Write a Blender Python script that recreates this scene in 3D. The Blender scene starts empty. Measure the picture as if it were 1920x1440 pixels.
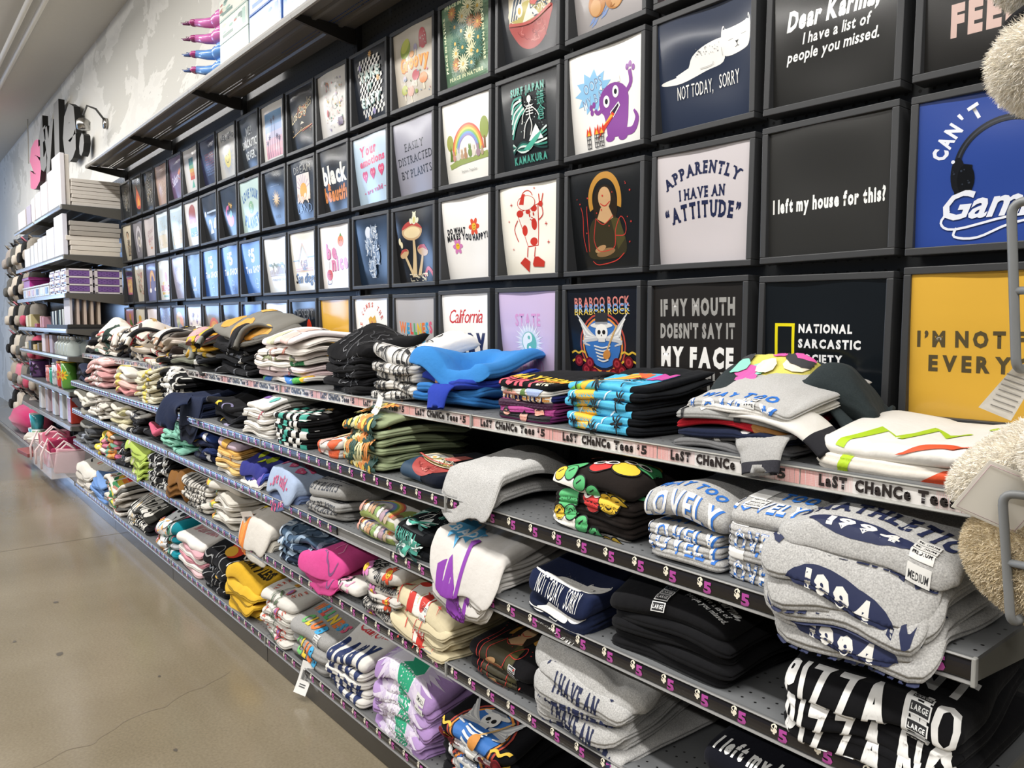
import bpy, bmesh, math, random
import numpy as np
from mathutils import Vector, Matrix
from mathutils.geometry import tessellate_polygon

SC = bpy.context.scene
COL = SC.collection
PI = math.pi
R = math.radians

# ---------------------------------------------------------------- camera
FLOOR_DROP = 1.125
cam_data = bpy.data.cameras.new('camera')
cam_data.sensor_fit = 'HORIZONTAL'
cam_data.sensor_width = 36.0
cam_data.lens = 1444.172 / 1920 * 36.0
cam_data.clip_start = 0.05
cam_data.clip_end = 100
cam = bpy.data.objects.new('camera', cam_data)
COL.objects.link(cam)
_yaw, _pit, _rol = 0.8821, -0.0798, 0.0034
_fw = Vector((-math.sin(_yaw) * math.cos(_pit), math.cos(_yaw) * math.cos(_pit), math.sin(_pit)))
_rt = Vector((math.cos(_yaw), math.sin(_yaw), 0))
_up = _rt.cross(_fw)
_r2 = math.cos(_rol) * _rt + math.sin(_rol) * _up
_u2 = -math.sin(_rol) * _rt + math.cos(_rol) * _up
_m = Matrix((_r2, _u2, -_fw)).transposed().to_4x4()
_m.translation = Vector((0.645, -1.4645, 0.1817 + FLOOR_DROP))
cam.matrix_world = _m
SC.camera = cam

# ---------------------------------------------------------------- world, lights, exposure
SC.view_settings.view_transform = 'Standard'
SC.view_settings.look = 'None'
SC.view_settings.gamma = 1.0
SC.view_settings.use_curve_mapping = False
SC.view_settings.exposure = 0.33
world = bpy.data.worlds.new('store_ambience')
SC.world = world
world.use_nodes = True
world.node_tree.nodes['Background'].inputs[0].default_value = (0.95, 0.97, 1.0, 1)
world.node_tree.nodes['Background'].inputs[1].default_value = 0.07


def area(name, loc, sx, sy, power, color, rot=(0, 0, 0), spread=180):
    d = bpy.data.lights.new(name, 'AREA')
    d.shape = 'RECTANGLE'
    d.size = sx
    d.size_y = sy
    d.energy = power
    d.color = color
    d.spread = R(spread)
    o = bpy.data.objects.new(name, d)
    COL.objects.link(o)
    o.location = loc
    o.rotation_euler = rot
    return o


# continuous fluorescent rows over the aisle, parallel to the wall
area('aisle_tube_row', (-4.0, -1.55, 3.55), 16.0, 0.16, 350, (1.0, 0.975, 0.935))
area('aisle_tube_side', (-4.0, -1.55, 3.56), 16.0, 0.10, 27, (1.0, 0.975, 0.935), (R(90), 0, 0))
area('second_tube_row', (-4.0, -4.6, 3.55), 16.0, 0.16, 330, (1.0, 0.975, 0.935))

# ---------------------------------------------------------------- colours, materials
def lin(h):
    h = h.lstrip('#')
    out = []
    for i in (0, 2, 4):
        c = int(h[i:i + 2], 16) / 255
        out.append(c / 12.92 if c <= 0.04045 else ((c + 0.055) / 1.055) ** 2.4)
    return out


MATS = {}


def nodes_of(name):
    m = bpy.data.materials.new(name)
    m.use_nodes = True
    nt = m.node_tree
    return m, nt, nt.nodes['Principled BSDF']


def N(nt, typ, **kw):
    n = nt.nodes.new(typ)
    for k, v in kw.items():
        if k.startswith('i_'):
            n.inputs[int(k[2:])].default_value = v
        else:
            setattr(n, k, v)
    return n


def math_node(nt, op, a, b=None, c=None):
    n = nt.nodes.new('ShaderNodeMath')
    n.operation = op
    for i, v in enumerate((a, b, c)):
        if v is None:
            continue
        if isinstance(v, (int, float)):
            n.inputs[i].default_value = v
        else:
            nt.links.new(v, n.inputs[i])
    return n.outputs[0]


def attr_mat(name, rough=0.5, spec=0.5, coat=0.0, var=0.0, scale=60.0, bump=0.0, bscale=300.0, sheen=0.0, heather=False, metal=0.0, coat_rough=0.08, crease=0.0):
    """a painted surface: the colour is the mesh's own colour layer, with a little procedural variation"""
    if name in MATS:
        return MATS[name]
    m, nt, b = nodes_of(name)
    at = N(nt, 'ShaderNodeAttribute', attribute_name='Col')
    src = at.outputs['Color']
    tc = N(nt, 'ShaderNodeTexCoord')
    if var or heather:
        nz = N(nt, 'ShaderNodeTexNoise')
        nz.inputs['Scale'].default_value = scale
        nz.inputs['Detail'].default_value = 4
        nt.links.new(tc.outputs['Object'], nz.inputs['Vector'])
        k = math_node(nt, 'SUBTRACT', nz.outputs['Fac'], 0.5)
        if heather:
            amt = math_node(nt, 'MULTIPLY_ADD', at.outputs['Alpha'], 1.5, var)
            k = math_node(nt, 'MULTIPLY', k, amt)
        else:
            k = math_node(nt, 'MULTIPLY', k, var * 2)
        k = math_node(nt, 'ADD', k, 1.0)
        vm = N(nt, 'ShaderNodeVectorMath', operation='SCALE')
        nt.links.new(src, vm.inputs[0])
        nt.links.new(k, vm.inputs['Scale'])
        src = vm.outputs[0]
    nt.links.new(src, b.inputs['Base Color'])
    if bump:
        nb = N(nt, 'ShaderNodeTexNoise')
        nb.inputs['Scale'].default_value = bscale
        nb.inputs['Detail'].default_value = 3
        nt.links.new(tc.outputs['Object'], nb.inputs['Vector'])
        bp = N(nt, 'ShaderNodeBump')
        bp.inputs['Strength'].default_value = bump
        bp.inputs['Distance'].default_value = 0.004
        nt.links.new(nb.outputs['Fac'], bp.inputs['Height'])
        nt.links.new(bp.outputs[0], b.inputs['Normal'])
        if crease:
            oi = N(nt, 'ShaderNodeObjectInfo')
            cn = N(nt, 'ShaderNodeTexNoise', noise_dimensions='4D', noise_type='RIDGED_MULTIFRACTAL')
            cn.inputs['Scale'].default_value = 11
            cn.inputs['Detail'].default_value = 1.5
            nt.links.new(tc.outputs['Object'], cn.inputs['Vector'])
            nt.links.new(math_node(nt, 'MULTIPLY', oi.outputs['Random'], 40.0), cn.inputs['W'])
            b2 = N(nt, 'ShaderNodeBump')
            b2.inputs['Strength'].default_value = crease
            b2.inputs['Distance'].default_value = 0.006
            nt.links.new(cn.outputs['Fac'], b2.inputs['Height'])
            nt.links.new(bp.outputs[0], b2.inputs['Normal'])
            nt.links.new(b2.outputs[0], b.inputs['Normal'])
    b.inputs['Roughness'].default_value = rough
    b.inputs['Specular IOR Level'].default_value = spec
    b.inputs['Coat Weight'].default_value = coat
    b.inputs['Coat Roughness'].default_value = coat_rough
    b.inputs['Sheen Weight'].default_value = sheen
    b.inputs['Metallic'].default_value = metal
    MATS[name] = m
    return m


def clear_mat(name, tint, rough=0.05, alpha=0.25):
    """thin clear plastic or glass: mostly see-through with a glossy face"""
    if name in MATS:
        return MATS[name]
    m, nt, b = nodes_of(name)
    b.inputs['Base Color'].default_value = (*lin(tint), 1)
    b.inputs['Roughness'].default_value = rough
    b.inputs['Alpha'].default_value = alpha
    MATS[name] = m
    return m


PAPER = attr_mat('glossy_poster_paper', rough=0.2, spec=0.5, coat=0.25, coat_rough=0.12, var=0.03, scale=9)
FRAME = attr_mat('poster_frame_plastic', rough=0.42, spec=0.35)
FABRIC = attr_mat('cotton_jersey', rough=0.95, spec=0.08, var=0.08, scale=420, bump=0.5, bscale=42, sheen=0.04, heather=True, crease=0.55)
INK = attr_mat('shirt_print_ink', rough=0.62, spec=0.3, var=0.06, scale=160)
PAINT = attr_mat('painted_surface', rough=0.6, spec=0.4, var=0.03, scale=30)
GLOSS = attr_mat('glossy_plastic', rough=0.18, spec=0.5, coat=0.3)
STEEL = attr_mat('powder_coated_steel', rough=0.38, spec=0.5, var=0.04, scale=40)
CHROME = attr_mat('brushed_metal', rough=0.25, metal=1.0)
TAGCARD = attr_mat('tag_card', rough=0.6, spec=0.3)
FUR = attr_mat('plush_fur', rough=1.0, spec=0.02, var=0.05, scale=30, sheen=0.3)


def hole_mat(name, px, pz, rad, axes, through=False, window=None, rough=0.45):
    """perforated sheet steel: round holes on a grid over two world axes"""
    if name in MATS:
        return MATS[name]
    m, nt, b = nodes_of(name)
    at = N(nt, 'ShaderNodeAttribute', attribute_name='Col')
    g = N(nt, 'ShaderNodeNewGeometry')
    sp = N(nt, 'ShaderNodeSeparateXYZ')
    nt.links.new(g.outputs['Position'], sp.inputs[0])

    def cell(o, p):
        f = math_node(nt, 'FRACT', math_node(nt, 'DIVIDE', o, p))
        return math_node(nt, 'MULTIPLY', math_node(nt, 'SUBTRACT', f, 0.5), p)
    u = cell(sp.outputs[axes[0]], px)
    if window is None:
        v = cell(sp.outputs[axes[1]], pz)
    else:                                   # only on given rows
        v = None
        for w in window:
            d = math_node(nt, 'ABSOLUTE', math_node(nt, 'SUBTRACT', sp.outputs[axes[1]], w))
            v = d if v is None else math_node(nt, 'MINIMUM', v, d)
    rr = math_node(nt, 'SQRT', math_node(nt, 'ADD', math_node(nt, 'MULTIPLY', u, u), math_node(nt, 'MULTIPLY', v, v)))
    hole = math_node(nt, 'LESS_THAN', rr, rad)
    mx = N(nt, 'ShaderNodeMix', data_type='RGBA')
    nt.links.new(hole, mx.inputs['Factor'])
    nt.links.new(at.outputs['Color'], mx.inputs[6])
    mx.inputs[7].default_value = (0.003, 0.003, 0.003, 1)
    nt.links.new(mx.outputs[2], b.inputs['Base Color'])
    b.inputs['Roughness'].default_value = rough
    if through:
        al = math_node(nt, 'SUBTRACT', 1.0, hole)
        nt.links.new(al, b.inputs['Alpha'])
    MATS[name] = m
    return m


PEG = hole_mat('pegboard_steel', 0.0254, 0.0254, 0.0032, (0, 2))
DECK = hole_mat('perforated_deck', 0.0254, 0.05, 0.0026, (0, 1), window=[-0.345, -0.320, -0.06, -0.26, -0.235])
OVERDECK = hole_mat('perforated_overhead', 0.0127, 0.05, 0.0033, (0, 1), through=True, window=[-0.198, -0.070, -0.052])


# ---------------------------------------------------------------- mesh builder
class MB:
    def __init__(self):
        self.v, self.f, self.c, self.s = [], [], [], []

    def add(self, vs, fs, col='808080', smooth=False, alpha=0.0):
        n = len(self.v)
        self.v += [tuple(map(float, p)) for p in vs]
        cc = (*lin(col), alpha) if isinstance(col, str) else col
        for f in fs:
            self.f.append([n + i for i in f])
            self.c.append(cc)
            self.s.append(smooth)
        return self

    def box(self, a, b, col='808080', ch=0.0):
        x0, y0, z0 = [min(p, q) for p, q in zip(a, b)]
        x1, y1, z1 = [max(p, q) for p, q in zip(a, b)]
        if ch <= 0:
            return self.add([(x0, y0, z0), (x1, y0, z0), (x1, y1, z0), (x0, y1, z0), (x0, y0, z1), (x1, y0, z1), (x1, y1, z1), (x0, y1, z1)],
                            [(0, 3, 2, 1), (4, 5, 6, 7), (0, 1, 5, 4), (1, 2, 6, 5), (2, 3, 7, 6), (3, 0, 4, 7)], col)
        bm = bmesh.new()
        bmesh.ops.create_cube(bm, size=1)
        for v in bm.verts:
            v.co = Vector(((x0 + x1) / 2 + v.co.x * (x1 - x0), (y0 + y1) / 2 + v.co.y * (y1 - y0), (z0 + z1) / 2 + v.co.z * (z1 - z0)))
        bmesh.ops.bevel(bm, geom=bm.edges[:], offset=ch, segments=2, affect='EDGES', profile=0.5)
        bm.verts.index_update()
        self.add([v.co[:] for v in bm.verts], [[v.index for v in f.verts] for f in bm.faces], col)
        bm.free()
        return self

    def obox(self, c, size, mat, col, ch=0.0):
        t = MB().box([-s / 2 for s in size], [s / 2 for s in size], col, ch)
        return self.add([tuple(mat @ Vector(p) + Vector(c)) for p in t.v], t.f, col)

    def tube(self, path, r, col, n=8, closed=False, cap=True, smooth=True):
        P = [Vector(p) for p in path]
        k = len(P)
        rs = r if isinstance(r, (list, tuple)) else [r] * k
        vs, fs = [], []
        ref = Vector((0, 0, 1))
        prev = None
        for i in range(k):
            t = (P[(i + 1) % k] - P[i - 1]) if closed else (P[min(i + 1, k - 1)] - P[max(i - 1, 0)])
            t.normalize()
            a = prev - t * prev.dot(t) if prev is not None else t.cross(ref)
            if a.length < 1e-5:
                a = t.cross(Vector((1, 0, 0)))
            a.normalize()
            prev = a
            b = t.cross(a)
            for j in range(n):
                w = 2 * PI * j / n
                vs.append(P[i] + (a * math.cos(w) + b * math.sin(w)) * rs[i])
        for i in range(k if closed else k - 1):
            for j in range(n):
                i2 = (i + 1) % k
                fs.append((i * n + j, i * n + (j + 1) % n, i2 * n + (j + 1) % n, i2 * n + j))
        if cap and not closed:
            fs.append(tuple(range(n))[::-1])
            fs.append(tuple((k - 1) * n + j for j in range(n)))
        return self.add(vs, fs, col, smooth)

    def lathe(self, prof, c, col, n=20, axis=2, smooth=True):
        vs, fs = [], []
        k = len(prof)
        for r, h in prof:
            for j in range(n):
                w = 2 * PI * j / n
                p = [r * math.cos(w), r * math.sin(w), h]
                if axis == 0:
                    p = [p[2], p[0], p[1]]
                elif axis == 1:
                    p = [p[0], p[2], p[1]]
                vs.append((c[0] + p[0], c[1] + p[1], c[2] + p[2]))
        for i in range(k - 1):
            for j in range(n):
                fs.append((i * n + j, i * n + (j + 1) % n, (i + 1) * n + (j + 1) % n, (i + 1) * n + j))
        fs.append(tuple(range(n))[::-1])
        fs.append(tuple((k - 1) * n + j for j in range(n)))
        return self.add(vs, fs, col, smooth)

    def blob(self, c, r, col, nu=16, nv=10, fn=None, smooth=True, mat=None):
        vs, fs = [], []
        for i in range(nv + 1):
            th = PI * i / nv
            for j in range(nu):
                ph = 2 * PI * j / nu
                d = Vector((math.sin(th) * math.cos(ph), math.sin(th) * math.sin(ph), math.cos(th)))
                k = fn(d) if fn else 1.0
                p = Vector((d.x * r[0] * k, d.y * r[1] * k, d.z * r[2] * k))
                if mat:
                    p = mat @ p
                vs.append(p + Vector(c))
        for i in range(nv):
            for j in range(nu):
                fs.append((i * nu + j, (i + 1) * nu + j, (i + 1) * nu + (j + 1) % nu, i * nu + (j + 1) % nu))
        return self.add(vs, fs, col, smooth)

    def prism(self, prof, x0, x1, col):
        """a (y, z) outline pushed along x"""
        n = len(prof)
        vs = [(x0, y, z) for y, z in prof] + [(x1, y, z) for y, z in prof]
        fs = [(i, (i + 1) % n, n + (i + 1) % n, n + i) for i in range(n)]
        t = tessellate_polygon([[Vector((y, z, 0)) for y, z in prof]])
        fs += [tuple(q) for q in t] + [tuple(n + i for i in q[::-1]) for q in t]
        return self.add(vs, fs, col)

    def build(self, name, mat, parent=None):
        me = bpy.data.meshes.new(name)
        me.from_pydata(self.v, [], self.f)
        me.materials.append(mat)
        at = me.color_attributes.new('Col', 'FLOAT_COLOR', 'CORNER')
        ln = np.array([len(f) for f in self.f])
        cc = np.repeat(np.array([c if len(c) == 4 else (*c, 0.0) for c in self.c], dtype=np.float32), ln, axis=0)
        at.data.foreach_set('color', cc.ravel())
        me.polygons.foreach_set('use_smooth', np.array(self.s, dtype=bool))
        me.validate()
        o = bpy.data.objects.new(name, me)
        COL.objects.link(o)
        fix = MB.fix_normals
        if fix:
            bm = bmesh.new()
            bm.from_mesh(me)
            bmesh.ops.recalc_face_normals(bm, faces=bm.faces[:])
            bm.to_mesh(me)
            bm.free()
        if parent is not None:
            o.parent = parent
            o.matrix_parent_inverse = Matrix.Translation(-ORIGIN.get(parent.name, Vector((0, 0, 0))))
        return o


MB.fix_normals = True
ORIGIN = {}


def tag(o, label=None, cat=None, group=None, kind=None):
    for k, v in (('label', label), ('category', cat), ('group', group), ('kind', kind)):
        if v:
            o[k] = v
    return o


def thing(name, loc, label, cat, group=None):
    o = bpy.data.objects.new(name, None)
    o.empty_display_size = 0.05
    COL.objects.link(o)
    o.location = loc
    ORIGIN[o.name] = Vector(loc)
    return tag(o, label, cat, group)


def structure(o):
    o['kind'] = 'structure'
    return o


# ---------------------------------------------------------------- lettering
GL = {}


def make_glyphs():
    chars = sorted(set("ABCDEFGHIJKLMNOPQRSTUVWXYZabcdefghijklmnopqrstuvwxyz0123456789$?!.,'&\"-\u2019\u201c\u201d\u938c\u5009"))
    tmp = []
    for wt, off in ((0, 0.0), (1, 0.024), (2, 0.05), (3, 0.062)):
        for ch in chars:
            cu = bpy.data.curves.new('glyph', 'FONT')
            cu.body = ch
            cu.size = 1.0
            cu.resolution_u = 2
            cu.offset = off
            o = bpy.data.objects.new('glyph', cu)
            COL.objects.link(o)
            tmp.append((wt, ch, o, cu))
    dg = bpy.context.evaluated_depsgraph_get()
    dg.update()
    raw = {}
    for wt, ch, o, cu in tmp:
        ev = o.evaluated_get(dg)
        me = ev.to_mesh()
        me.calc_loop_triangles()
        v = np.array([p.co[:2] for p in me.vertices]).reshape(-1, 2)
        t = np.array([q.vertices[:] for q in me.loop_triangles]).reshape(-1, 3)
        raw[wt, ch] = (v, t)
        ev.to_mesh_clear()
    for wt, ch, o, cu in tmp:
        bpy.data.objects.remove(o)
        bpy.data.curves.remove(cu)
    cap = raw[0, 'H'][0][:, 1].max()
    for (wt, ch), (v, t) in raw.items():
        b = v
        x0, x1 = (b[:, 0].min(), b[:, 0].max()) if len(b) else (0, 0.3)
        hh = raw[wt, 'H'][0]
        y0, kk = hh[:, 1].min(), hh[:, 1].max() - hh[:, 1].min()
        GL[wt, ch] = ((v - [x0, y0]) / kk if len(v) else v, t, (x1 - x0) / kk)


make_glyphs()
SERIF = dict(A='a0 a1', B='a0 b0', D='a0 b0', E='a0 b0', F='a0 b0', H='a0 a1 b0 b1', I='ac bc', L='a0 b0', M='a0 a1 b0 b1', N='a0 b0 b1', P='a0 b0',
             R='a0 a1 b0', T='ac', U='b0 b1', V='b0 b1', W='b0 b1', Y='b0 b1 ac', K='a0 a1 b0 b1', X='a0 a1 b0 b1')


def cut_tris(v, t, L, cap=40000):
    """split triangles at their longest edge until none is longer than L (so prints can follow curved cloth)"""
    v = np.asarray(v, float)
    t = np.asarray(t, int)
    for _ in range(24):
        a, b, c = v[t[:, 0]], v[t[:, 1]], v[t[:, 2]]
        e = np.stack([np.linalg.norm(b - a, axis=1), np.linalg.norm(c - b, axis=1), np.linalg.norm(a - c, axis=1)], 1)
        k = e.argmax(1)
        long = e.max(1) > L
        if not long.any() or len(t) > cap:
            break
        keep = t[~long]
        s = t[long]
        ks = k[long]
        idx = np.arange(len(s))
        p, q, r = s[idx, ks], s[idx, (ks + 1) % 3], s[idx, (ks + 2) % 3]
        lo, hi = np.minimum(p, q), np.maximum(p, q)
        key, inv = np.unique(np.stack([lo, hi], 1), axis=0, return_inverse=True)
        inv = np.asarray(inv).reshape(-1)
        mid = (v[key[:, 0]] + v[key[:, 1]]) / 2
        mi = len(v) + inv
        v = np.vstack([v, mid])
        t = np.vstack([keep, np.stack([p, mi, r], 1), np.stack([mi, q, r], 1)])
    return v, t


def spline(pts, closed, n=4):
    P = [np.array(p, float) for p in pts]
    k = len(P)
    out = []
    for i in range(k if closed else k - 1):
        if closed:
            a, b, c, d = P[i - 1], P[i], P[(i + 1) % k], P[(i + 2) % k]
        else:
            a, b, c, d = P[max(i - 1, 0)], P[i], P[i + 1], P[min(i + 2, k - 1)]
        for j in range(n):
            u = j / n
            q = 0.5 * (2 * b + (c - a) * u + (2 * a - 5 * b + 4 * c - d) * u * u + (3 * b - a - 3 * c + d) * u ** 3)
            out.append((float(q[0]), float(q[1])))
    if not closed:
        out.append((float(P[-1][0]), float(P[-1][1])))
    return out


class Art:
    """flat artwork in a unit square, kept as coloured triangle layers"""

    def __init__(self, asp=1.0):
        self.it = []
        self.rnd = random.Random(1)

    def tri(self, c, v, t):
        if len(t):
            self.it.append((c, np.asarray(v, float), np.asarray(t, int)))
        return self

    def poly(self, c, pts, sm=False):
        pts = spline(pts, True) if sm else pts
        t = tessellate_polygon([[Vector((p[0], p[1], 0)) for p in pts]])
        return self.tri(c, pts, [q[:] for q in t])

    def rect(self, c, x0, y0, x1, y1):
        return self.tri(c, [(x0, y0), (x1, y0), (x1, y1), (x0, y1)], [(0, 1, 2), (0, 2, 3)])

    def el(self, c, cx, cy, rx, ry=None, rot=0.0, n=22):
        ry = rx if ry is None else ry
        cr, sr = math.cos(rot), math.sin(rot)
        v = [(cx, cy)]
        for i in range(n):
            a = 2 * PI * i / n
            x, y = rx * math.cos(a), ry * math.sin(a)
            v.append((cx + x * cr - y * sr, cy + x * sr + y * cr))
        return self.tri(c, v, [(0, 1 + i, 1 + (i + 1) % n) for i in range(n)])

    def ring(self, c, cx, cy, r0, r1, a0=0.0, a1=360.0, n=28, ky=1.0):
        v, t = [], []
        for i in range(n + 1):
            a = R(a0 + (a1 - a0) * i / n)
            v += [(cx + r0 * math.cos(a), cy + ky * r0 * math.sin(a)), (cx + r1 * math.cos(a), cy + ky * r1 * math.sin(a))]
        for i in range(n):
            t += [(2 * i, 2 * i + 1, 2 * i + 3), (2 * i, 2 * i + 3, 2 * i + 2)]
        return self.tri(c, v, t)

    def star(self, c, cx, cy, r1, r2, n, rot=0.0, ky=1.0):
        v = [(cx, cy)]
        for i in range(2 * n):
            a = PI * i / n + rot
            r = r1 if i % 2 == 0 else r2
            v.append((cx + r * math.cos(a), cy + ky * r * math.sin(a)))
        return self.tri(c, v, [(0, 1 + i, 1 + (i + 1) % (2 * n)) for i in range(2 * n)])

    def line(self, c, pts, w, sm=True):
        v, t = [], []
        if sm and len(pts) > 2:
            if isinstance(w, (list, tuple)):
                w = [float(q) for q in np.interp(np.linspace(0, len(w) - 1, (len(w) - 1) * 4 + 1), range(len(w)), w)]
            pts = spline(pts, False)
        P = [Vector(p) for p in pts]
        for i, p in enumerate(P):
            d = P[min(i + 1, len(P) - 1)] - P[max(i - 1, 0)]
            d = d.normalized() if d.length > 0 else Vector((1, 0))
            ww = w[i] if isinstance(w, (list, tuple)) else w
            nrm = Vector((-d.y, d.x)) * ww / 2
            v += [tuple(p + nrm), tuple(p - nrm)]
        for i in range(len(P) - 1):
            t += [(2 * i, 2 * i + 1, 2 * i + 3), (2 * i, 2 * i + 3, 2 * i + 2)]
        return self.tri(c, v, t)

    def loop(self, c, pts, w):
        return self.line(c, list(pts) + [pts[0], pts[1]], w, False)

    def petals(self, c, cx, cy, r, n, w=0.35, inner=0.2, rot=0.0):
        for i in range(n):
            a = 2 * PI * i / n + rot
            m = (1 + inner) / 2 * r
            self.el(c, cx + m * math.cos(a), cy + m * math.sin(a), r * (1 - inner) / 2, r * w / 2, a, 10)
        return self

    def txt(self, c, s, cx, cy, h, w=None, b=1, sh=0.0, arc=0.0, slab=False, sp=0.16, rot=0.0, alt=None, tw=0.0):
        """a line of lettering centred on (cx, cy); h is the cap height, w squeezes or stretches it"""
        V, T, K = [], [], []
        x = 0.0
        base = 0
        for i, ch in enumerate(s):
            if ch == ' ':
                x += 0.42
                continue
            g = GL.get((b, ch))
            if g is None:
                continue
            v, t, adv = g
            col = alt[i % len(alt)] if alt else c
            vv = v + [x, 0]
            parts = [(vv, t)]
            if slab and ch in SERIF:
                bw, bh = 0.17, 0.075
                for q in SERIF[ch].split():
                    px = x + {'0': 0.07, '1': adv - 0.07, 'c': adv / 2}[q[1]]
                    py = bh if q[0] == 'a' else 1 - bh
                    parts.append((np.array([(px - bw, py - bh), (px + bw, py - bh), (px + bw, py + bh), (px - bw, py + bh)]), np.array([(0, 1, 2), (0, 2, 3)])))
            for pv, pt in parts:
                V.append((pv, col))
                T.append(pt)
            x += adv + sp + (0.12 if slab else 0)
        W = max(x - sp, 1e-6)
        sx = (w / W) if w else h
        cr, sr = math.cos(rot), math.sin(rot)
        by = {}
        for (pv, col), pt in zip(V, T):
            X = (pv[:, 0] - W / 2) * sx
            Y = (pv[:, 1] - 0.5) * h
            X = X + Y * sh
            half = max(W * sx / 2, 1e-6)
            if arc:
                gx = X.mean()
                k = gx / half
                Y2 = Y + arc * (1 - k * k)
                slope = -2 * arc * k / half
                X = X - (Y) * slope * 0.7
                Y = Y2 + (X - gx) * slope * 0.9
            if tw:
                Y = Y + tw * np.sin(X / half * PI)
            q = np.stack([cx + X * cr - Y * sr, cy + X * sr + Y * cr], 1)
            by.setdefault(col, []).append((q, pt))
        for col, lst in by.items():
            n = 0
            vs, ts = [], []
            for q, pt in lst:
                vs.append(q)
                ts.append(pt + n)
                n += len(q)
            self.tri(col, np.vstack(vs), np.vstack(ts))
        return self

    def scrib(self, cols, n, x0, y0, x1, y1, seed=1, w=0.01, ln=0.12, turn=1.2):
        r = random.Random(seed)
        for i in range(n):
            p = [r.uniform(x0, x1), r.uniform(y0, y1)]
            a = r.uniform(0, 6.28)
            pts = [tuple(p)]
            for _ in range(6):
                a += r.uniform(-turn, turn)
                p = [min(x1, max(x0, p[0] + math.cos(a) * ln / 6)), min(y1, max(y0, p[1] + math.sin(a) * ln / 6))]
                pts.append(tuple(p))
            self.line(cols[i % len(cols)], pts, w * r.uniform(0.6, 1.4))
        return self

    def dots(self, cols, n, x0, y0, x1, y1, seed=1, r0=0.006, r1=0.02):
        r = random.Random(seed)
        for i in range(n):
            q = r.uniform(r0, r1)
            self.el(cols[i % len(cols)], r.uniform(x0, x1), r.uniform(y0, y1), q, q * r.uniform(0.6, 1.2), r.uniform(0, 3), 9)
        return self

    def mesh(self, fn, L, lift0=0.00025, step=0.00005, clip=True):
        """carry every layer onto a surface: fn(points, lift) -> xyz"""
        mb = MB()
        k = 0
        for c, v, t in self.it:
            if clip:
                v = np.clip(v, 0.0, 1.0)
            vv, tt = cut_tris(v, t, L)
            mb.add(fn(vv, lift0 + step * k), tt.tolist(), c, True)
            k += 1
        return mb


def smooth_build(mb, name, mat, parent):
    MB.fix_normals = False
    o = mb.build(name, mat, parent)
    MB.fix_normals = True
    return o

# ---------------------------------------------------------------- the room
F = FLOOR_DROP
XB, SEC = -0.94, 1.2192
X_LEFT, X_RIGHT = XB - 4 * SEC, XB + SEC
CEIL = 3.725


def concrete_mat():
    m, nt, b = nodes_of('polished_concrete')
    tc = N(nt, 'ShaderNodeTexCoord')
    big = N(nt, 'ShaderNodeTexNoise')
    big.inputs['Scale'].default_value = 1.3
    big.inputs['Detail'].default_value = 6
    fine = N(nt, 'ShaderNodeTexNoise')
    fine.inputs['Scale'].default_value = 120
    fine.inputs['Detail'].default_value = 3
    spk = N(nt, 'ShaderNodeTexVoronoi')
    spk.inputs['Scale'].default_value = 55
    for n in (big, fine, spk):
        nt.links.new(tc.outputs['Object'], n.inputs['Vector'])
    r1 = N(nt, 'ShaderNodeValToRGB')
    r1.color_ramp.elements[0].position = 0.3
    r1.color_ramp.elements[0].color = (*lin('736956'), 1)
    r1.color_ramp.elements[1].position = 0.7
    r1.color_ramp.elements[1].color = (*lin('857b68'), 1)
    nt.links.new(big.outputs['Fac'], r1.inputs['Fac'])
    k = math_node(nt, 'MULTIPLY_ADD', fine.outputs['Fac'], 0.55, 0.72)
    s = math_node(nt, 'LESS_THAN', spk.outputs['Distance'], 0.11)
    k = math_node(nt, 'SUBTRACT', k, math_node(nt, 'MULTIPLY', s, 0.13))
    vm = N(nt, 'ShaderNodeVectorMath', operation='SCALE')
    nt.links.new(r1.outputs[0], vm.inputs[0])
    nt.links.new(k, vm.inputs['Scale'])
    nt.links.new(vm.outputs[0], b.inputs['Base Color'])
    ro = math_node(nt, 'MULTIPLY_ADD', big.outputs['Fac'], 0.22, 0.08)
    nt.links.new(ro, b.inputs['Roughness'])
    bp = N(nt, 'ShaderNodeBump')
    bp.inputs['Strength'].default_value = 0.05
    nt.links.new(fine.outputs['Fac'], bp.inputs['Height'])
    nt.links.new(bp.outputs[0], b.inputs['Normal'])
    return m


def mural_mat():
    """cream wall with a pale grey printed mural: blotches and long torn shapes"""
    m, nt, b = nodes_of('printed_mural')
    tc = N(nt, 'ShaderNodeTexCoord')
    mp = N(nt, 'ShaderNodeMapping')
    mp.inputs['Scale'].default_value = (0.55, 1, 0.8)
    nt.links.new(tc.outputs['Object'], mp.inputs['Vector'])
    n1 = N(nt, 'ShaderNodeTexNoise')
    n1.inputs['Scale'].default_value = 1.6
    n1.inputs['Detail'].default_value = 9
    n1.inputs['Roughness'].default_value = 0.62
    n1.inputs['Distortion'].default_value = 0.6
    nt.links.new(mp.outputs[0], n1.inputs['Vector'])
    r = N(nt, 'ShaderNodeValToRGB')
    r.color_ramp.interpolation = 'CONSTANT'
    r.color_ramp.elements[0].color = (*lin('c9c7c0'), 1)
    r.color_ramp.elements[1].position = 0.47
    r.color_ramp.elements[1].color = (*lin('deDCd6'.lower()), 1)
    e = r.color_ramp.elements.new(0.52)
    e.color = (*lin('d9d7d1'), 1)
    nt.links.new(n1.outputs['Fac'], r.inputs['Fac'])
    nt.links.new(r.outputs[0], b.inputs['Base Color'])
    b.inputs['Roughness'].default_value = 0.8
    return m


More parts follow.
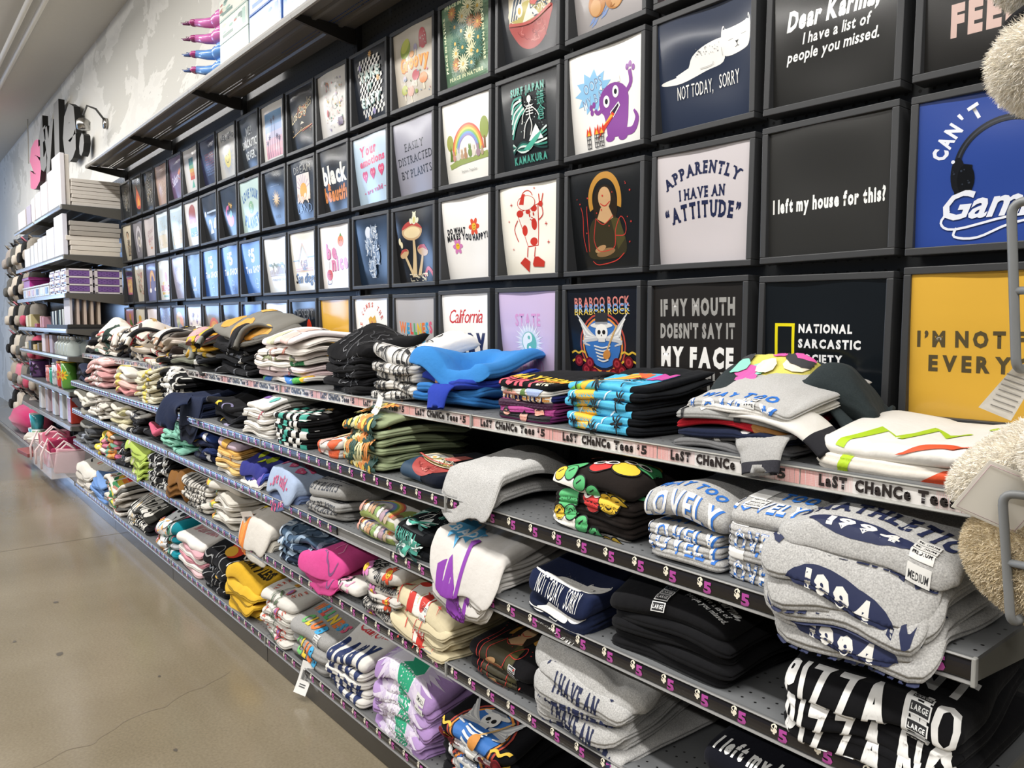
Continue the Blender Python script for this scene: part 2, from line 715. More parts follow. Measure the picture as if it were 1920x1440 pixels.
def glow_mat(name, col, strength):
    m = bpy.data.materials.new(name)
    m.use_nodes = True
    nt = m.node_tree
    nt.nodes.remove(nt.nodes['Principled BSDF'])
    e = N(nt, 'ShaderNodeEmission')
    e.inputs[0].default_value = (*lin(col), 1)
    e.inputs[1].default_value = strength
    nt.links.new(e.outputs[0], nt.nodes['Material Output'].inputs[0])
    return m


structure(MB().box((-18, -9, -0.1), (5, 0.3, 0), '8c7d62').build('floor', concrete_mat()))
structure(MB().box((-18, 0.12, 0), (5, 0.3, CEIL), 'd8d6d0').build('wall_back', mural_mat()))
structure(MB().box((-18, -9, CEIL), (5, 0.3, CEIL + 0.1), 'c6c3bd').build('ceiling', PAINT))
# storefront end of the shop, out of frame to the left: what the glossy posters mirror
wl = MB()
wl.box((-18.2, -9, 0), (-18, 0.3, 0.5), 'b9b5ad').box((-18.2, -9, 3.05), (-18, 0.3, CEIL), 'b9b5ad')
wl.box((-18.2, -2.2, 0.5), (-18, 0.3, 3.05), 'b9b5ad').box((-18.2, -9, 0.5), (-18, -8.4, 3.05), 'b9b5ad')
structure(wl.build('wall_left', PAINT))
DAY = glow_mat('daylit_window_glass', 'a9ccff', 5.0)
for i in range(3):
    y1 = -2.2 - i * 2.07
    w = structure(MB().box((-18.1, y1 - 2.0, 0.56), (-18.06, y1 - 0.06, 3.0)).build('window_%d' % (i + 1), DAY))
    fr = MB()
    for a, b_ in (((-18.12, y1 - 2.07, 0.5), (-18.0, y1 - 2.0, 3.05)), ((-18.12, y1 - 0.06, 0.5), (-18.0, y1, 3.05)),
                  ((-18.12, y1 - 2.0, 0.5), (-18.0, y1 - 0.06, 0.56)), ((-18.12, y1 - 2.0, 3.0), (-18.0, y1 - 0.06, 3.05))):
        fr.box(a, b_, '55575a')
    fr.build('window_frame', STEEL, w)

# floor marks: an expansion joint, a hairline crack and a few black scuffs
def floor_strip(name, pts, w, col):
    a = Art().line(col, pts, w)
    return structure(a.mesh(lambda p, l: np.c_[p, np.full(len(p), 0.0006)], 5.0, clip=False).build(name, PAINT))


floor_strip('floor_joint', [(-4.497, -9), (-4.497, -0.3)], 0.006, '5f5545')
rr = random.Random(4)
pts = [(-1.9 - 0.28 * t + rr.uniform(-.02, .02), -1.17 + 0.68 * t + rr.uniform(-.02, .02)) for t in [i / 14 for i in range(15)]]
floor_strip('floor_crack', pts, [0.002 + 0.0015 * rr.random() for _ in pts], '6d6150')
sc = Art()
for cx, cy, q in ((-2.75, -0.97, .018), (-3.0, -1.09, .010), (-1.55, -0.75, .014), (-1.62, -1.0, .018), (-1.75, -0.82, .008), (-3.4, -0.88, .012), (-2.3, -0.72, .007)):
    sc.poly('4b443a', [(cx + q * rr.uniform(.6, 1.2) * math.cos(a) * 1.4, cy + q * rr.uniform(.5, 1) * math.sin(a)) for a in [i * PI / 5 for i in range(10)]])
structure(sc.mesh(lambda p, l: np.c_[p, np.full(len(p), 0.0007)], 5.0, clip=False).build('floor_scuff_stain', PAINT))

# ceiling runs and the hanging cable
for i, y in enumerate((-0.39, -0.48)):
    t = MB().tube([(-17.5, y, CEIL - 0.06), (4, y, CEIL - 0.06)], 0.022, 'e2e0da', 8)
    tag(t.build('ceiling_conduit', PAINT), ['pale conduit along the ceiling nearer the mural wall', 'pale conduit along the ceiling farther out over the aisle'][i], 'conduit')
tag(MB().tube([(-10.4, 0.06, CEIL), (-10.4, 0.05, 3.2)], 0.006, 'bdbab3', 6).build('hanging_cable', PAINT), 'thin cable hanging from the ceiling by the style sign', 'cable')

# ---------------------------------------------------------------- wall sign and its spotlight
sg = thing('wall_sign', (-9.2, 0.12, F + 1.8), 'raised letters spelling style on the mural wall, pink s first', 'sign')


def solid_letter(ch, x0, x1, z0, z1, col, side, sh=0.0):
    v, t, adv = GL[2, ch]
    lo, hi = v.min(0), v.max(0)
    p = (v - lo) / (hi - lo)
    X = x0 + p[:, 0] * (x1 - x0) + p[:, 1] * sh
    Z = z0 + p[:, 1] * (z1 - z0)
    mb = MB()
    n = len(v)
    edges = {}
    for q in t.tolist():
        for i in range(3):
            e = (q[i], q[(i + 1) % 3])
            edges[e] = 1
    out = [e for e in edges if (e[1], e[0]) not in edges]
    fr = [(X[i], 0.03, Z[i]) for i in range(n)]
    bk = [(X[i], 0.085, Z[i]) for i in range(n)]
    mb.add(fr, t.tolist(), col)
    mb.add(fr + bk, [(a, b, n + b, n + a) for a, b in out], side)
    return mb


for ch, x0, x1, z0, z1, c, s in (('s', -10.21, -9.42, 1.70, 2.23, 'e0789c', '3a1a26'), ('t', -9.55, -9.06, 1.81, 2.40, '85837f', '141414'), ('y', -9.22, -8.62, 1.62, 2.24, '85837f', '141414'),
                                 ('l', -8.56, -8.30, 1.81, 2.37, '85837f', '141414'), ('e', -8.12, -7.48, 1.69, 2.22, '85837f', '141414'), ('.', -7.38, -7.17, 1.66, 1.85, '85837f', '141414')):
    o = solid_letter(ch, x0, x1, F + z0, F + z1, c, s, 0.06).build('letter', PAINT, sg)
    if ch == 's':
        o['label'] = 'pink letter'
lp = thing('wall_spotlight', (-6.66, 0.1, F + 1.84), 'small silver gooseneck spotlight on the mural wall beside the sign', 'lamp')
zz = F + 1.84
MB().lathe([(0.022, -0.05), (0.05, -0.045), (0.054, 0.02), (0.034, 0.04), (0.012, 0.046)], (-6.66, -0.06, zz - 0.03), 'a8a6a2', 16).build('lamp_shade', CHROME, lp)
MB().tube([(-6.66, 0.12, zz + 0.0), (-6.63, 0.03, zz + 0.1), (-6.65, -0.03, zz + 0.12), (-6.66, -0.06, zz + 0.04)], 0.009, '4a4a4a', 6).build('gooseneck', STEEL, lp)
MB().lathe([(0.045, -0.015), (0.045, 0.012)], (-6.66, 0.105, zz), 'a8a6a2', 14, axis=1).build('mounting_plate', CHROME, lp)

# ---------------------------------------------------------------- the gondola: panels, uprights, base
PY = 0.062
gon = thing('gondola_fixture', (-2.8, 0.06, 0), 'long dark steel gondola wall carrying the posters and tee shelves', 'fixture')
for k in range(-4, 2):
    x0 = XB + k * SEC
    MB().box((x0 + 0.002, PY, 0.08), (x0 + SEC - 0.002, PY + 0.02, 2.62), '3a3c3e').build('back_panel', PEG, gon)
for k in range(-4, 3):
    x0 = XB + k * SEC
    mb = MB().box((x0 - 0.016, PY - 0.022, 0.0), (x0 + 0.016, PY + 0.03, 2.62), '2a2b2d')
    for i in range(96):
        z = 0.12 + i * 0.0254
        mb.box((x0 - 0.010, PY - 0.0228, z), (x0 - 0.006, PY - 0.0215, z + 0.013), '040404')
        mb.box((x0 + 0.006, PY - 0.0228, z), (x0 + 0.010, PY - 0.0215, z + 0.013), '040404')
    mb.build('upright', STEEL, gon)

gb = thing('kick_plinth', (-2.8, -0.2, 0), 'dark kick base running under the bottom tee shelf', 'plinth')
for k in range(-4, 2):
    x0 = XB + k * SEC
    MB().box((x0, -0.366, 0.0), (x0 + SEC - 0.003, -0.352, 0.073), '252321', 0.002).build('kick_panel', GLOSS, gb)
    MB().box((x0 - 0.012, -0.34, 0.0), (x0 + 0.012, 0.03, 0.02), '222222').build('base_foot', STEEL, gb)

# ---------------------------------------------------------------- shelves with price strips
LEVELS = dict(A=(F - 0.054, 0.291, 0.034), B=(F - 0.255, 0.371, 0.037), C=(F - 0.459, 0.371, 0.036), D=(F - 0.690, 0.371, 0.036), E=(F - 1.015, 0.371, 0.036))
ORD = dict(A='last chance tees shelf', B='second shelf', C='third shelf', D='fourth shelf', E='bottom shelf')
NTH = {0: 'first section from the plush toys', -1: 'second section from the plush toys', -2: 'middle section', -3: 'fourth section from the plush toys', -4: 'section beside the drawer shelves'}


def price_art(x0, x1):
    a = Art()
    n = max(1, round((x1 - x0) / 0.0775))
    for i in range(n):
        cx = x0 + (i + 0.42) * (x1 - x0) / n
        a.txt('f2ead6', '$', cx - 0.0105, 0.0240, 0.0150, 0.0112, b=2)
        a.txt('b14a9c', '5', cx + 0.0052, 0.0165, 0.0215, 0.0165, b=2)
    return a


def tee_art(x0, w):
    a = Art()
    a.rect('e9e6e3', x0 + 0.001, 0.0035, x0 + w - 0.001, 0.0305)
    for s in (0, 1):
        for j in range(7):
            c = ['efc0bb', 'f0c8c4', 'eed0cc', 'ecd8d5', 'ebdedb', 'eae2e0', 'e9e6e3'][j]
            q0, q1 = j * w * 0.03, (j + 1) * w * 0.03
            if s:
                a.rect(c, x0 + w - q1, 0.0035, x0 + w - q0 - 0.001, 0.0305)
            else:
                a.rect(c, x0 + q0 + 0.001, 0.0035, x0 + q1, 0.0305)
        for j in range(34):                                  # the fine red weave at each end
            q = x0 + (j * 0.0026 + 0.003 if not s else w - 0.003 - j * 0.0026)
            a.rect('dd8f8c' if j < 16 else 'e6b3af', q, 0.0035, q + 0.0005, 0.0305)
        for j in range(9):
            z = 0.005 + j * 0.0028
            a.rect('e3a5a1', x0 + (0.001 if not s else w - 0.05), z, x0 + (0.05 if not s else w - 0.001), z + 0.0004)
    m = x0 + w / 2
    a.txt('2a2526', 'LaST', m - w * 0.31, 0.0168, 0.0195, w * 0.155, b=3, sp=.1)
    a.txt('2a2526', 'CHaNCe', m - w * 0.05, 0.0168, 0.0195, w * 0.28, b=3, sp=.1)
    a.txt('2a2526', 'Tees', m + w * 0.21, 0.0168, 0.0195, w * 0.175, b=3, sp=.1)
    a.txt('2a2526', '$', m + w * 0.342, 0.0205, 0.0095, w * 0.024, b=2)
    a.txt('2a2526', '5', m + w * 0.392, 0.0165, 0.018, w * 0.05, b=2)
    return a


def shelf_section(lv, k):
    z, d, hh = LEVELS[lv]
    x0 = XB + k * SEC
    x1 = x0 + SEC - 0.002
    x0 += 0.002
    kind = ORD[lv]
    t = thing('steel_shelf', ((x0 + x1) / 2, 0.0, z), 'grey steel shelf of the %s, %s' % (kind, NTH[k]), 'shelf', 'tee shelf sections')
    g = '707274' if lv != 'E' else '6a6b6c'
    MB().box((x0, -d + 0.003, z - 0.006), (x1, PY - 0.0235, z), g).build('deck', DECK, t)
    # folded front: channel that holds the strip, with a lip above and below
    prof = [(-d + 0.010, z - 0.004), (-d - 0.002, z - 0.001), (-d - 0.004, z - 0.003), (-d - 0.002, z - 0.005), (-d + 0.002, z - 0.006), (-d + 0.003, z - hh + 0.004), (-d - 0.003, z - hh + 0.003),
            (-d - 0.005, z - hh), (-d - 0.002, z - hh - 0.002), (-d + 0.010, z - hh - 0.001)]
    MB().prism(prof, x0, x1, '7d7c7a' if lv != 'A' else '96958f').build('price_channel', STEEL, t)
    br = MB()
    for bx in (x0 + 0.001, x1 - 0.004):
        dp = 0.075 if lv != 'E' else 0.030
        br.prism([(-d + 0.004, z - 0.006), (PY - 0.0235, z - 0.006), (PY - 0.0235, z - dp), (PY - 0.045, z - dp), (-d + 0.004, z - hh + 0.002)], bx, bx + 0.003, '77766f')
    br.build('side_bracket', STEEL, t)
    cp = MB()
    cp.box((x1 - 0.004, -d - 0.006, z - hh - 0.003), (x1 + 0.002, -d + 0.004, z), '9a9a97', 0.0015)
    cp.build('end_cap', STEEL, t)

    def flat(yy):
        return lambda p, l: np.c_[p[:, 0], np.full(len(p), yy) - l, z - hh + p[:, 1]]
    if lv == 'A':
        w = (x1 - x0) / 4
        for i in range(4):
            lb = MB().box((x0 + i * w + 0.0008, -d + 0.0005, z - hh + 0.0035), (x0 + (i + 1) * w - 0.0008, -d + 0.0018, z - 0.0045), 'e2dfdc').build('price_label', GLOSS, t)
            tee_art(x0 + i * w, w).mesh(flat(-d + 0.0003), 9, 0.0, 0.00002, clip=False).build('label_print', GLOSS, lb)
    else:
        spans = [(x0 + 0.002, x1 - 0.005)]
        if lv == 'C' and k == -1:
            spans = [(x0 + 0.002, -1.55), (-1.22, x1 - 0.005)]
        for a0, a1 in spans:
            pr = [(-d + 0.0025, z - hh + 0.0035), (-d - 0.0015, z - hh + 0.005), (-d - 0.0035, z - hh + 0.011), (-d - 0.004, z - hh / 2), (-d - 0.0035, z - 0.012), (-d - 0.0015, z - 0.0065), (-d + 0.0025, z - 0.005)]
            st = MB().prism(pr, a0, a1, '1d1b1e').build('price_strip', GLOSS, t)

            def bent(p, l):
                q = np.clip((p[:, 1] - hh / 2) / (hh / 2), -1, 1)
                return np.c_[p[:, 0], -d - 0.0040 + 0.0042 * np.abs(q) ** 3 - 0.0004 - l, z - hh + p[:, 1]]
            price_art(a0, a1).mesh(bent, 0.006, 0.0, 0.00002, clip=False).build('price_print', GLOSS, st)


for k in range(-4, 1):
    for lv in 'ABCDE':
        shelf_section(lv, k)

# ---------------------------------------------------------------- the overhead stock shelf
OZ = F + 1.326
for k in range(-4, 2):
    x0 = XB + k * SEC
    x1 = x0 + SEC
    t = thing('overhead_shelf', ((x0 + x1) / 2, 0, OZ), 'dark perforated overhead shelf, %s' % {1: 'end above the plush toys', **NTH}[k], 'shelf', 'overhead shelf sections')
    MB().add([(x0, -0.215, OZ), (x1, -0.215, OZ), (x1, PY - .0235, OZ), (x0, PY - .0235, OZ)], [(0, 1, 2, 3)], '575451').build('deck', OVERDECK, t)
    rb = MB()
    for y in (-0.135, -0.025):
        rb.prism([(y - 0.012, OZ - 0.0005), (y + 0.012, OZ - 0.0005), (y + 0.007, OZ - 0.010), (y - 0.007, OZ - 0.010)], x0 + 0.004, x1 - 0.004, '5b5855')
    rb.build('stiffening_rib', STEEL, t)
    MB().prism([(-0.215, OZ + 0.003), (-0.222, OZ + 0.001), (-0.225, OZ - 0.012), (-0.222, OZ - 0.024), (-0.214, OZ - 0.026), (-0.214, OZ - 0.020), (-0.217, OZ - 0.012), (-0.213, OZ - 0.002)],
               x0 + 0.001, x1 - 0.001, '8b8985').build('front_rail', STEEL, t)
    MB().prism([(-0.213, OZ - 0.003), (PY - 0.0235, OZ - 0.003), (PY - 0.0235, OZ - 0.062), (PY - 0.05, OZ - 0.062), (-0.213, OZ - 0.024)], x0 - 0.006, x0 + 0.006, '2c2b2a').build('bracket', STEEL, t)

# ---------------------------------------------------------------- artwork (shared by the posters and the tees)
K, WH = '17181b', 'ecebe7'
NAVY = '232a4a'


def a_everyone(a):
    a.txt('544a33', 'I\u2019M NOT FOR', .50, .545, .115, .90, b=2, sp=.3).txt('544a33', 'EVERYONE', .56, .375, .115, .86, b=2, sp=.3)


def a_society(a):
    a.rect('e8d91e', .09, .37, .265, .665).rect('12171c', .115, .395, .24, .64)
    for s, y, w in (('NATIONAL', .625, .45), ('SARCASTIC', .505, .52), ('SOCIETY', .385, .38)):
        a.txt('eeeeee', s, .30 + w / 2, y, .072, w, b=2)
    a.txt('d5d5d5', 'EST', .8, .26, .03, .06, b=2)


def a_mouth(a):
    a.txt('9a9996', 'IF MY MOUTH', .5, .79, .16, .82, b=3).txt('9a9996', "DOESN'T SAY IT", .5, .575, .14, .82, b=3).txt('eeedea', 'MY FACE', .5, .335, .19, .80, b=3)
    a.txt('9a9996', 'DEFINITELY', .48, .16, .1, .75, b=2).txt('9a9996', 'WILL', .5, .06, .06, .4, b=2)


def a_skull(a):
    a.txt('cf7f78', 'BRABOO ROCK', .5, .86, .10, .78, b=1).txt('7fa3d4', 'BRABOO ROCK', .5, .80, .08, .78, b=1).txt('e2c35a', 'BRABOO ROCK', .5, .76, .06, .78, b=0)
    a.el('b0483c', .5, .42, .33, .33).el('1c2233', .5, .42, .31, .31).el('3a6fb5', .5, .44, .26, .26).ring('e08b3a', .5, .42, .27, .29)
    for s in (-1, 1):
        for i in range(7):
            q = i / 6
            a.line('e7e7e4' if i % 2 else 'bfc0c2', [(.5 + s * .06, .48), (.5 + s * (.18 + .1 * q), .55 - .1 * q), (.5 + s * (.36 - .03 * i), .74 - .055 * i)], [.03, .035, .012])
        a.line('d8b23c', [(.5 + s * (.26 + .05 * i), .33 + .02 * (i % 2)) for i in range(5)], .02).line('d8b23c', [(.5 + s * (.26 + .05 * i), .24 + .02 * (i % 2)) for i in range(5)], .02)
    a.rect('2e2f33', .41, .62, .59, .75).el('d9d9d6', .5, .62, .16, .03).rect('8d9096', .41, .63, .59, .655)
    a.el('e9e8e4', .5, .55, .09, .085).el('1a1a1c', .465, .55, .024).el('1a1a1c', .535, .55, .024).poly('1a1a1c', [(.49, .51), (.51, .51), (.5, .53)]).rect('d9d8d4', .45, .45, .55, .49)
    for i in range(5):
        a.line('dcdcd8', [(.38 + .01 * i, .41 - .035 * i), (.5, .39 - .035 * i), (.62 - .01 * i, .41 - .035 * i)], .016)
    a.line('c9a368', [(.55, .33), (.72, .62)], .02).el('c8873f', .56, .32, .06, .045, .6)
    for i, (x, y) in enumerate(((.14, .25), (.24, .16), (.36, .12), (.5, .1), (.64, .12), (.76, .16), (.86, .25), (.3, .23), (.7, .23))):
        a.el('7e1f28', x, y, .06).ring('a8343c', x, y, .02, .035).ring('5a131b', x, y, .045, .055)


def a_state(a):
    a.txt('d59acb', 'STATE', .5, .68, .14, .44, b=1).txt('d59acb', 'OF MIND', .5, .14, .16, .44, b=1)
    a.star('e6e6ee', .5, .42, .26, .13, 22).star('cdd5e4', .5, .42, .22, .13, 22, .15)
    a.el('eef0f2', .5, .42, .125).ring('6fb9ad', .5, .42, .118, .128)
    pts = [(.5 + .12 * math.cos(R(t)), .42 + .12 * math.sin(R(t))) for t in range(-90, 91, 15)] + [(.5 + .06 * math.cos(R(t)), .48 + .06 * math.sin(R(t))) for t in range(90, -91, -30)] + \
          [(.5 + .06 * math.cos(R(t)), .36 + .06 * math.sin(R(t))) for t in range(90, 271, 30)]
    a.poly('69b7a9', pts).el('eef0f2', .5, .36, .022).el('69b7a9', .5, .48, .022)


def a_california(a):
    a.txt('c7383f', 'California', .52, .72, .17, .72, b=0, sh=.35, sp=.02).txt('22305c', 'BABY', .52, .32, .38, .76, b=3)


def a_wellness(a):
    a.txt('e5873f', 'WELLNESS', .5, .60, .16, .84, b=2, alt=['e77a3c', '3f9fd0', 'e2574f', '57b36f', 'e9c53f', 'e77a3c', '3f9fd0', 'd95c7c'], arc=-.03)
    a.txt('57b36f', 'CLUB', .5, .36, .17, .48, b=2, alt=['6fb86a', 'e9c53f', 'e77a3c', '3f9fd0'])


def a_sun_comes(a):
    for i, ch in enumerate('HERE COMES THE SUN'):
        t = R(215 - i * 250 / 17)
        if ch != ' ':
            a.txt('c9553f', ch, .5 + .33 * math.cos(t), .58 + .33 * math.sin(t), .07, .05, b=1, rot=t - PI / 2, slab=True)
    a.line('4c5a46', [(.44, .16), (.46, .34), (.52, .56)], .014).line('4c5a46', [(.50, .14), (.58, .24), (.63, .38)], .012)
    a.poly('d9a83f', [(.44, .56), (.41, .70), (.48, .74), (.53, .71), (.60, .75), (.63, .66), (.57, .55)]).poly('c25a3c', [(.47, .58), (.50, .68), (.56, .6)])
    a.el('c45a5a', .64, .42, .05, .07).el('8a6fb0', .64, .42, .03, .045)
    for x, y, r in ((.40, .30, 1.0), (.53, .33, -.5), (.58, .2, .7), (.44, .2, 1.2)):
        a.el('58684e', x, y, .075, .018, r)


def a_pray(a):
    a.txt('2c2618', 'PRAY MORE', .5, .40, .15, .66, b=2, sp=.05).txt('2c2618', 'WORRY LESS', .52, .2, .16, .74, b=2, sp=.05).el('efe7d2', .28, .2, .04)


def a_desert(a):
    a.txt('6e7074', 'DESERT', .5, .78, .17, .76, b=0).txt('6e7074', 'TRIP', .5, .14, .17, .5, b=0)
    a.el('d8452e', .68, .5, .11, .2).rect('e3a03b', .58, .42, .78, .5).rect('e8cf4b', .6, .36, .76, .42).scrib(['d9d9d6', 'a5a6a8'], 26, .3, .2, .75, .45, 4, .012, .25, .7)


def a_gaming(a):
    for i, ch in enumerate("CAN'T HEAR YOU"):
        t = R(163 - i * 146 / 13)
        if ch != ' ':
            a.txt('dfe3ee', ch, .56 + .43 * math.cos(t), .50 + .43 * math.sin(t), .105, .07 if ch not in "'I" else .02, b=2, rot=t - PI / 2)
    a.ring('20232b', .56, .5, .285, .325, 8, 172).ring('3b404b', .56, .5, .30, .31, 15, 165)
    for x in (.265, .855):
        a.el('16181d', x, .47, .045, .12).poly('16181d', [(x - .02, .35), (x + .09 if x < .5 else x - .11, .33), (x + .09 if x < .5 else x - .11, .53), (x - .02, .56)]).el('0e1014', x + (.05 if x < .5 else -.06), .44, .055, .1).dots(['2f3540'], 8, x - .03, .34, x + .08, .53, 3, .004, .008)
    a.el('dfe3ee', .235, .565, .012)
    a.txt('dfe3ee', 'Gaming', .57, .27, .19, .78, b=1, sh=.35, sp=.03)
    a.line('dfe3ee', [(.22, .24), (.17, .16), (.26, .11), (.6, .17), (.9, .17), (.6, .12), (.40, .045), (.26, .06), (.27, .12)], .016)


def a_left(a):
    a.txt('ededea', 'I left my house for this?', .5, .405, .115, .92, b=2, sp=.12)


def a_attitude(a):
    a.txt(NAVY, 'APPARENTLY', .5, .71, .115, .82, b=2, arc=.13, slab=True).txt(NAVY, 'I HAVE AN', .5, .615, .10, .5, b=2, slab=True, arc=.01)
    a.txt(NAVY, '\u201cATTITUDE\u201d', .5, .415, .15, .82, b=2, arc=.06, slab=True)


def a_portrait(a):
    """a plain seated figure under a gold arch, hand-drawn over in red"""
    a.ring('b8863a', .5, .70, .17, .225, -20, 200, ky=1.25).el('2a2118', .5, .64, .165, .21)
    a.poly('35301f', [(.3, .5), (.22, .22), (.3, .12), (.68, .13), (.76, .25), (.66, .5), (.5, .54)], True).poly('4a4526', [(.56, .52), (.68, .5), (.74, .3), (.64, .2)])
    a.el('c9a277', .5, .72, .085, .11).poly('c9a277', [(.44, .63), (.38, .52), (.48, .47), (.6, .52), (.55, .63)]).el('8a6a48', .47, .18, .13, .04, .15).el('b08a60', .4, .22, .08, .03, .3)
    a.line('c23b34', [(.36, .52), (.33, .4), (.32, .3), (.38, .2), (.52, .2), (.6, .24), (.62, .4), (.7, .52), (.76, .44), (.74, .34), (.62, .34)], .008).line('c23b34', [(.2, .2), (.17, .36), (.18, .56), (.16, .66)], .008).line('c23b34', [(.24, .2), (.24, .56), (.25, .66)], .008)
    a.line('c23b34', [(.36, .53), (.46, .46), (.6, .54)], .008).line('c23b34', [(.28, .1), (.36, .06), (.6, .09), (.72, .16)], .01).line('c23b34', [(.44, .67), (.5, .64), (.57, .68)], .01)
    a.dots(['c23b34'], 16, .1, .2, .9, .85, 3, .006, .011)


def a_slice(a):
    """a strolling red-and-cream spotted cartoon figure in a cap"""
    c = 'c7392f'
    a.poly(c, [(.30, .70), (.68, .78), (.63, .32), (.46, .31)]).poly('f0ece2', [(.315, .69), (.665, .765), (.62, .33), (.465, .322)])
    a.el(c, .36, .69, .06, .04).el(c, .60, .73, .05, .035).el(c, .42, .50, .045, .06).el(c, .58, .56, .045, .065).el(c, .56, .37, .06, .045).el(c, .5, .7, .04, .025)
    a.el('f0ece2', .48, .80, .15, .075, .1).ring(c, .48, .80, .14, .15, ky=.55).poly(c, [(.36, .79), (.42, .9), (.47, .9), (.44, .78)]).ring(c, .5, .84, .09, .1, 20, 180)
    a.line(c, [(.52, .62), (.58, .59), (.60, .62)], .012).el(c, .52, .66, .012, .02).el(c, .585, .67, .012, .02).line(c, [(.54, .64), (.57, .63)], .01)
    a.line(c, [(.31, .62), (.24, .52), (.30, .38)], .012).line(c, [(.66, .60), (.74, .66), (.72, .78)], .012).line(c, [(.70, .78), (.69, .88)], .014).line(c, [(.73, .78), (.76, .88)], .014).el(c, .715, .77, .035, .03)
    a.line(c, [(.46, .31), (.44, .2)], .012).line(c, [(.58, .31), (.56, .2)], .012).poly(c, [(.30, .14), (.40, .2), (.48, .15), (.44, .03), (.38, .08)]).poly(c, [(.52, .12), (.56, .2), (.62, .2), (.72, .14), (.70, .08), (.53, .09)])
    for x, y, r in ((.22, .80, .03), (.78, .55, .03), (.15, .62, .02), (.8, .35, .03), (.2, .3, .02), (.62, .95, .02)):
        a.star(c, x, y, r, r * .25, 4, PI / 2)


def a_happy(a):
    a.petals('d8512f', .66, .63, .115, 6, .55, .1).el('e8b92f', .66, .63, .045).el('3a2a20', .645, .64, .006).el('3a2a20', .675, .64, .006).ring('3a2a20', .66, .63, .022, .027, 200, 340)
    a.petals('cf7fb5', .27, .42, .105, 6, .55, .1).el('e8b92f', .27, .42, .04).el('3a2a20', .258, .43, .006).el('3a2a20', .283, .43, .006)
    a.txt(K, 'DO WHAT', .28, .605, .075, .38, b=2, arc=.01).txt(K, 'MAKES YOU HAPPY!', .5, .52, .08, .86, b=2, tw=-.02)


def a_frog(a):
    a.poly('cdb58c', [(.36, .08), (.47, .08), (.49, .6), (.44, .6)]).el('c6a57a', .44, .70, .25, .12).poly('b2453f', [(.2, .73), (.26, .80), (.4, .84), (.58, .8), (.69, .72), (.45, .78)], True).el('e4d0a4', .44, .685, .2, .075)
    a.poly('cdb58c', [(.36, .1), (.2, .36), (.25, .37), (.42, .1)]).el('c6a57a', .2, .41, .11, .06, .3).poly('b2453f', [(.09, .39), (.14, .46), (.24, .48), (.3, .44), (.2, .44)])
    a.poly('cdb58c', [(.5, .1), (.62, .38), (.67, .37), (.58, .1)]).el('c6a57a', .66, .43, .14, .07, -.2).poly('b2453f', [(.53, .45), (.6, .51), (.72, .51), (.8, .42), (.66, .47)])
    a.el('d9d9c2', .5, .855, .06, .065).el('d9d9c2', .5, .92, .04, .035).el('d9d9c2', .47, .955, .014).el('d9d9c2', .53, .955, .014).el('c9c27c', .5, .85, .03, .045)
    a.el('d9d9c2', .42, .84, .03, .04, .5).el('d9d9c2', .58, .84, .03, .04, -.5)
    a.line('c24a3e', [(.68, .08), (.75, .18), (.82, .17), (.9, .09)], .05).scrib(['e6dcc0'], 14, .3, .03, .75, .12, 5, .01, .15, .5).el('e4d9b2', .12, .58, .03, .05).el('e4d9b2', .16, .53, .03, .045)


def a_wolves(a):
    a.el('d9dee8', .40, .78, .085, .09)
    for i, (x, y, q) in enumerate(((.56, .73, .11), (.42, .57, .11), (.58, .45, .12), (.46, .25, .11))):
        a.el('7d8fa8', x, y, q, q * 1.25, .3).poly('aebacb', [(x - q * .6, y), (x - q * .7, y + q * 1.5), (x - q * .1, y + q * .7)]).poly('aebacb', [(x + q * .6, y), (x + q * .6, y + q * 1.5), (x + q * .1, y + q * .7)])
        a.scrib(['e3e8ee', '41536d', 'c5d0dd'], 26, x - q, y - q * 1.2, x + q, y + q * 1.1, i, .012, .1, .6).el('22304a', x, y - q * .55, q * .18)


def a_nice(a):
    for dx, c in ((.012, '8a3d5a'), (0, 'd77fa0')):
        a.txt(c, 'be', .36 + dx, .60 - dx, .25, .34, b=2).txt(c, 'nice', .62 + dx, .42 - dx, .25, .56, b=2, rot=.05)
    a.el('e08548', .70, .74, .11, .10).poly('67923f', [(.66, .83), (.7, .87), (.74, .82)]).el('3a2a20', .67, .75, .01).el('3a2a20', .73, .75, .01).line('333', [(.7, .64), (.68, .58)], .01) if False else None
    a.el('e08548', .70, .74, .10, .09).poly('67923f', [(.66, .82), (.7, .87), (.74, .81)]).el('3a2a20', .67, .75, .01).el('3a2a20', .73, .75, .01)
    a.el('c6483c', .26, .22, .10, .09).el('3a2a20', .23, .23, .01).el('3a2a20', .29, .23, .01).line('3a2a20', [(.26, .32), (.28, .44)], .008).line('3a2a20', [(.2, .14), (.18, .08), (.3, .08), (.32, .14)], .01)


def a_sandiego(a):
    for c, q in (('d98b8b', .38), ('e0cf8a', .36), ('8fb0c8', .34)):
        a.loop(c, [(.48 - q * .85, .38 - (.38 - q)), (.48 + q * .85, .38 - (.38 - q)), (.48, .38 + q * 1.35 - .08)], .012)
    a.rect('c78f5a', .16, .335, .82, .35).rect('d9c05f', .16, .32, .82, .333).scrib(['8f9fb8', 'c1a0a8'], 22, .36, .36, .6, .52, 3, .012, .14)
    a.rect('9db2c4', .06, .52, .3, .535).rect('9db2c4', .65, .56, .95, .575).txt('201e1c', 'San diego', .52, .22, .17, .80, b=1, sh=.3, sp=.03)


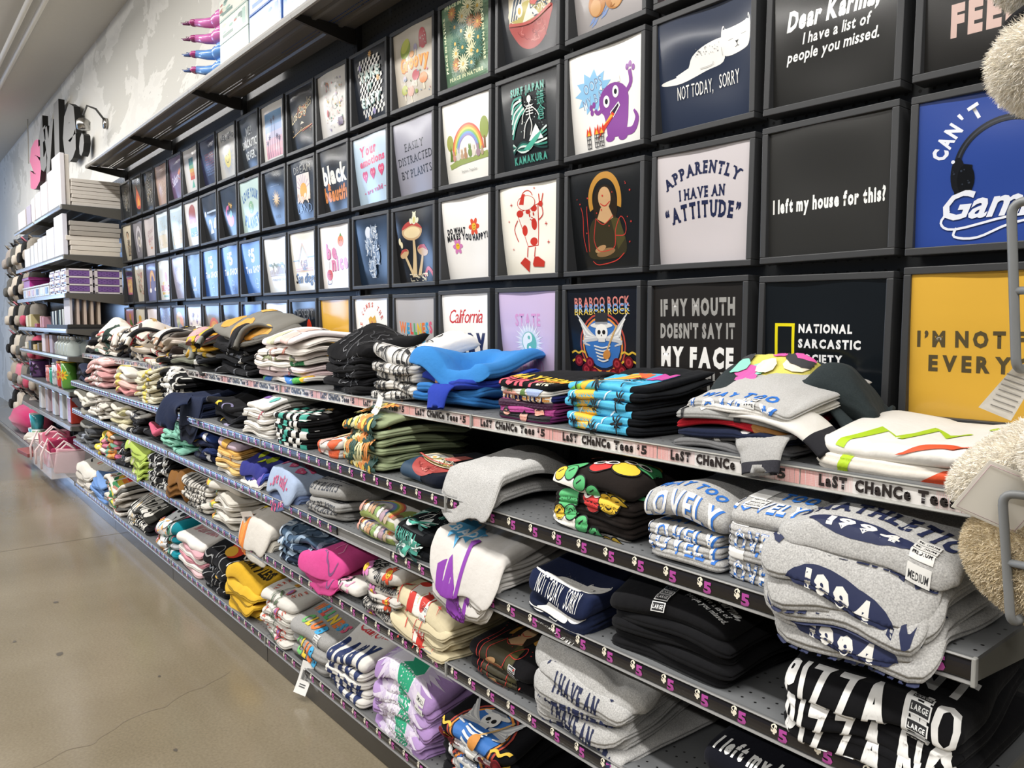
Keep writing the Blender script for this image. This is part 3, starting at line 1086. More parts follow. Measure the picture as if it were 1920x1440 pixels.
def a_rainbow_forest(a):
    for i, c in enumerate(('d9695b', 'e8a25a', 'ecd36c', '8fc06f', '7fa6d8', '9b93cf')):
        r = .335 - i * .024
        a.ring(c, .5, .36, r - .024, r, 0, 180, ky=1.05)
    a.el('a9ad5f', .13, .52, .07, .1).rect('8a6a4a', .115, .34, .145, .45).el('9aa860', .86, .6, .085, .13).rect('8f6f52', .84, .36, .875, .5).poly('66803f', [(.1, .3), (.14, .5), (.18, .3)])
    a.poly('9fae66', [(.08, .26), (.3, .31), (.6, .29), (.9, .33), (.92, .25), (.6, .24), (.3, .23), (.1, .2)])
    for x, y, c, q in ((.28, .34, 'd9d5ca', .05), (.37, .33, 'c9a98a', .04), (.45, .33, 'b98f6a', .045), (.55, .35, '7f9a5a', .05), (.63, .34, 'e5ddd0', .045), (.72, .33, 'a98f9a', .05), (.8, .32, 'b9a48c', .035), (.2, .33, 'cf9a8a', .04)):
        a.el(c, x, y, q * .8, q).el(c, x, y + q * 1.3, q * .5).el(c, x - q * .3, y + q * 1.8, q * .16, q * .4).el(c, x + q * .3, y + q * 1.8, q * .16, q * .4)
    a.txt('8c8c88', 'Explore Together', .5, .15, .03, .34, b=0)


def a_distracted(a):
    for s, y, w in (('EASILY', .66, .48), ('DISTRACTED', .49, .86), ('BY PLANTS', .31, .78)):
        a.txt('3c3f47', s, .5, y, .105, w, b=0, slab=True, rot=.03)


def a_emotions(a):
    c = 'd2577f'
    a.txt(c, 'Your', .42, .80, .15, .5, b=2, rot=.06).txt(c, 'emotions', .52, .64, .12, .74, b=2, rot=.06, sp=.05)
    for i in range(3):
        x, y = .28 + .25 * i, .42 + .02 * i
        a.el(c, x - .035, y + .03, .045, .055).el(c, x + .035, y + .03, .045, .055).poly(c, [(x - .075, y), (x + .075, y), (x, y - .085)]).ring('f0cfd9', x - .03, y + .02, .01, .017).ring('f0cfd9', x + .03, y + .02, .01, .017)
    a.txt(c, '- are valid -', .52, .22, .07, .66, b=1, rot=.06).dots([c], 8, .1, .15, .9, .9, 6, .004, .008)


def a_black_beautiful(a):
    a.txt('efece4', 'black', .5, .60, .30, .80, b=2, sp=.05).txt('d98a4e', '&', .28, .42, .12, .12, b=2).txt('d98a4e', 'beautiful', .53, .30, .24, .86, b=2, sp=.04)


def a_easy(a):
    n = 13
    for j in range(15):
        for i in range(n):
            if (i + j) % 2:
                x, y = .18 + i * .05, .1 + j * .053
                q = .02 * math.sin(j * .9)
                a.poly('e8e6e0', [(x + q, y), (x + .05 + q, y + .01), (x + .05 + .02 * math.sin((j + 1) * .9), y + .063), (x + .02 * math.sin((j + 1) * .9), y + .053)])
    for s, y, h in (('TAKE', .68, .14), ('IT', .5, .11), ('EASY', .31, .14)):
        a.txt('2f5f5c', s, .52, y - .012, h, .56 if s != 'IT' else .14, b=2, tw=.02).txt('cfe3dd', s, .5, y, h, .54 if s != 'IT' else .13, b=2, tw=.02)
    for x, y, c in ((.58, .93, 'd9a45a'), (.26, .8, '9a8fc4'), (.74, .57, 'e0b27a'), (.42, .06, 'd9a45a'), (.58, .14, '9a8fc4')):
        a.petals(c, x, y, .05, 8, .3, .1)


def a_groovy(a):
    a.txt('b9693a', 'Groovy', .51, .545, .21, .70, b=2, arc=.02, sp=.04).txt('e0a05a', 'Groovy', .5, .555, .20, .70, b=2, arc=.02, sp=.04)
    a.rect('e9e4d2', .30, .60, .36, .74).el('93a83a', .30, .76, .14, .11, .5).el('c0c64e', .30, .80, .12, .07, .5).el('b93a44', .74, .80, .085, .13).rect('b93a44', .655, .7, .825, .8).dots(['e9e4dc'], 8, .68, .72, .8, .9, 2, .006, .01)
    a.el('a9a2bf', .56, .72, .045, .05).rect('c9b89a', .545, .62, .575, .7).el('d9a06a', .46, .66, .06, .04)
    for x, y, c, q in ((.22, .24, 'a9b04a', .085), (.38, .2, 'd9b0a0', .09), (.72, .3, 'd98a5a', .09), (.55, .37, 'b9606a', .09), (.25, .38, 'c9c3cf', .05), (.53, .17, '9aa85a', .035)):
        a.rect('e3dcc8', x - q * .18, y - q * 1.6, x + q * .18, y).el(c, x, y, q, q * .75)
    a.dots(['8aa0b5', 'c98a9a', '6a7a5a'], 16, .15, .08, .85, .45, 8, .008, .02)


def a_daisies(a):
    cols = ['2f6b5c', 'e0ddb4', 'c47f48', 'e0ddb4', '2f6b5c']
    r = random.Random(6)
    spots = [(.28, .72), (.45, .80), (.6, .72), (.76, .84), (.42, .64), (.28, .52), (.58, .54), (.76, .66), (.30, .40), (.44, .44), (.76, .48), (.62, .36), (.3, .26), (.45, .24), (.62, .22), (.75, .32), (.62, .86), (.3, .86)]
    for i, (x, y) in enumerate(spots):
        a.petals(cols[i % 5], x, y, r.uniform(.085, .13), 16, .16, .18, r.random()).el('d9b45a', x, y, .022)
    for y, s in ((.10, 'PEACE IN NATURE'), (.95, 'PEACE IN NATURE')):
        a.txt('d3d9b0', s, .5, y, .045, .70, b=2)
    for x, q in ((.12, PI / 2), (.9, -PI / 2)):
        a.txt('d3d9b0', 'PEACE IN NATURE', x, .52, .045, .66, b=2, rot=q)


def a_surf(a):
    t = '4f9f8f'
    a.rect('10151a', .22, .17, .80, .82).dots(['cfdcd8'], 60, .36, .40, .78, .8, 3, .003, .007)
    for i in range(7):
        a.line([t, 'd7e6e0'][i % 2], [(.22, .36 + .055 * i), (.27, .48 + .05 * i), (.36 + .008 * i, .60 + .032 * i), (.46 - .02 * i, .64 + .026 * i)], .026)
    for i in range(6):
        a.line(['d7e6e0', '3a8676', '1c3f3c'][i % 3], [(.22, .30 - .022 * i), (.36, .20 + .02 * i), (.52, .22 + .01 * i), (.68, .36 - .03 * i), (.80, .42 - .045 * i)], .022)
    a.poly('e7efec', [(.5, .30), (.62, .47), (.74, .30)]).poly('4fae98', [(.40, .22), (.6, .34), (.74, .40), (.66, .31), (.5, .2)])
    a.el('f0efe9', .53, .75, .034, .04).line('f0efe9', [(.53, .71), (.53, .55)], .014).line('f0efe9', [(.53, .56), (.45, .48), (.42, .34)], .013).line('f0efe9', [(.53, .56), (.56, .46), (.53, .36)], .013)
    a.line('f0efe9', [(.53, .69), (.42, .6), (.40, .5)], .011).line('f0efe9', [(.53, .69), (.65, .6), (.70, .5)], .011)
    for i in range(4):
        a.line('f0efe9', [(.47, .68 - .03 * i), (.59, .68 - .03 * i)], .011)
    a.txt(t, 'SURF JAPAN', .5, .86, .085, .56, b=2).txt(t, 'KAMAKURA', .51, .11, .085, .56, b=2)
    a.txt(t, '\u938c', .72, .73, .12, .12, b=0).txt(t, '\u5009', .72, .57, .12, .12, b=0)


def a_oops(a):
    v = '8b4d9d'
    a.star('8fc3e8', .33, .60, .26, .17, 11, .3, .85)
    a.txt('dff0fb', "OOPS", .33, .66, .10, .26, b=1, rot=.22).txt('7a8fb0', "OOPS", .33, .66, .10, .26, b=0, rot=.22).txt('dff0fb', 'MY BAD!', .36, .53, .10, .36, b=1, rot=.22).txt('7a8fb0', 'MY BAD!', .36, .53, .10, .36, b=0, rot=.22)
    a.el(v, .60, .46, .20, .17).poly(v, [(.42, .46), (.80, .46), (.78, .26), (.74, .10), (.50, .12), (.47, .3)]).el(v, .53, .11, .06, .035).el(v, .7, .10, .06, .035)
    a.line(v, [(.72, .14), (.84, .14), (.90, .24), (.86, .32)], [.08, .07, .05, .02]).line(v, [(.76, .50), (.84, .58), (.83, .70)], .045).line(v, [(.46, .42), (.38, .38), (.34, .42)], .04)
    for x, y in ((.80, .73), (.84, .75), (.88, .71), (.29, .45), (.33, .47), (.30, .40)):
        a.el(v, x, y, .022, .03)
    for x, y in ((.50, .47), (.63, .54)):
        a.el('f4f4f2', x, y, .042, .058).el('2b2b33', x, y, .02, .026)
    a.poly('f4f4f2', [(.54, .36), (.66, .44), (.68, .40), (.58, .30)]).poly('33203a', [(.55, .355), (.655, .425), (.66, .40), (.58, .315)]).poly('f4f4f2', [(.42, .60), (.45, .64), (.46, .59)]).poly('f4f4f2', [(.66, .63), (.69, .69), (.70, .62)])
    a.poly('d8432f', [(.57, .36), (.42, .22), (.36, .12), (.46, .2), (.6, .33)]).poly('edb33c', [(.55, .34), (.44, .24), (.58, .32)])
    for x in (.24, .35, .42):
        a.poly('d8432f', [(x - .035, .18), (x - .02, .26), (x, .22), (x + .02, .28), (x + .04, .18)]).poly('edb33c', [(x - .02, .18), (x, .23), (x + .025, .18)])
        for j in range(3):
            a.rect('3b3b40', x - .03, .05 + .045 * j, x + .03, .058 + .045 * j)
        a.rect('3b3b40', x - .03, .05, x - .022, .18).rect('3b3b40', x + .022, .05, x + .03, .18).rect('3b3b40', x - .004, .05, x + .004, .18)


def a_cat(a):
    a.poly('efeeea', [(.05, .47), (.30, .50), (.38, .62), (.52, .685), (.70, .70), (.72, .62), (.70, .50), (.52, .47), (.25, .42), (.05, .44)], True).line('efeeea', [(.2, .48), (.34, .52)], .03)
    a.poly('efeeea', [(.69, .58), (.69, .74), (.71, .79), (.745, .755), (.93, .775), (.96, .83), (.98, .75), (.97, .60), (.92, .55), (.76, .53)], True)
    a.poly('3a4050', [(.702, .755), (.71, .78), (.728, .757)]).poly('3a4050', [(.945, .785), (.962, .815), (.967, .775)])
    a.line('9a9a98', [(.76, .655), (.81, .66)], .005).line('9a9a98', [(.89, .675), (.94, .68)], .005).poly('3a3a3c', [(.83, .635), (.865, .638), (.848, .61)]).line('3a3a3c', [(.85, .61), (.85, .595), (.83, .585)], .005).line('3a3a3c', [(.85, .595), (.87, .59)], .005)
    a.dots(['6a6a6c'], 34, .42, .60, .68, .67, 9, .003, .005).line('b9b9b6', [(.46, .50), (.58, .505), (.60, .53)], .006).line('b9b9b6', [(.70, .55), (.69, .62)], .005)
    a.txt('f1f0ec', 'NOT TODAY,', .40, .335, .115, .38, b=0).txt('f1f0ec', 'SORRY', .76, .345, .115, .21, b=0)


def a_bowl(a):
    a.poly('a84a46', [(.13, .47), (.5, .42), (.87, .49), (.82, .34), (.72, .2), (.57, .13), (.4, .14), (.25, .24)], True).scrib(['c97a72', '8a3533'], 18, .25, .2, .74, .38, 3, .01, .14).el('d8cdb0', .5, .54, .37, .15).el('b7ab63', .46, .52, .3, .11)
    a.poly('d9ccae', [(.14, .46), (.16, .74), (.28, .9), (.5, .8), (.34, .58)]).poly('2f4256', [(.2, .5), (.26, .78), (.42, .8), (.36, .6)])
    for i in range(7):
        a.line(['e6e0cf', '31485f'][i % 2], [(.16 + .02 * i, .48), (.22 + .03 * i, .66), (.34 + .02 * i, .78), (.5, .74 - .02 * i)], .016)
    a.el('efe9d8', .33, .56, .055, .07).el('e0a53a', .33, .555, .028, .036).poly('e8e2d2', [(.36, .42), (.5, .6), (.66, .44)]).scrib(['2f4256', 'e8e2d2'], 26, .52, .44, .82, .6, 5, .012, .12, .5)
    a.poly('c96a62', [(.52, .58), (.6, .55), (.72, .62), (.74, .92), (.56, .92)]).line('e0a096', [(.56, .6), (.6, .9)], .02).line('e0a096', [(.66, .62), (.68, .9)], .02).line('b9564f', [(.14, .45), (.5, .40), (.86, .48)], .03)


def a_teddy(a):
    for i in range(9):
        for j in range(5):
            if (i + j) % 2:
                x, y = .14 + i * .075 + j * .05, .06 + i * .022 + j * .05
                a.poly('8aa0cf', [(x, y), (x + .075, y + .022), (x + .125, y + .072), (x + .05, y + .05)])
    b = 'b9804a'
    a.el(b, .46, .46, .19, .2).el(b, .33, .28, .12, .12).el(b, .57, .28, .12, .11).el('cfa06c', .31, .25, .075, .08).el('cfa06c', .59, .25, .065, .07).el(b, .46, .72, .14, .13).el(b, .36, .83, .05).el(b, .57, .83, .05)
    a.scrib(['a86f3c', 'c99560'], 34, .26, .2, .66, .78, 3, .01, .06).el('2a1e16', .42, .74, .014).el('2a1e16', .5, .74, .014).el('d9b484', .46, .69, .05, .04)


def a_karma(a):
    a.txt('f0f0ee', 'Dear Karma,', .5, .655, .155, .74, b=2, sh=.18, slab=False, sp=.06, rot=.02).txt('f0f0ee', 'I have a list of', .53, .50, .085, .54, b=1, sh=.18, sp=.1, rot=.02)
    a.txt('f0f0ee', 'people you missed.', .50, .385, .085, .74, b=1, sh=.18, sp=.1, rot=.02)


def a_feelings(a):
    a.txt('c9ada4', 'FIZZY', .5, .62, .2, .86, b=2).txt('c9ada4', 'FEELINGS', .62, .31, .22, .90, b=3)


def a_pinktop(a):
    a.rect('b5848c', 0, 0, 1, .3).el('d9b9b4', .4, .55, .25)


def a_doodles(a):
    a.ring('c98a5a', .36, .80, .035, .055, 0, 180).ring('a8646a', .36, .80, .018, .032, 0, 180).rect('c98a5a', .305, .72, .325, .8).rect('c98a5a', .395, .72, .415, .8).ring('8f9198', .56, .52, .10, .106)
    a.dots(['9a8fb0', 'c98a8a', '6f9a8a', 'c9b26a', '8a8c92'], 60, .25, .12, .85, .88, 4, .008, .022).scrib(['a8a8ac', 'c9a0a0'], 34, .25, .14, .85, .86, 6, .007, .07).el('a83f4a', .34, .38, .03, .06).rect('5a4a6a', .66, .14, .8, .26)


def a_losangeles(a):
    a.txt('cfc3a4', 'Los Angeles', .5, .66, .16, .82, b=0, sh=.35, sp=.03, rot=.28).scrib(['c9724a', 'e0b27a'], 18, .34, .54, .72, .72, 2, .012, .1, .5).poly('d6cfc0', [(.44, .42), (.5, .47), (.58, .43)])
    a.line('c9a87a', [(.1, .26), (.35, .30), (.6, .34), (.92, .36)], .012).line('b8605a', [(.5, .30), (.9, .36)], .012).dots(['e0c89a', 'c98f6a'], 20, .1, .26, .9, .38, 3, .004, .01)


def a_palms(a):
    for i, c in enumerate(('6d9fd0', '82a6d3', '9db0d6', 'b8b6d2', 'd0b2c6', 'dcaebb', 'd8a2b2')):
        a.rect(c, .14, .86 - .115 * (i + 1), .88, .86 - .115 * i)
    for x, y in ((.44, .70), (.56, .74), (.34, .42), (.66, .40), (.24, .34), (.76, .36)):
        a.line('5f5a78', [(x, .06), (x, y)], .012).petals('55536f', x, y, .055, 7, .3, .1)


def a_sarcastic(a):
    for s, y, w in (('ME?', .73, .30), ('SARCASTIC?', .5, .76), ('NEVER.', .28, .5)):
        a.txt('d9dcdc', s, .5, y, .15, w, b=1, rot=.02)


def a_weekend(a):
    for i, ch in enumerate('WEEKEND'):
        a.txt('45443f', ch, .16 + i * .115, .82 + .03 * (i % 2), .12 - .005 * i, .09, b=1, rot=.2 * (-1) ** i)
    a.star('b8bcc4', .5, .42, .36, .2, 20).el('ddd07c', .5, .42, .2).el('55503a', .44, .46, .015, .03).el('55503a', .56, .46, .015, .03).ring('55503a', .5, .42, .09, .105, 200, 340)


def a_navylines(a):
    r = random.Random(8)
    for i in range(9):
        c = ['b0605c', 'a8676a', 'a06a78', '8a7a9a', '7f86ac', '7f93bd'][min(5, i * 6 // 9)]
        a.txt(c, 'ROCK AND ROLL' if i % 2 else 'SOCIAL CLUB NY', .56 + r.uniform(-.02, .02), .68 - i * .052, .032, .56, b=1)


def a_totem(a):
    for i, c in enumerate(('2f6f7a', '3f8f8a', '7fae8a', 'd9b25f', 'd98a4f', 'c75f4a')):
        a.rect(c, .36, .78 - .08 * (i + 1), .66, .78 - .08 * i)
    a.star('5fae9a', .51, .7, .05, .02, 5).poly('6fb5a0', [(.51, .30), (.4, .12), (.62, .12)])


def a_sahara(a):
    a.txt('d9cfe4', 'Sahara', .42, .5, .2, .62, b=1, sh=.3, rot=.25, sp=.03).poly('d98a6a', [(.62, .6), (.82, .72), (.86, .62), (.72, .54)]).line('b5604f', [(.6, .5), (.9, .4)], .02)


def a_faintscript(a):
    a.txt('d8c3b4', 'Wild', .5, .52, .22, .5, b=0, sh=.4, rot=.2).txt('d8c3b4', 'Free', .55, .34, .16, .4, b=0, sh=.4, rot=.2)


def a_darkprint(a):
    a.scrib(['9a9b9c', '6b6f6c', '8a7f6a'], 40, .3, .2, .7, .85, 12, .02, .2, .8)


def a_fire(a):
    a.poly('c2502f', [(.3, .2), (.26, .42), (.4, .6), (.44, .8), (.6, .56), (.7, .4), (.66, .2)]).poly('e0963f', [(.38, .2), (.38, .36), (.48, .52), (.6, .34), (.58, .2)]).el('b33a34', .5, .2, .14, .05)


def a_planet(a):
    a.txt('4a6fa5', 'LOVE YOUR', .5, .66, .19, .8, b=2, arc=.1).txt('4a6fa5', 'PLANET', .5, .27, .22, .74, b=2, arc=-.08).el('8ab58f', .52, .48, .13, .12).scrib(['e3ead6'], 6, .42, .4, .62, .56, 2, .012, .12)


def a_sunblack(a):
    a.star('cfae72', .5, .5, .17, .07, 14).el('d9bd85', .5, .5, .06).rect('4a4b4d', .3, .72, .7, .735).txt('55585c', 'SOUL', .5, .18, .06, .24, b=0)


def a_dreamland(a):
    a.txt('a5a39c', 'DREAM', .5, .86, .12, .66, b=0).rect('e9e0dc', .26, .34, .76, .78)
    for i in range(8):
        t = R(20 + i * 20)
        a.line('c9b3c4', [(.5, .5), (.5 + .26 * math.cos(t), .5 + .27 * math.sin(t))], .02)
    a.el('e6a84a', .52, .5, .13, .13).poly('f0d9c2', [(.26, .34), (.4, .42), (.56, .37), (.76, .45), (.76, .34)]).dots(['e6cdbd', 'f2e2d6'], 26, .26, .3, .78, .44, 4, .02, .05).txt('6f83a8', 'LAND', .52, .2, .14, .56, b=0)


def a_flamingo(a):
    c = 'd0618f'
    a.el(c, .52, .34, .2, .13).line(c, [(.36, .36), (.30, .5), (.38, .62), (.44, .56)], [.09, .07, .06, .05]).el(c, .42, .6, .05).el('2a2a2c', .47, .55, .025).el('7fa8b5', .58, .46, .09, .07).star('e0b25a', .62, .62, .07, .03, 5).star('e0b25a', .52, .66, .06, .025, 5)


def a_24(a):
    a.txt('e3e3e3', '24', .62, .34, .30, .56, b=2).rect('c9d9ec', .3, .62, .9, .66).el('e3e3e3', .2, .62, .04, .06)


def a_archsunset(a):
    for i, c in enumerate(('b0685f', 'c4785f', 'd69a6a', '5f7fae', '4f6f9a')):
        y = .72 - i * .1
        a.rect(c, .26, y - .1, .74, y)
    a.ring('b0685f', .5, .7, 0.001, .24, 0, 180).el('efe9e0', .52, .52, .03, .06).scrib(['cfd8e2'], 10, .26, .24, .74, .3, 3, .012, .2)


def a_palebeach(a):
    a.rect('c8dcea', .1, .55, .9, .9).rect('dfe6e6', .1, .45, .9, .55).rect('e3d9c4', .1, .12, .9, .45).scrib(['b5c5cf', 'd3c8b4'], 18, .1, .2, .9, .8, 2, .012, .2)


def a_script(a):
    a.txt('b59aa2', 'good', .5, .66, .15, .5, b=0, sh=.3, rot=.12).txt('b58a9a', 'days', .5, .46, .15, .5, b=0, sh=.3, rot=.12).ring('c46a6a', .34, .36, .05, .065).el('c98a6a', .5, .22, .12, .03)


def a_arch_grey(a):
    a.ring('c9c6d0', .5, .5, .2, .3, 0, 180, ky=1.3).rect('c9c6d0', .2, .2, .3, .5).rect('c9c6d0', .7, .2, .8, .5).ring('d9d2cc', .5, .45, .08, .15)


def a_figure(a):
    a.el('4a3f34', .5, .74, .12, .1).el('c9a98c', .5, .7, .08, .1).poly('5a5146', [(.34, .14), (.4, .6), (.6, .6), (.68, .14)]).scrib(['a88a5a', '6f5f4a', 'd9cfb8'], 30, .3, .14, .7, .6, 4, .014, .14)


def a_teeshop(a):
    a.txt('dfe6f2', '$', .40, .80, .13, .11, b=2).txt('dfe6f2', '5', .56, .74, .27, .2, b=2).txt('dfe6f2', 'Tee SHOP', .52, .47, .135, .80, b=2).ring('bcd0ee', .6, .2, .085, .095).rect('bcd0ee', .54, .19, .66, .205)


def a_five(a):
    a.txt('dfe6f2', '$', .36, .72, .13, .11, b=2).txt('dfe6f2', '5', .54, .66, .27, .2, b=2).txt('dfe6f2', 'Tee SHOP', .52, .36, .135, .80, b=2)


def a_skyline(a):
    r = random.Random(3)
    for i in range(11):
        x = .14 + i * .065
        a.rect('b3a59a', x, .34, x + .05, .38 + .12 * r.random()).el('8f9a86', x + .03, .48 + .05 * r.random(), .035, .03)
    a.rect('c3b5ab', .14, .31, .88, .335).txt('b3b0ad', 'FOREVER CALI', .5, .24, .04, .56, b=1)


def a_crest(a):
    a.el('c9cdd6', .5, .36, .09, .1).poly('c9cdd6', [(.42, .42), (.40, .52), (.48, .46)]).poly('c9cdd6', [(.58, .42), (.60, .52), (.52, .46)]).el('1c2434', .46, .38, .016).el('1c2434', .54, .38, .016).txt('c9cdd6', 'MEMBERS', .5, .2, .05, .36, b=1)


def a_lavender(a):
    a.el('d5d2e6', .5, .56, .26, .2).scrib(['c2bcdc', 'e6e2ee'], 22, .2, .2, .8, .8, 5, .014, .2)


def a_redprint(a):
    a.txt('cf6f78', 'BREAD', .52, .30, .16, .66, b=2).rect('d9b85a', .25, .14, .8, .2).rect('7fae8a', .35, .07, .7, .12).el('d98f8f', .6, .58, .09, .12).el('e0c87a', .46, .42, .16, .05)


def a_arc_small(a):
    for i, c in enumerate(('d9a46a', 'e0c08a', 'c9a8a0')):
        a.ring(c, .56, .52, .18 - .04 * i, .22 - .04 * i, 0, 180, ky=1.3)
    a.rect('d9a46a', .34, .3, .38, .52).el('f2f0ee', .36, .28, .1, .06).el('f2f0ee', .76, .3, .08, .05)


def a_floralcream(a):
    a.scrib(['b5a18f', '8f9f7a', 'c98f7f'], 40, .25, .2, .75, .8, 7, .016, .14)
    a.dots(['c98f7f', 'd9b59a', '8fa07f'], 16, .25, .2, .75, .8, 4, .02, .045)


def a_tarot(a):
    a.rect('b86a7f', .24, .22, .82, .72).rect('d9b26a', .3, .28, .76, .66).scrib(['a8485f', 'e3cf9a'], 22, .3, .28, .76, .66, 4, .016, .14)


def a_flamepale(a):
    a.el('c9b08f', .5, .5, .2, .28).scrib(['a88a6f', 'd9c8ae', '8f7f6f'], 26, .3, .25, .7, .75, 3, .016, .16)


def a_clouds(a):
    for x, y, q in ((.4, .68, .11), (.36, .45, .09), (.62, .46, .11), (.6, .25, .1)):
        a.el('cf7f9a', x, y - .02, q * 1.1, .025).el('cf7f9a', x - .02, y + .01, q * .55, .035).el('cf7f9a', x, y + .04, .035, .05)


def a_redfig(a):
    a.scrib(['b5473f', 'd9b5a5', '7f3f3a', '6f7f8f'], 40, .28, .12, .8, .7, 6, .02, .16)
    a.el('c9a08f', .52, .62, .07, .08)


def a_rainbow_big(a):
    for i, c in enumerate(('c9453c', 'dd8a3f', 'e3c94f', '5fa35a', '4f86b8', '7f5f9a')):
        r = .42 - i * .06
        a.ring(c, .56, .22, r - .06, r, 0, 180, ky=1.25)


def a_flowers(a):
    r = random.Random(5)
    for i in range(15):
        x, y = r.uniform(.2, .85), r.uniform(.1, .85)
        a.line('8fa08a', [(x, y), (x + r.uniform(-.1, .1), y - .14)], .01).petals(['8f7fb8', 'b57f9a', '6f7fb0', 'c9a0b5'][i % 4], x, y, r.uniform(.035, .065), 6, .5, .1)


def a_tree(a):
    a.el('c9ad8f', .5, .66, .26, .24).el('a8b08f', .42, .6, .16, .16).el('d99a8a', .62, .68, .12, .12).rect('8f7f72', .47, .1, .54, .5).el('8f96b0', .5, .46, .16, .14).el('e3ddd2', .5, .3, .12, .1)


def a_bluedots(a):
    a.dots(['b8c8e6', '9ab0d9', 'd3ddef'], 40, .1, .05, .9, .95, 7, .015, .04)


def a_smallwhite(a):
    a.scrib(['b5aeb8', 'c9a0a8'], 20, .25, .4, .75, .7, 3, .012, .1)
    a.txt('a898a8', 'sunny side', .5, .36, .05, .5, b=0, sh=.3)


def a_giraffe(a):
    a.rect('d9b04f', .28, .1, .5, .7).el('d9b04f', .42, .74, .14, .08).dots(['9a6a34'], 14, .3, .12, .5, .72, 2, .02, .035).el('c4626f', .72, .6, .09, .05).rect('c4626f', .68, .5, .76, .6)


def a_pinkplant(a):
    a.el('c48a3f', .5, .3, .14, .1).el('6f8f4f', .5, .55, .12, .2).petals('e0a04f', .5, .78, .12, 8, .4, .1).el('6f8f4f', .62, .5, .05, .12, -.5)


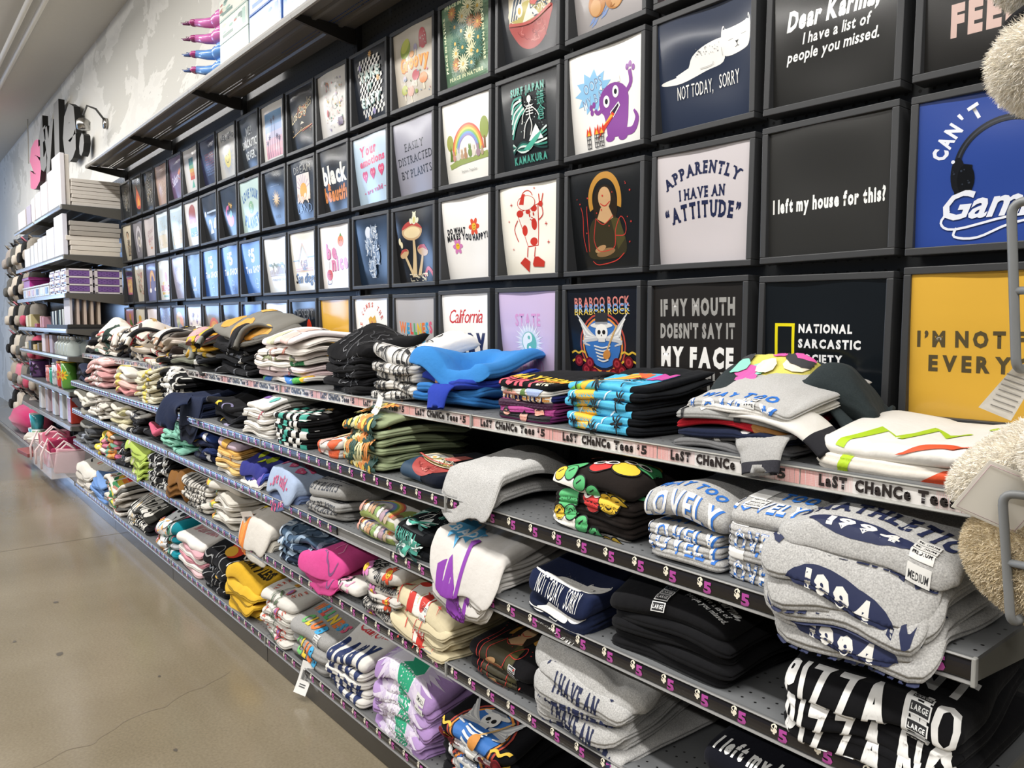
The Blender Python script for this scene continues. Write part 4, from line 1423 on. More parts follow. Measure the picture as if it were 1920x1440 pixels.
# poster wall: (column from the plush toys, row from the tees) -> paper colour, artwork, label
POSTERS = {
    (0, 0): ('d8a93f', a_everyone, "mustard yellow poster reading I'M NOT FOR EVERYONE"), (0, 1): ('2c4691', a_gaming, "royal blue poster with headphones reading CAN'T HEAR YOU gaming"), (0, 2): ('1f1e1d', a_feelings, 'black poster with pale pink capitals FEELINGS behind the upper plush'),
    (1, 0): ('12171c', a_society, 'black poster with yellow rectangle reading NATIONAL SARCASTIC SOCIETY'), (1, 1): ('2f2f2e', a_left, 'black poster reading I left my house for this?'), (1, 2): ('232322', a_karma, 'black poster reading Dear Karma, I have a list of people you missed'),
    (2, 0): ('232120', a_mouth, "black poster reading IF MY MOUTH DOESN'T SAY IT MY FACE"), (2, 1): ('c9c3c6', a_attitude, 'heather grey poster reading APPARENTLY I HAVE AN ATTITUDE'), (2, 2): ('2b3448', a_cat, 'navy poster with flat white cat reading NOT TODAY, SORRY'), (2, 3): ('c9b0aa', a_pinktop, 'pinkish poster cut off by the top edge above the white cat poster'),
    (3, 0): ('131720', a_skull, 'black rock band poster with top-hatted winged skeleton and roses'), (3, 1): ('17191b', a_portrait, 'black poster with gold arch, seated figure and red outlines'), (3, 2): ('e6e4e0', a_oops, 'white poster with purple monster reading OOPS MY BAD'), (3, 3): ('aaa5a5', a_teddy, 'grey poster with a brown teddy bear on a blue check cloth'),
    (4, 0): ('cdbada', a_state, 'lilac poster reading STATE OF MIND with a sunburst'), (4, 1): ('ece8dc', a_slice, 'cream poster with a red spotted cartoon figure in a cap'), (4, 2): ('2a2d30', a_surf, 'charcoal poster reading SURF JAPAN KAMAKURA in teal'), (4, 3): ('2e3034', a_bowl, 'charcoal poster with a red bowl of noodles'),
    (5, 0): ('e6e5e4', a_california, 'white poster reading California BABY in red and navy'), (5, 1): ('e6e4e1', a_happy, 'white poster with two smiling flowers reading DO WHAT MAKES YOU HAPPY'), (5, 2): ('e9e7e1', a_rainbow_forest, 'white poster with pastel rainbow over forest animals'), (5, 3): ('6f8f74', a_daisies, 'sage green poster full of daisies reading PEACE IN NATURE'),
    (6, 0): ('b5b2b3', a_wellness, 'grey poster reading WELLNESS CLUB in rainbow letters'), (6, 1): ('1b1b1d', a_frog, 'black poster with a frog on tall mushrooms'), (6, 2): ('9a9aa8', a_distracted, 'grey poster reading EASILY DISTRACTED BY PLANTS'), (6, 3): ('c3bbae', a_groovy, 'beige poster with mushrooms reading Groovy'),
    (7, 0): ('e9e7e2', a_sun_comes, 'white poster with wildflowers reading HERE COMES THE SUN'), (7, 1): ('1d2c3f', a_wolves, 'dark blue poster with a moon and four white wolves'), (7, 2): ('b9cfe2', a_emotions, 'pale blue poster reading Your emotions are valid in pink'), (7, 3): ('20252e', a_easy, 'black checkered poster reading TAKE IT EASY'),
    (8, 0): ('d6a83f', a_pray, 'mustard poster reading PRAY MORE WORRY LESS'), (8, 1): ('e6e2df', a_nice, 'white poster with fruit characters reading be nice in pink'), (8, 2): ('2c2c2d', a_black_beautiful, 'black poster reading black & beautiful'), (8, 3): ('cfcdca', a_doodles, 'white poster with many tiny scattered doodles'),
    (9, 0): ('20242a', a_desert, 'black poster with outlined DESERT and a flame coloured sun'), (9, 1): ('d9d6cd', a_sandiego, 'cream poster with pastel triangle reading San diego'), (9, 2): ('26282b', a_dreamland, 'black poster reading DREAM LAND around an orange cloud scene'), (9, 3): ('1b1d20', a_losangeles, 'black poster with sloping Los Angeles script'),
    (10, 0): ('cfcdd2', a_clouds, 'white poster with small pink clouds behind the piled tees'), (10, 1): ('dfe3e6', a_skyline, 'white poster with a faint brown tree skyline'), (10, 2): ('1c1e20', a_sunblack, 'black poster with a small golden sunburst'), (10, 3): ('dcdad8', a_palms, 'white bordered poster of palms under a blue and pink sky'),
    (11, 0): ('3a66b0', a_five, 'blue $5 poster lowest on the wall, half hidden by tees'), (11, 1): ('3a66b0', a_teeshop, 'blue $5 Tee SHOP poster nearest the plush toys of its row'), (11, 2): ('bfd6d2', a_planet, 'pale mint poster reading LOVE YOUR PLANET in blue'), (11, 3): ('33383d', a_sarcastic, 'charcoal poster reading ME? SARCASTIC? NEVER.'),
    (12, 0): ('252930', a_redfig, 'dark poster with a small red figure beside the rainbow poster'), (12, 1): ('33589c', a_teeshop, 'blue $5 Tee SHOP poster in the middle of three in a row'), (12, 2): ('1b1c1e', a_flamingo, 'black poster with a pink flamingo float'), (12, 3): ('c6c5c2', a_weekend, 'light grey poster with a smiling sun reading WEEKEND'),
    (13, 0): ('6f6d70', a_rainbow_big, 'grey poster with a bold striped rainbow'), (13, 1): ('33589c', a_teeshop, 'blue $5 Tee SHOP poster beside the dark cat crest poster'), (13, 2): ('2a2c30', a_24, 'charcoal poster with big white number 24'), (13, 3): ('2b2c48', a_navylines, 'navy poster with stacked lines of red and blue lettering'),
    (14, 0): ('d9d4d6', a_flowers, 'white poster of purple wildflowers beside the grey rainbow poster'), (14, 1): ('1f2a3d', a_crest, 'dark navy poster with a small white cat crest'), (14, 2): ('d6d4d3', a_archsunset, 'white poster with an arched red sunset over blue water'), (14, 3): ('d2d0cf', a_totem, 'white poster with a teal to orange banded rectangle'),
    (15, 0): ('7f84a0', a_tree, 'grey blue poster with a storybook tree house'), (15, 1): ('b9b8d2', a_lavender, 'lavender poster with a pale misty oval'), (15, 2): ('cfe0ee', a_palebeach, 'pale blue beach poster beside the arched sunset poster'), (15, 3): ('7a6384', a_sahara, 'dusty purple poster with white sloping script'),
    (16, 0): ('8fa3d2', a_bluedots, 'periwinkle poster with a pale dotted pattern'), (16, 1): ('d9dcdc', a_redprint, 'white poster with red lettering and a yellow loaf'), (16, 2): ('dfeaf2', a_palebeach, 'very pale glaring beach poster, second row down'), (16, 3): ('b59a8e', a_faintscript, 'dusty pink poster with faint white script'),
    (17, 0): ('dcd5d6', a_smallwhite, 'white poster with small faint pink script near the drawers'), (17, 1): ('6f75a0', a_arc_small, 'slate blue poster with a beige rainbow on clouds'), (17, 2): ('cdc5c6', a_script, 'pale pink poster with faint good days script'), (17, 3): ('2c3034', a_darkprint, 'black poster with a grey scribbled print beside the dusty pink one'),
    (18, 0): ('d3cfc2', a_giraffe, 'cream poster with a yellow giraffe'), (18, 1): ('cfc8b8', a_floralcream, 'cream poster with a scribbled flower bunch'), (18, 2): ('85838c', a_arch_grey, 'grey poster with a pale arch'), (18, 3): ('22252a', a_fire, 'black poster with a campfire'),
    (19, 0): ('c08f9a', a_pinkplant, 'pink poster with an orange potted flower'), (19, 1): ('22232e', a_tarot, 'dark poster with a pink and gold card'), (19, 2): ('d3c9b4', a_figure, 'cream poster of a standing figure next to the white boxes'), (19, 3): ('24282c', a_darkprint, 'black poster with a grey scribble next to the white boxes'),
}

# ---------------------------------------------------------------- the framed posters
PW, PP, PQ = 0.2836, 0.3048, 0.3077
BAR, FDEP = 0.0135, 0.05


def bar_frame():
    mb = MB()
    w, h = PW, PW
    for a, b in (((0, 0, 0), (w, FDEP, BAR)), ((0, 0, h - BAR), (w, FDEP, h)), ((0, 0, BAR), (BAR, FDEP, h - BAR)), ((w - BAR, 0, BAR), (w, FDEP, h - BAR))):
        mb.box(a, b, '38393b', 0.0015)
    mb.box((BAR, FDEP - 0.003, BAR), (w - BAR, FDEP, h - BAR), '0a0a0a')
    return mb


frame_mesh = None
prnd = random.Random(21)
for (c, r), (bg, fn, label) in POSTERS.items():
    x, z = -c * PP, F + r * PQ
    t = thing('framed_poster', (x, 0, z), label, 'poster', 'framed posters on the gondola wall')
    if frame_mesh is None:
        fo = bar_frame().build('frame', FRAME)
        frame_mesh = fo.data
    else:
        fo = bpy.data.objects.new('frame', frame_mesh)
        COL.objects.link(fo)
    fo.parent = t
    iw = PW - 2 * BAR
    curl = {0: .010, 1: .012, 2: .022}.get(c, prnd.uniform(.014, .034)) if (c, r) not in ((1, 1), (2, 0), (0, 1)) else 0.006
    ph, amp = prnd.uniform(0, 6), prnd.uniform(.0006, .0022)

    def onpaper(p, l, curl=curl, ph=ph, amp=amp, iw=iw):
        u, v = p[:, 0], p[:, 1]
        y = 0.006 + curl * (1 - v) ** 1.5 * (1.0 - 0.25 * u) + amp * np.sin(v * 9 + ph + u * 1.5) * np.sin(u * PI) + amp * np.sin(u * 7 + ph)
        return np.c_[BAR + u * iw, y - l, BAR + v * iw]
    paper_col = [q * 1.12 if min(lin(bg)) > 0.57 else q for q in lin(bg)]
    g = 16
    uv = np.array([(i / g, j / g) for j in range(g + 1) for i in range(g + 1)])
    mb = MB().add(onpaper(uv, 0.0), [(j * (g + 1) + i, j * (g + 1) + i + 1, (j + 1) * (g + 1) + i + 1, (j + 1) * (g + 1) + i) for j in range(g) for i in range(g)], tuple(paper_col), True)
    pa = smooth_build(mb, 'paper', PAPER, None)
    pa.parent = t
    a = Art()
    fn(a)
    pr = smooth_build(a.mesh(onpaper, 0.045, 0.0004, 0.00004), 'print', PAPER, None)
    pr.parent = pa
    t.rotation_euler = (0, R(prnd.uniform(-0.55, 0.55)), 0)
    t.location.x += prnd.uniform(-.002, .002)
    t.location.z += prnd.uniform(-.002, .002)

# ---------------------------------------------------------------- tee prints that are not on the wall
BL = '2f6fc4'


def t_unath(a):
    a.txt(NAVY, 'UNATHLETIC', .5, .72, .26, 1.0, b=2, arc=.10, slab=True).el(NAVY, .5, .47, .34, .085).txt('dedcd6', '1994', .5, .47, .11, .42, b=2).txt(NAVY, 'DEPARTMENT', .5, .18, .22, .92, b=2, slab=True)


def t_waytoo(a):
    a.txt(BL, 'WAY TOO', .47, .80, .22, .86, b=2, rot=.03).txt(BL, 'LOVELY', .512, .40, .36, 1.0, b=2).txt('ecebe8', 'LOVELY', .5, .415, .33, .97, b=1)


def t_waysmall(a):
    a.rect('ecebe8', .0, .5, .32, .95).txt(BL, 'TOO', .7, .75, .3, .5, b=2).txt(BL, 'LOVELY', .5, .28, .34, 1.0, b=2).txt('ecebe8', 'LOVELY', .49, .295, .3, .96, b=1)


def t_fruits(a):
    for x0, y0, c in ((.04, .78, 'e0c253'), (.26, .72, 'c9343a'), (.58, .82, 'dd8f35'), (.84, .84, 'd9b93a'), (.56, .45, 'd63a38'), (.2, .42, '55b06f'), (.82, .48, 'e3bd3c'), (.94, .72, '3f8f5a')):
        a.el('121212', x0, y0, .155, .15).el(c, x0, y0, .14, .135)
    for x, y in ((.18, .80), (.36, .76), (.5, .48), (.64, .50), (.78, .62), (.92, .66)):
        a.el('efece4', x, y, .075, .05, .2).el('17181b', x + .01, y, .05, .034, .2)
    a.poly('efece4', [(.0, .2), (.3, .16), (.62, .02), (1, .0), (1, .08), (.6, .14), (.3, .25), (0, .28)])
    for x, y, c in ((.12, .27, 'e3bd3c'), (.28, .28, '55b06f'), (.45, .20, '55b06f'), (.62, .14, '55b06f'), (.78, .10, 'e3bd3c'), (.92, .12, 'e3bd3c')):
        a.el('121212', x, y, .09, .07).el(c, x, y, .08, .06).line('121212', [(x - .04, y), (x + .02, y + .03)], .012)
    a.line('efece4', [(.22, .66), (.3, .63), (.38, .66)], .025).line('4f3020', [(.52, .86), (.6, .82), (.68, .88)], .014)


def t_palm(a):
    a.rect('4fb4dc', 0, 0, 1, 1).poly('e9b93f', [(.05, .55), (.3, .95), (.6, 1), (.7, .7), (.45, .5), (.5, .2), (.3, .0), (.2, .3)]).poly('e2683f', [(.4, 1), (.7, .95), (.74, .7), (.5, .45), (.6, .8)]).poly('8fc63f', [(.0, .0), (.3, .12), (.24, 0)])
    a.line('d9efff', [(.55, .05), (.7, .35), (.9, .5)], .02).line('d9efff', [(.1, .2), (.25, .5), (.2, .8)], .016).line('c94f9a', [(.0, .45), (.3, .55), (.5, .9)], .02).rect('c64f9f', .78, .65, 1, 1)
    for x, y in ((.72, .62), (.2, .2), (.88, .25), (.55, .12)):
        a.line('151617', [(x, y), (x + .02, y - .16)], .018).petals('151617', x, y, .085, 8, .25, .1)


def t_yellowblack(a):
    a.txt('e9c23a', 'MAYHEM', .5, .72, .42, 1.0, b=2).txt('e58a3a', 'MAYHEM', .52, .60, .12, .96, b=2).txt('d95a6a', 'FURY', .4, .3, .38, .66, b=2).txt('f0e6c8', 'LIVE', .86, .25, .2, .22, b=1)


def t_varsity(a):
    a.txt('eeeae0', 'UNIVERSE', .5, .42, .62, 1.0, b=2).txt('c98a3f', 'UNIVERSE', .5, .42, .54, .97, b=1)


def t_manga(a):
    for i in range(6):
        a.rect(['7c2a63', '17141a', 'a23f80', '3a1733', 'b85a92', '1c161c'][i], 0, i / 6, 1, (i + 1) / 6)
    for x, y in ((.2, .3), (.55, .22), (.8, .36), (.4, .7)):
        a.el('d9a08f', x, y, .08, .1).line('17141a', [(x - .06, y + .04), (x + .05, y + .06)], .03).poly('17141a', [(x - .1, y + .02), (x, y + .16), (x + .1, y + .02), (x, y + .09)])


def t_lightforest(a):
    a.poly('4f6b3a', [(.2, .2), (.3, .7), (.4, .2)]).poly('5f7f45', [(.5, .1), (.6, .6), (.7, .1)]).el('d99a8a', .3, .3, .2, .1).el('9fb0d9', .8, .5, .15, .2)


def t_zigzag(a):
    g = 'a9c829'
    a.line(g, [(.12, .02), (.2, .4), (.34, .3), (.42, .62), (.54, .5), (.62, .64)], [.06, .09, .1, .09, .08, .05], False).line(g, [(.95, .2), (.93, .75)], .06).el(g, .74, .7, .05, .04).poly('d9532f', [(.45, 0), (1, .12), (1, .22), (.7, .14)])


def t_lettering(col, rows, b=2, slab=False):
    def f(a):
        n = len(rows)
        for i, s in enumerate(rows):
            a.txt(col, s, .5, 1 - (i + .5) / n, .72 / n, min(.96, .13 * len(s) + .1), b=b, slab=slab)
    return f


def t_scribble(cols, n=30, seed=1, w=.03, ln=.3):
    def f(a):
        a.scrib(cols, n, .02, 0, .98, 1, seed, w, ln, .9)
    return f


def t_blobs(cols, n=18, seed=1, r0=.05, r1=.16):
    def f(a):
        a.dots(cols, n, .05, .02, .95, .98, seed, r0, r1)
    return f


def t_mix(*fs):
    def f(a):
        for q in fs:
            q(a)
    return f


def t_rainbowband(a):
    for i, c in enumerate(('d63a2f', 'ee8a2a', 'f3c63a', '4fa84a', '3f7fd0')):
        a.ring(c, .45, -.35, .95 - i * .12, 1.07 - i * .12, 20, 150, n=24)


def t_checker(a):
    for i in range(9):
        for j in range(7):
            if (i + j) % 2:
                a.rect(['e6e4de', '3f9f8f', 'e6e4de'][(i + 2 * j) % 3], i / 9, j / 7, (i + 1) / 9, (j + .9) / 7)
    a.petals('d9a45a', .86, .9, .09, 7, .3, .1)


def t_smile(a):
    a.line('232323', [(.2, .5), (.25, .3), (.4, .25)], .03).line('e0b53a', [(.6, .3), (.8, .8)], .07).line('d9685a', [(.55, .3), (.72, .7)], .03).line('232323', [(.85, .5), (.92, .6)], .03)


def t_skullflower(a):
    a.rect('cfd3d6', .0, .1, 1, 1).dots(['d98a9a', '5fa88f', 'e0a24f', '9fd0c0', 'c9657f', '3f8f7a'], 34, .0, .1, 1, 1, 3, .03, .09).el('dfe1e2', .55, .55, .26, .3).el('17191b', .46, .62, .09, .06, .3).el('17191b', .70, .58, .09, .06, .3).poly('17191b', [(.55, .48), (.62, .48), (.6, .38)])
    a.scrib(['17191b', 'e0a24f'], 12, .3, .12, .9, .4, 5, .02, .14)


def t_cloudswirl(a):
    a.scrib(['8ea3b8', '5f7891', 'b5c3d0'], 26, 0, 0, 1, 1, 4, .05, .5)


def t_fruitpair(a):
    a.el('dd7f2f', .34, .2, .13, .19, .2).el('e59a45', .33, .23, .07, .1).poly('5a4a2a', [(.32, .38), (.37, .42), (.39, .37)]).el('e0c53a', .32, .70, .07, .18, -.5).line('7f8f2f', [(.36, .84), (.42, .92)], .03).el('cf7fb0', .04, .6, .05, .2)
    for x in (.28, .36):
        a.line('2a2a2a', [(x, .58), (x + .01, .5)], .02)


def t_sizes(word, n):
    def f(a):
        for i in range(n):
            y = 1 - (i + .5) / n
            a.rect('e4e4e2', .06, y - .42 / n, .94, y + .42 / n).rect('2a2a2c', .12, y - .33 / n, .88, y + .33 / n).txt('f0f0ee', word, .5, y, .34 / n, .66, b=1)
    return f


def t_sizes_clear(word, n):
    def f(a):
        for i in range(n):
            y = 1 - (i + .5) / n
            a.rect('dddcd8', .03, y - .42 / n, .97, y + .42 / n).txt('27272a', word, .5, y, .34 / n, .78, b=1)
    return f


# ---------------------------------------------------------------- a folded tee
class Fold:
    """shape of one folded tee: a soft slab, x across, y back from the front fold, rolled at the front"""

    def __init__(self, w, d, t, seed=0, amp=0.003, tilt=0.0, droop=0.0, over=0.0, sag=0.0, notch=0.25, wrk=0.0, level=0.0, own=1, bow=0.0):
        self.w, self.d, self.t = w, d, t
        self.r = t / 2
        self.q = PI / 2 * self.r
        self.notch = notch
        rp = np.random.RandomState(seed)
        ro = np.random.RandomState(seed * 31 + own)

        def waves(rs, n, lo, hi):
            return [(rs.uniform(lo, hi) * math.cos(a), rs.uniform(lo, hi) * math.sin(a), rs.uniform(0, 6.28), rs.uniform(.5, 1)) for a in rs.uniform(0, PI, n)]
        self.pile = waves(rp, 4, 8, 24)
        self.mine = waves(ro, 4, 14, 38)
        self.edge = [(ro.uniform(12, 40), ro.uniform(0, 6.28)) for _ in range(3)]
        self.amp, self.tilt, self.droop, self.over, self.sag, self.wrk, self.level, self.bow = amp, tilt, droop, over, sag, wrk, level, bow
        self.wd = [(ro.uniform(25, 55), ro.uniform(-14, 14), ro.uniform(0, 6.28)) for _ in range(3)]

    def __call__(self, x, s, off=0.0):
        w, d, r, q = self.w, self.d, self.r, self.q
        u = np.clip(np.abs(2 * x / w), 0, 1)
        hh = np.power(np.clip(1 - u ** 18, 0, 1), 0.5)
        ab = np.abs(s)
        ang = np.clip(s / r, -PI / 2, PI / 2)
        flat = np.clip(ab - q, 0, None)
        m = max(2, round(self.t / 0.0115))
        ph = (ang / PI + 0.5) * m
        gap = np.abs(ph - np.round(ph))
        inner = (np.round(ph) > 0) & (np.round(ph) < m)
        rad = r * (1 - np.where(inner, self.notch * np.exp(-(gap / 0.13) ** 2), 0.0))
        yy = r - rad * np.cos(ang) + flat
        bk = np.power(np.clip(1 - np.clip(yy / d, 0, 1) ** 14, 0, 1), 0.5)
        zz = r + r * hh * bk * np.sin(ang)
        lay = zz / (2 * r) * m
        gp = np.abs(lay - np.round(lay))
        inn = (np.round(lay) > 0) & (np.round(lay) < m)
        x = x - np.sign(x) * u ** 10 * (np.where(inn, 0.016 * self.notch * np.exp(-(gp / 0.16) ** 2), 0.0) + 0.003 * np.sin(yy * self.edge[0][0] + self.edge[1][1]) + 0.002)
        nx = np.where(ab < q, -np.cos(ang), 0.0)
        nz = np.where(ab < q, np.sin(ang), np.sign(s))
        yy = yy + nx * off
        zz = zz + nz * off
        # ragged front edge, rounded corners
        fe = sum(np.sin(k * x + p) for k, p in self.edge) * 0.0022 + 0.02 * u ** 10
        yy = yy + fe * np.clip(1 - flat / 0.08, 0, 1)
        g = sum(a * np.sin(kx * x + ky * yy + p) for kx, ky, p, a in self.pile) * self.amp * (0.35 + self.level)
        g = g + sum(a * np.sin(kx * x + ky * yy + p) for kx, ky, p, a in self.mine) * self.amp * 0.45
        if self.wrk:
            top = np.clip(zz / (2 * r), 0, 1)
            for k, m, p in self.wd:
                g = g - self.wrk * top * np.power(1 - np.abs(np.sin((k * x + m * yy) / 2 + p + 6 * g)), 4)
        zz = zz + g + self.tilt * self.level * (yy / d)
        zz = zz - self.sag * u ** 3 * self.level
        if self.bow:
            zz = zz + self.bow * (1 - u ** 2) * np.clip(1.2 - np.abs(yy / d - 0.5) * 2, 0, 1) * np.clip(zz / (2 * r), 0, 1)
        if self.droop:
            e = np.clip(self.over - yy, 0, None)
            zz = zz - self.droop * e ** 1.35 * 6
        return np.stack([x, yy, zz], -1)

    def body(self, col, alpha, nx=26, ns=44):
        L = self.d - self.r + self.q
        k = max(nx - 18, 8)
        up = np.concatenate([np.linspace(0, .84, k // 2 + 1)[1:], [(1 - h * h) ** (1 / 18) for h in (.97, .9, .8, .68, .55, .42, .3, .15, 0)]])
        xs = self.w / 2 * np.concatenate([-up[::-1], [0.0], up])
        nx = len(xs)
        sq = np.linspace(-1, 1, ns)
        ss = np.sign(sq) * (self.q * 1.3 * np.clip(np.abs(sq) / 0.42, 0, 1) + (L - self.q * 1.3) * np.clip((np.abs(sq) - 0.42) / 0.58, 0, 1))
        X, S_ = np.meshgrid(xs, ss)
        p = self(X.ravel(), S_.ravel())
        fs = [(j * nx + i, (j + 1) * nx + i, (j + 1) * nx + i + 1, j * nx + i + 1) for j in range(ns - 1) for i in range(nx - 1)]
        return MB().add(p.tolist(), fs, (*lin(col), alpha), True)

    def art(self, fn, pw, s0, asp=1.0, px=0.0, smin=None, smax=None, rot=0.0, L=None, lift=0.0011):
        a = Art()
        fn(a)
        lim = self.w / 2 * 0.97
        L = L or 0.009
        top = self.d * 0.93
        cr, sr = math.cos(rot), math.sin(rot)
        mb = MB()
        k = 0
        for c, v, t in a.it:
            X = (v[:, 0] - .5) * pw
            Y = (v[:, 1] - .5) * pw * asp
            P = np.stack([px + X * cr - Y * sr, s0 + pw * asp / 2 + X * sr + Y * cr], 1)
            P, T = cut_tris(P, t, L)
            cen = P[T].mean(1)
            ok = (np.abs(cen[:, 0]) < lim) & (cen[:, 1] < top)
            if smax is not None:
                ok &= cen[:, 1] < smax
            if smin is not None:
                ok &= cen[:, 1] > smin
            T = T[ok]
            if len(T):
                P[:, 0] = np.clip(P[:, 0], -self.w / 2 * .985, self.w / 2 * .985)
                mb.add(self(P[:, 0], P[:, 1], lift + 0.00022 * k).tolist(), T.tolist(), c, True)
            k += 1
        return mb if mb.f else None


TOPWORDS = ['topmost', 'second from top', 'third from top', 'fourth from top', 'fifth from top', 'sixth from top', 'seventh from top', 'eighth from top', 'ninth from top', 'tenth from top']
SHELFWORD = dict(A='top shelf', B='second shelf', C='third shelf', D='fourth shelf', E='bottom shelf')
PILES = {}


def pile(key, xl, w, n, t, cols, words, fn=None, d=None, inset=0.010, amp=0.003, tilt=0.0, yaw=0.0, jit=0.008, pw=None, s0=None, asp=1.0, ht=0.0, top=None, over=None, droop=0.0, sag=0.0, wrk=0.0,
         size=None, res=(30, 44), edge=True, px=0.0, rot=0.0, zb=0.0, fns=None, yj=4.0, bow=0.0, per=None):
    """a stack of folded tees. words: (colour or list of colours, what is printed); top: options for the topmost tee"""
    lv = key[0]
    LL = 0.0052 if xl > -1.3 else 0.009
    z, sd, hh = LEVELS[lv]
    tilt = max(tilt, dict(A=0.02, B=0.025, C=0.04, D=0.05, E=0.07)[lv])
    d = d or (0.25 if lv == 'A' else 0.30)
    rnd = random.Random(key)
    seed = sum(ord(c) * (i + 3) for i, c in enumerate(key))
    cols = [cols] if isinstance(cols, str) else cols
    cw = words[0] if isinstance(words[0], (list, tuple)) else [words[0]]
    over_y = over if over is not None else max(0.0, -inset)
    y0 = -sd + inset
    zz = z + 0.0008 + zb
    roots = []
    spare = {}
    for i in range(n):                                        # from the shelf up
        last = i == n - 1
        o = dict(t=t, amp=amp, droop=droop, wrk=wrk, fn=fn, pw=pw or w * 0.86, s0=s0, asp=asp, bow=0.0, w=w, d=d, dx=0.0, dy=0.0, px=px, rot=rot, yaw=None, notch=.24, res=res, size=None, over=over_y)
        o['fn'] = fns[i % len(fns)] if fns else fn
        if last:
            o['size'] = size
            o['bow'] = bow
            o['notch'] = 0.10 if o['fn'] is None else 0.03
            if top:
                o.update(top)
        if per and i in per:
            o.update(per[i])
        lvl = (i + 1) / max(n, 1)
        f = Fold(o['w'], o['d'], o['t'] * 1.06, seed, o['amp'], tilt, o['droop'], o['over'], sag, o['notch'], o['wrk'], lvl, i + 1, o['bow'])
        col = cols[i % len(cols)]
        cword = cw[i % len(cw)]
        from_top = n - 1 - i
        lab = '%s tee with %s, %s of stack, %s' % (cword, words[1], TOPWORDS[from_top], SHELFWORD[lv]) if n > 1 else '%s folded tee with %s lying on the %s' % (cword, words[1], SHELFWORD[lv])
        nx, ns = o['res'] if not last else (max(o['res'][0], 36), max(o['res'][1], 54))
        body = smooth_build(f.body(col, ht, nx, ns), 'folded_tee', FABRIC, None)
        body.location = (xl + w / 2 + o['dx'] + rnd.uniform(-jit, jit) * .6, y0 + o['dy'] + rnd.uniform(0, jit), zz)
        body.rotation_euler = (0, 0, R((yaw if o['yaw'] is None else o['yaw']) + rnd.uniform(-yj, yj)))
        tag(body, lab, 't-shirt', 'tees with %s' % words[1])
        if o['fn']:
            b0 = o['s0'] if o['s0'] is not None else -f.q * 0.7
            if last:
                mb = f.art(o['fn'], o['pw'], b0, o['asp'], o['px'], rot=o['rot'], L=LL)
            elif edge:
                mb = f.art(o['fn'], o['pw'], b0 - (i % 3) * 0.02 - 0.01, o['asp'], o['px'], smax=f.q + 0.045, smin=-f.q - 0.01, L=LL)
            else:
                mb = None
            if mb:
                smooth_build(mb, 'print', INK, body)
        if o['size']:
            word, cnt, sx, sy, kind = o['size']
            mb = f.art((t_sizes if kind == 'dark' else t_sizes_clear)(word, cnt), 0.034, sy, 0.42 * cnt, sx, lift=0.0022)
            if mb:
                tag(smooth_build(mb, 'size_strip', TAGCARD, body), 'strip of size labels reading %s' % word)
        zz += o['t']
        roots.append((body, f))
    PILES[key] = roots
    return roots


def sleeve(body, path, wid, thick, col, name='sleeve', cuff=None, alpha=0.0):
    """a sleeve or hem that has slipped out: a flat soft tube along a path in the tee's own space"""
    P = [Vector(p) for p in path]
    m = 18
    pts = []
    n = len(P) - 1
    for i in range(m + 1):                                     # smooth the path
        f = i / m * n
        k = min(int(f), n - 1)
        u = f - k
        p0, p1, p2, p3 = P[max(k - 1, 0)], P[k], P[k + 1], P[min(k + 2, n)]
        pts.append(0.5 * ((2 * p1) + (p2 - p0) * u + (2 * p0 - 5 * p1 + 4 * p2 - p3) * u * u + (3 * p1 - p0 - 3 * p2 + p3) * u ** 3))
    nn = 18
    vs, fs, cs = [], [], []
    side0 = Vector(wid[2])
    for i, p in enumerate(pts):
        tg = (pts[min(i + 1, m)] - pts[max(i - 1, 0)]).normalized()
        sd = (side0 - tg * side0.dot(tg)).normalized()
        up = tg.cross(sd)
        hw = (wid[0] + (wid[1] - wid[0]) * i / m) / 2
        th = thick * (0.7 + 0.5 * i / m)
        for j in range(nn):
            a = 2 * PI * j / nn
            wv = 1 + 0.22 * math.sin(3 * a + i * 0.5)
            vs.append(p + sd * (hw * math.cos(a)) + up * (th / 2 * math.sin(a) * wv))
    mb = MB()
    for i in range(m):
        c = cuff if cuff and i >= m - 4 else col
        mb.add([], [], c)
        for j in range(nn):
            fs.append((i * nn + j, i * nn + (j + 1) % nn, (i + 1) * nn + (j + 1) % nn, (i + 1) * nn + j))
            cs.append(c)
    mb.v = [tuple(v) for v in vs]
    mb.f = [list(f) for f in fs]
    mb.c = [(*lin(c), alpha) for c in cs]
    mb.s = [True] * len(fs)
    # inside of the cuff, a little way up the tube
    base = len(mb.v)
    for j in range(nn):
        mb.v.append(tuple(pts[m - 3] + (Vector(vs[m * nn + j]) - pts[m]) * 0.8))
    for j in range(nn):
        mb.f.append([m * nn + j, m * nn + (j + 1) % nn, base + (j + 1) % nn, base + j])
        mb.c.append((*lin(col), alpha))
        mb.s.append(True)
    return smooth_build(mb, name, FABRIC, body)


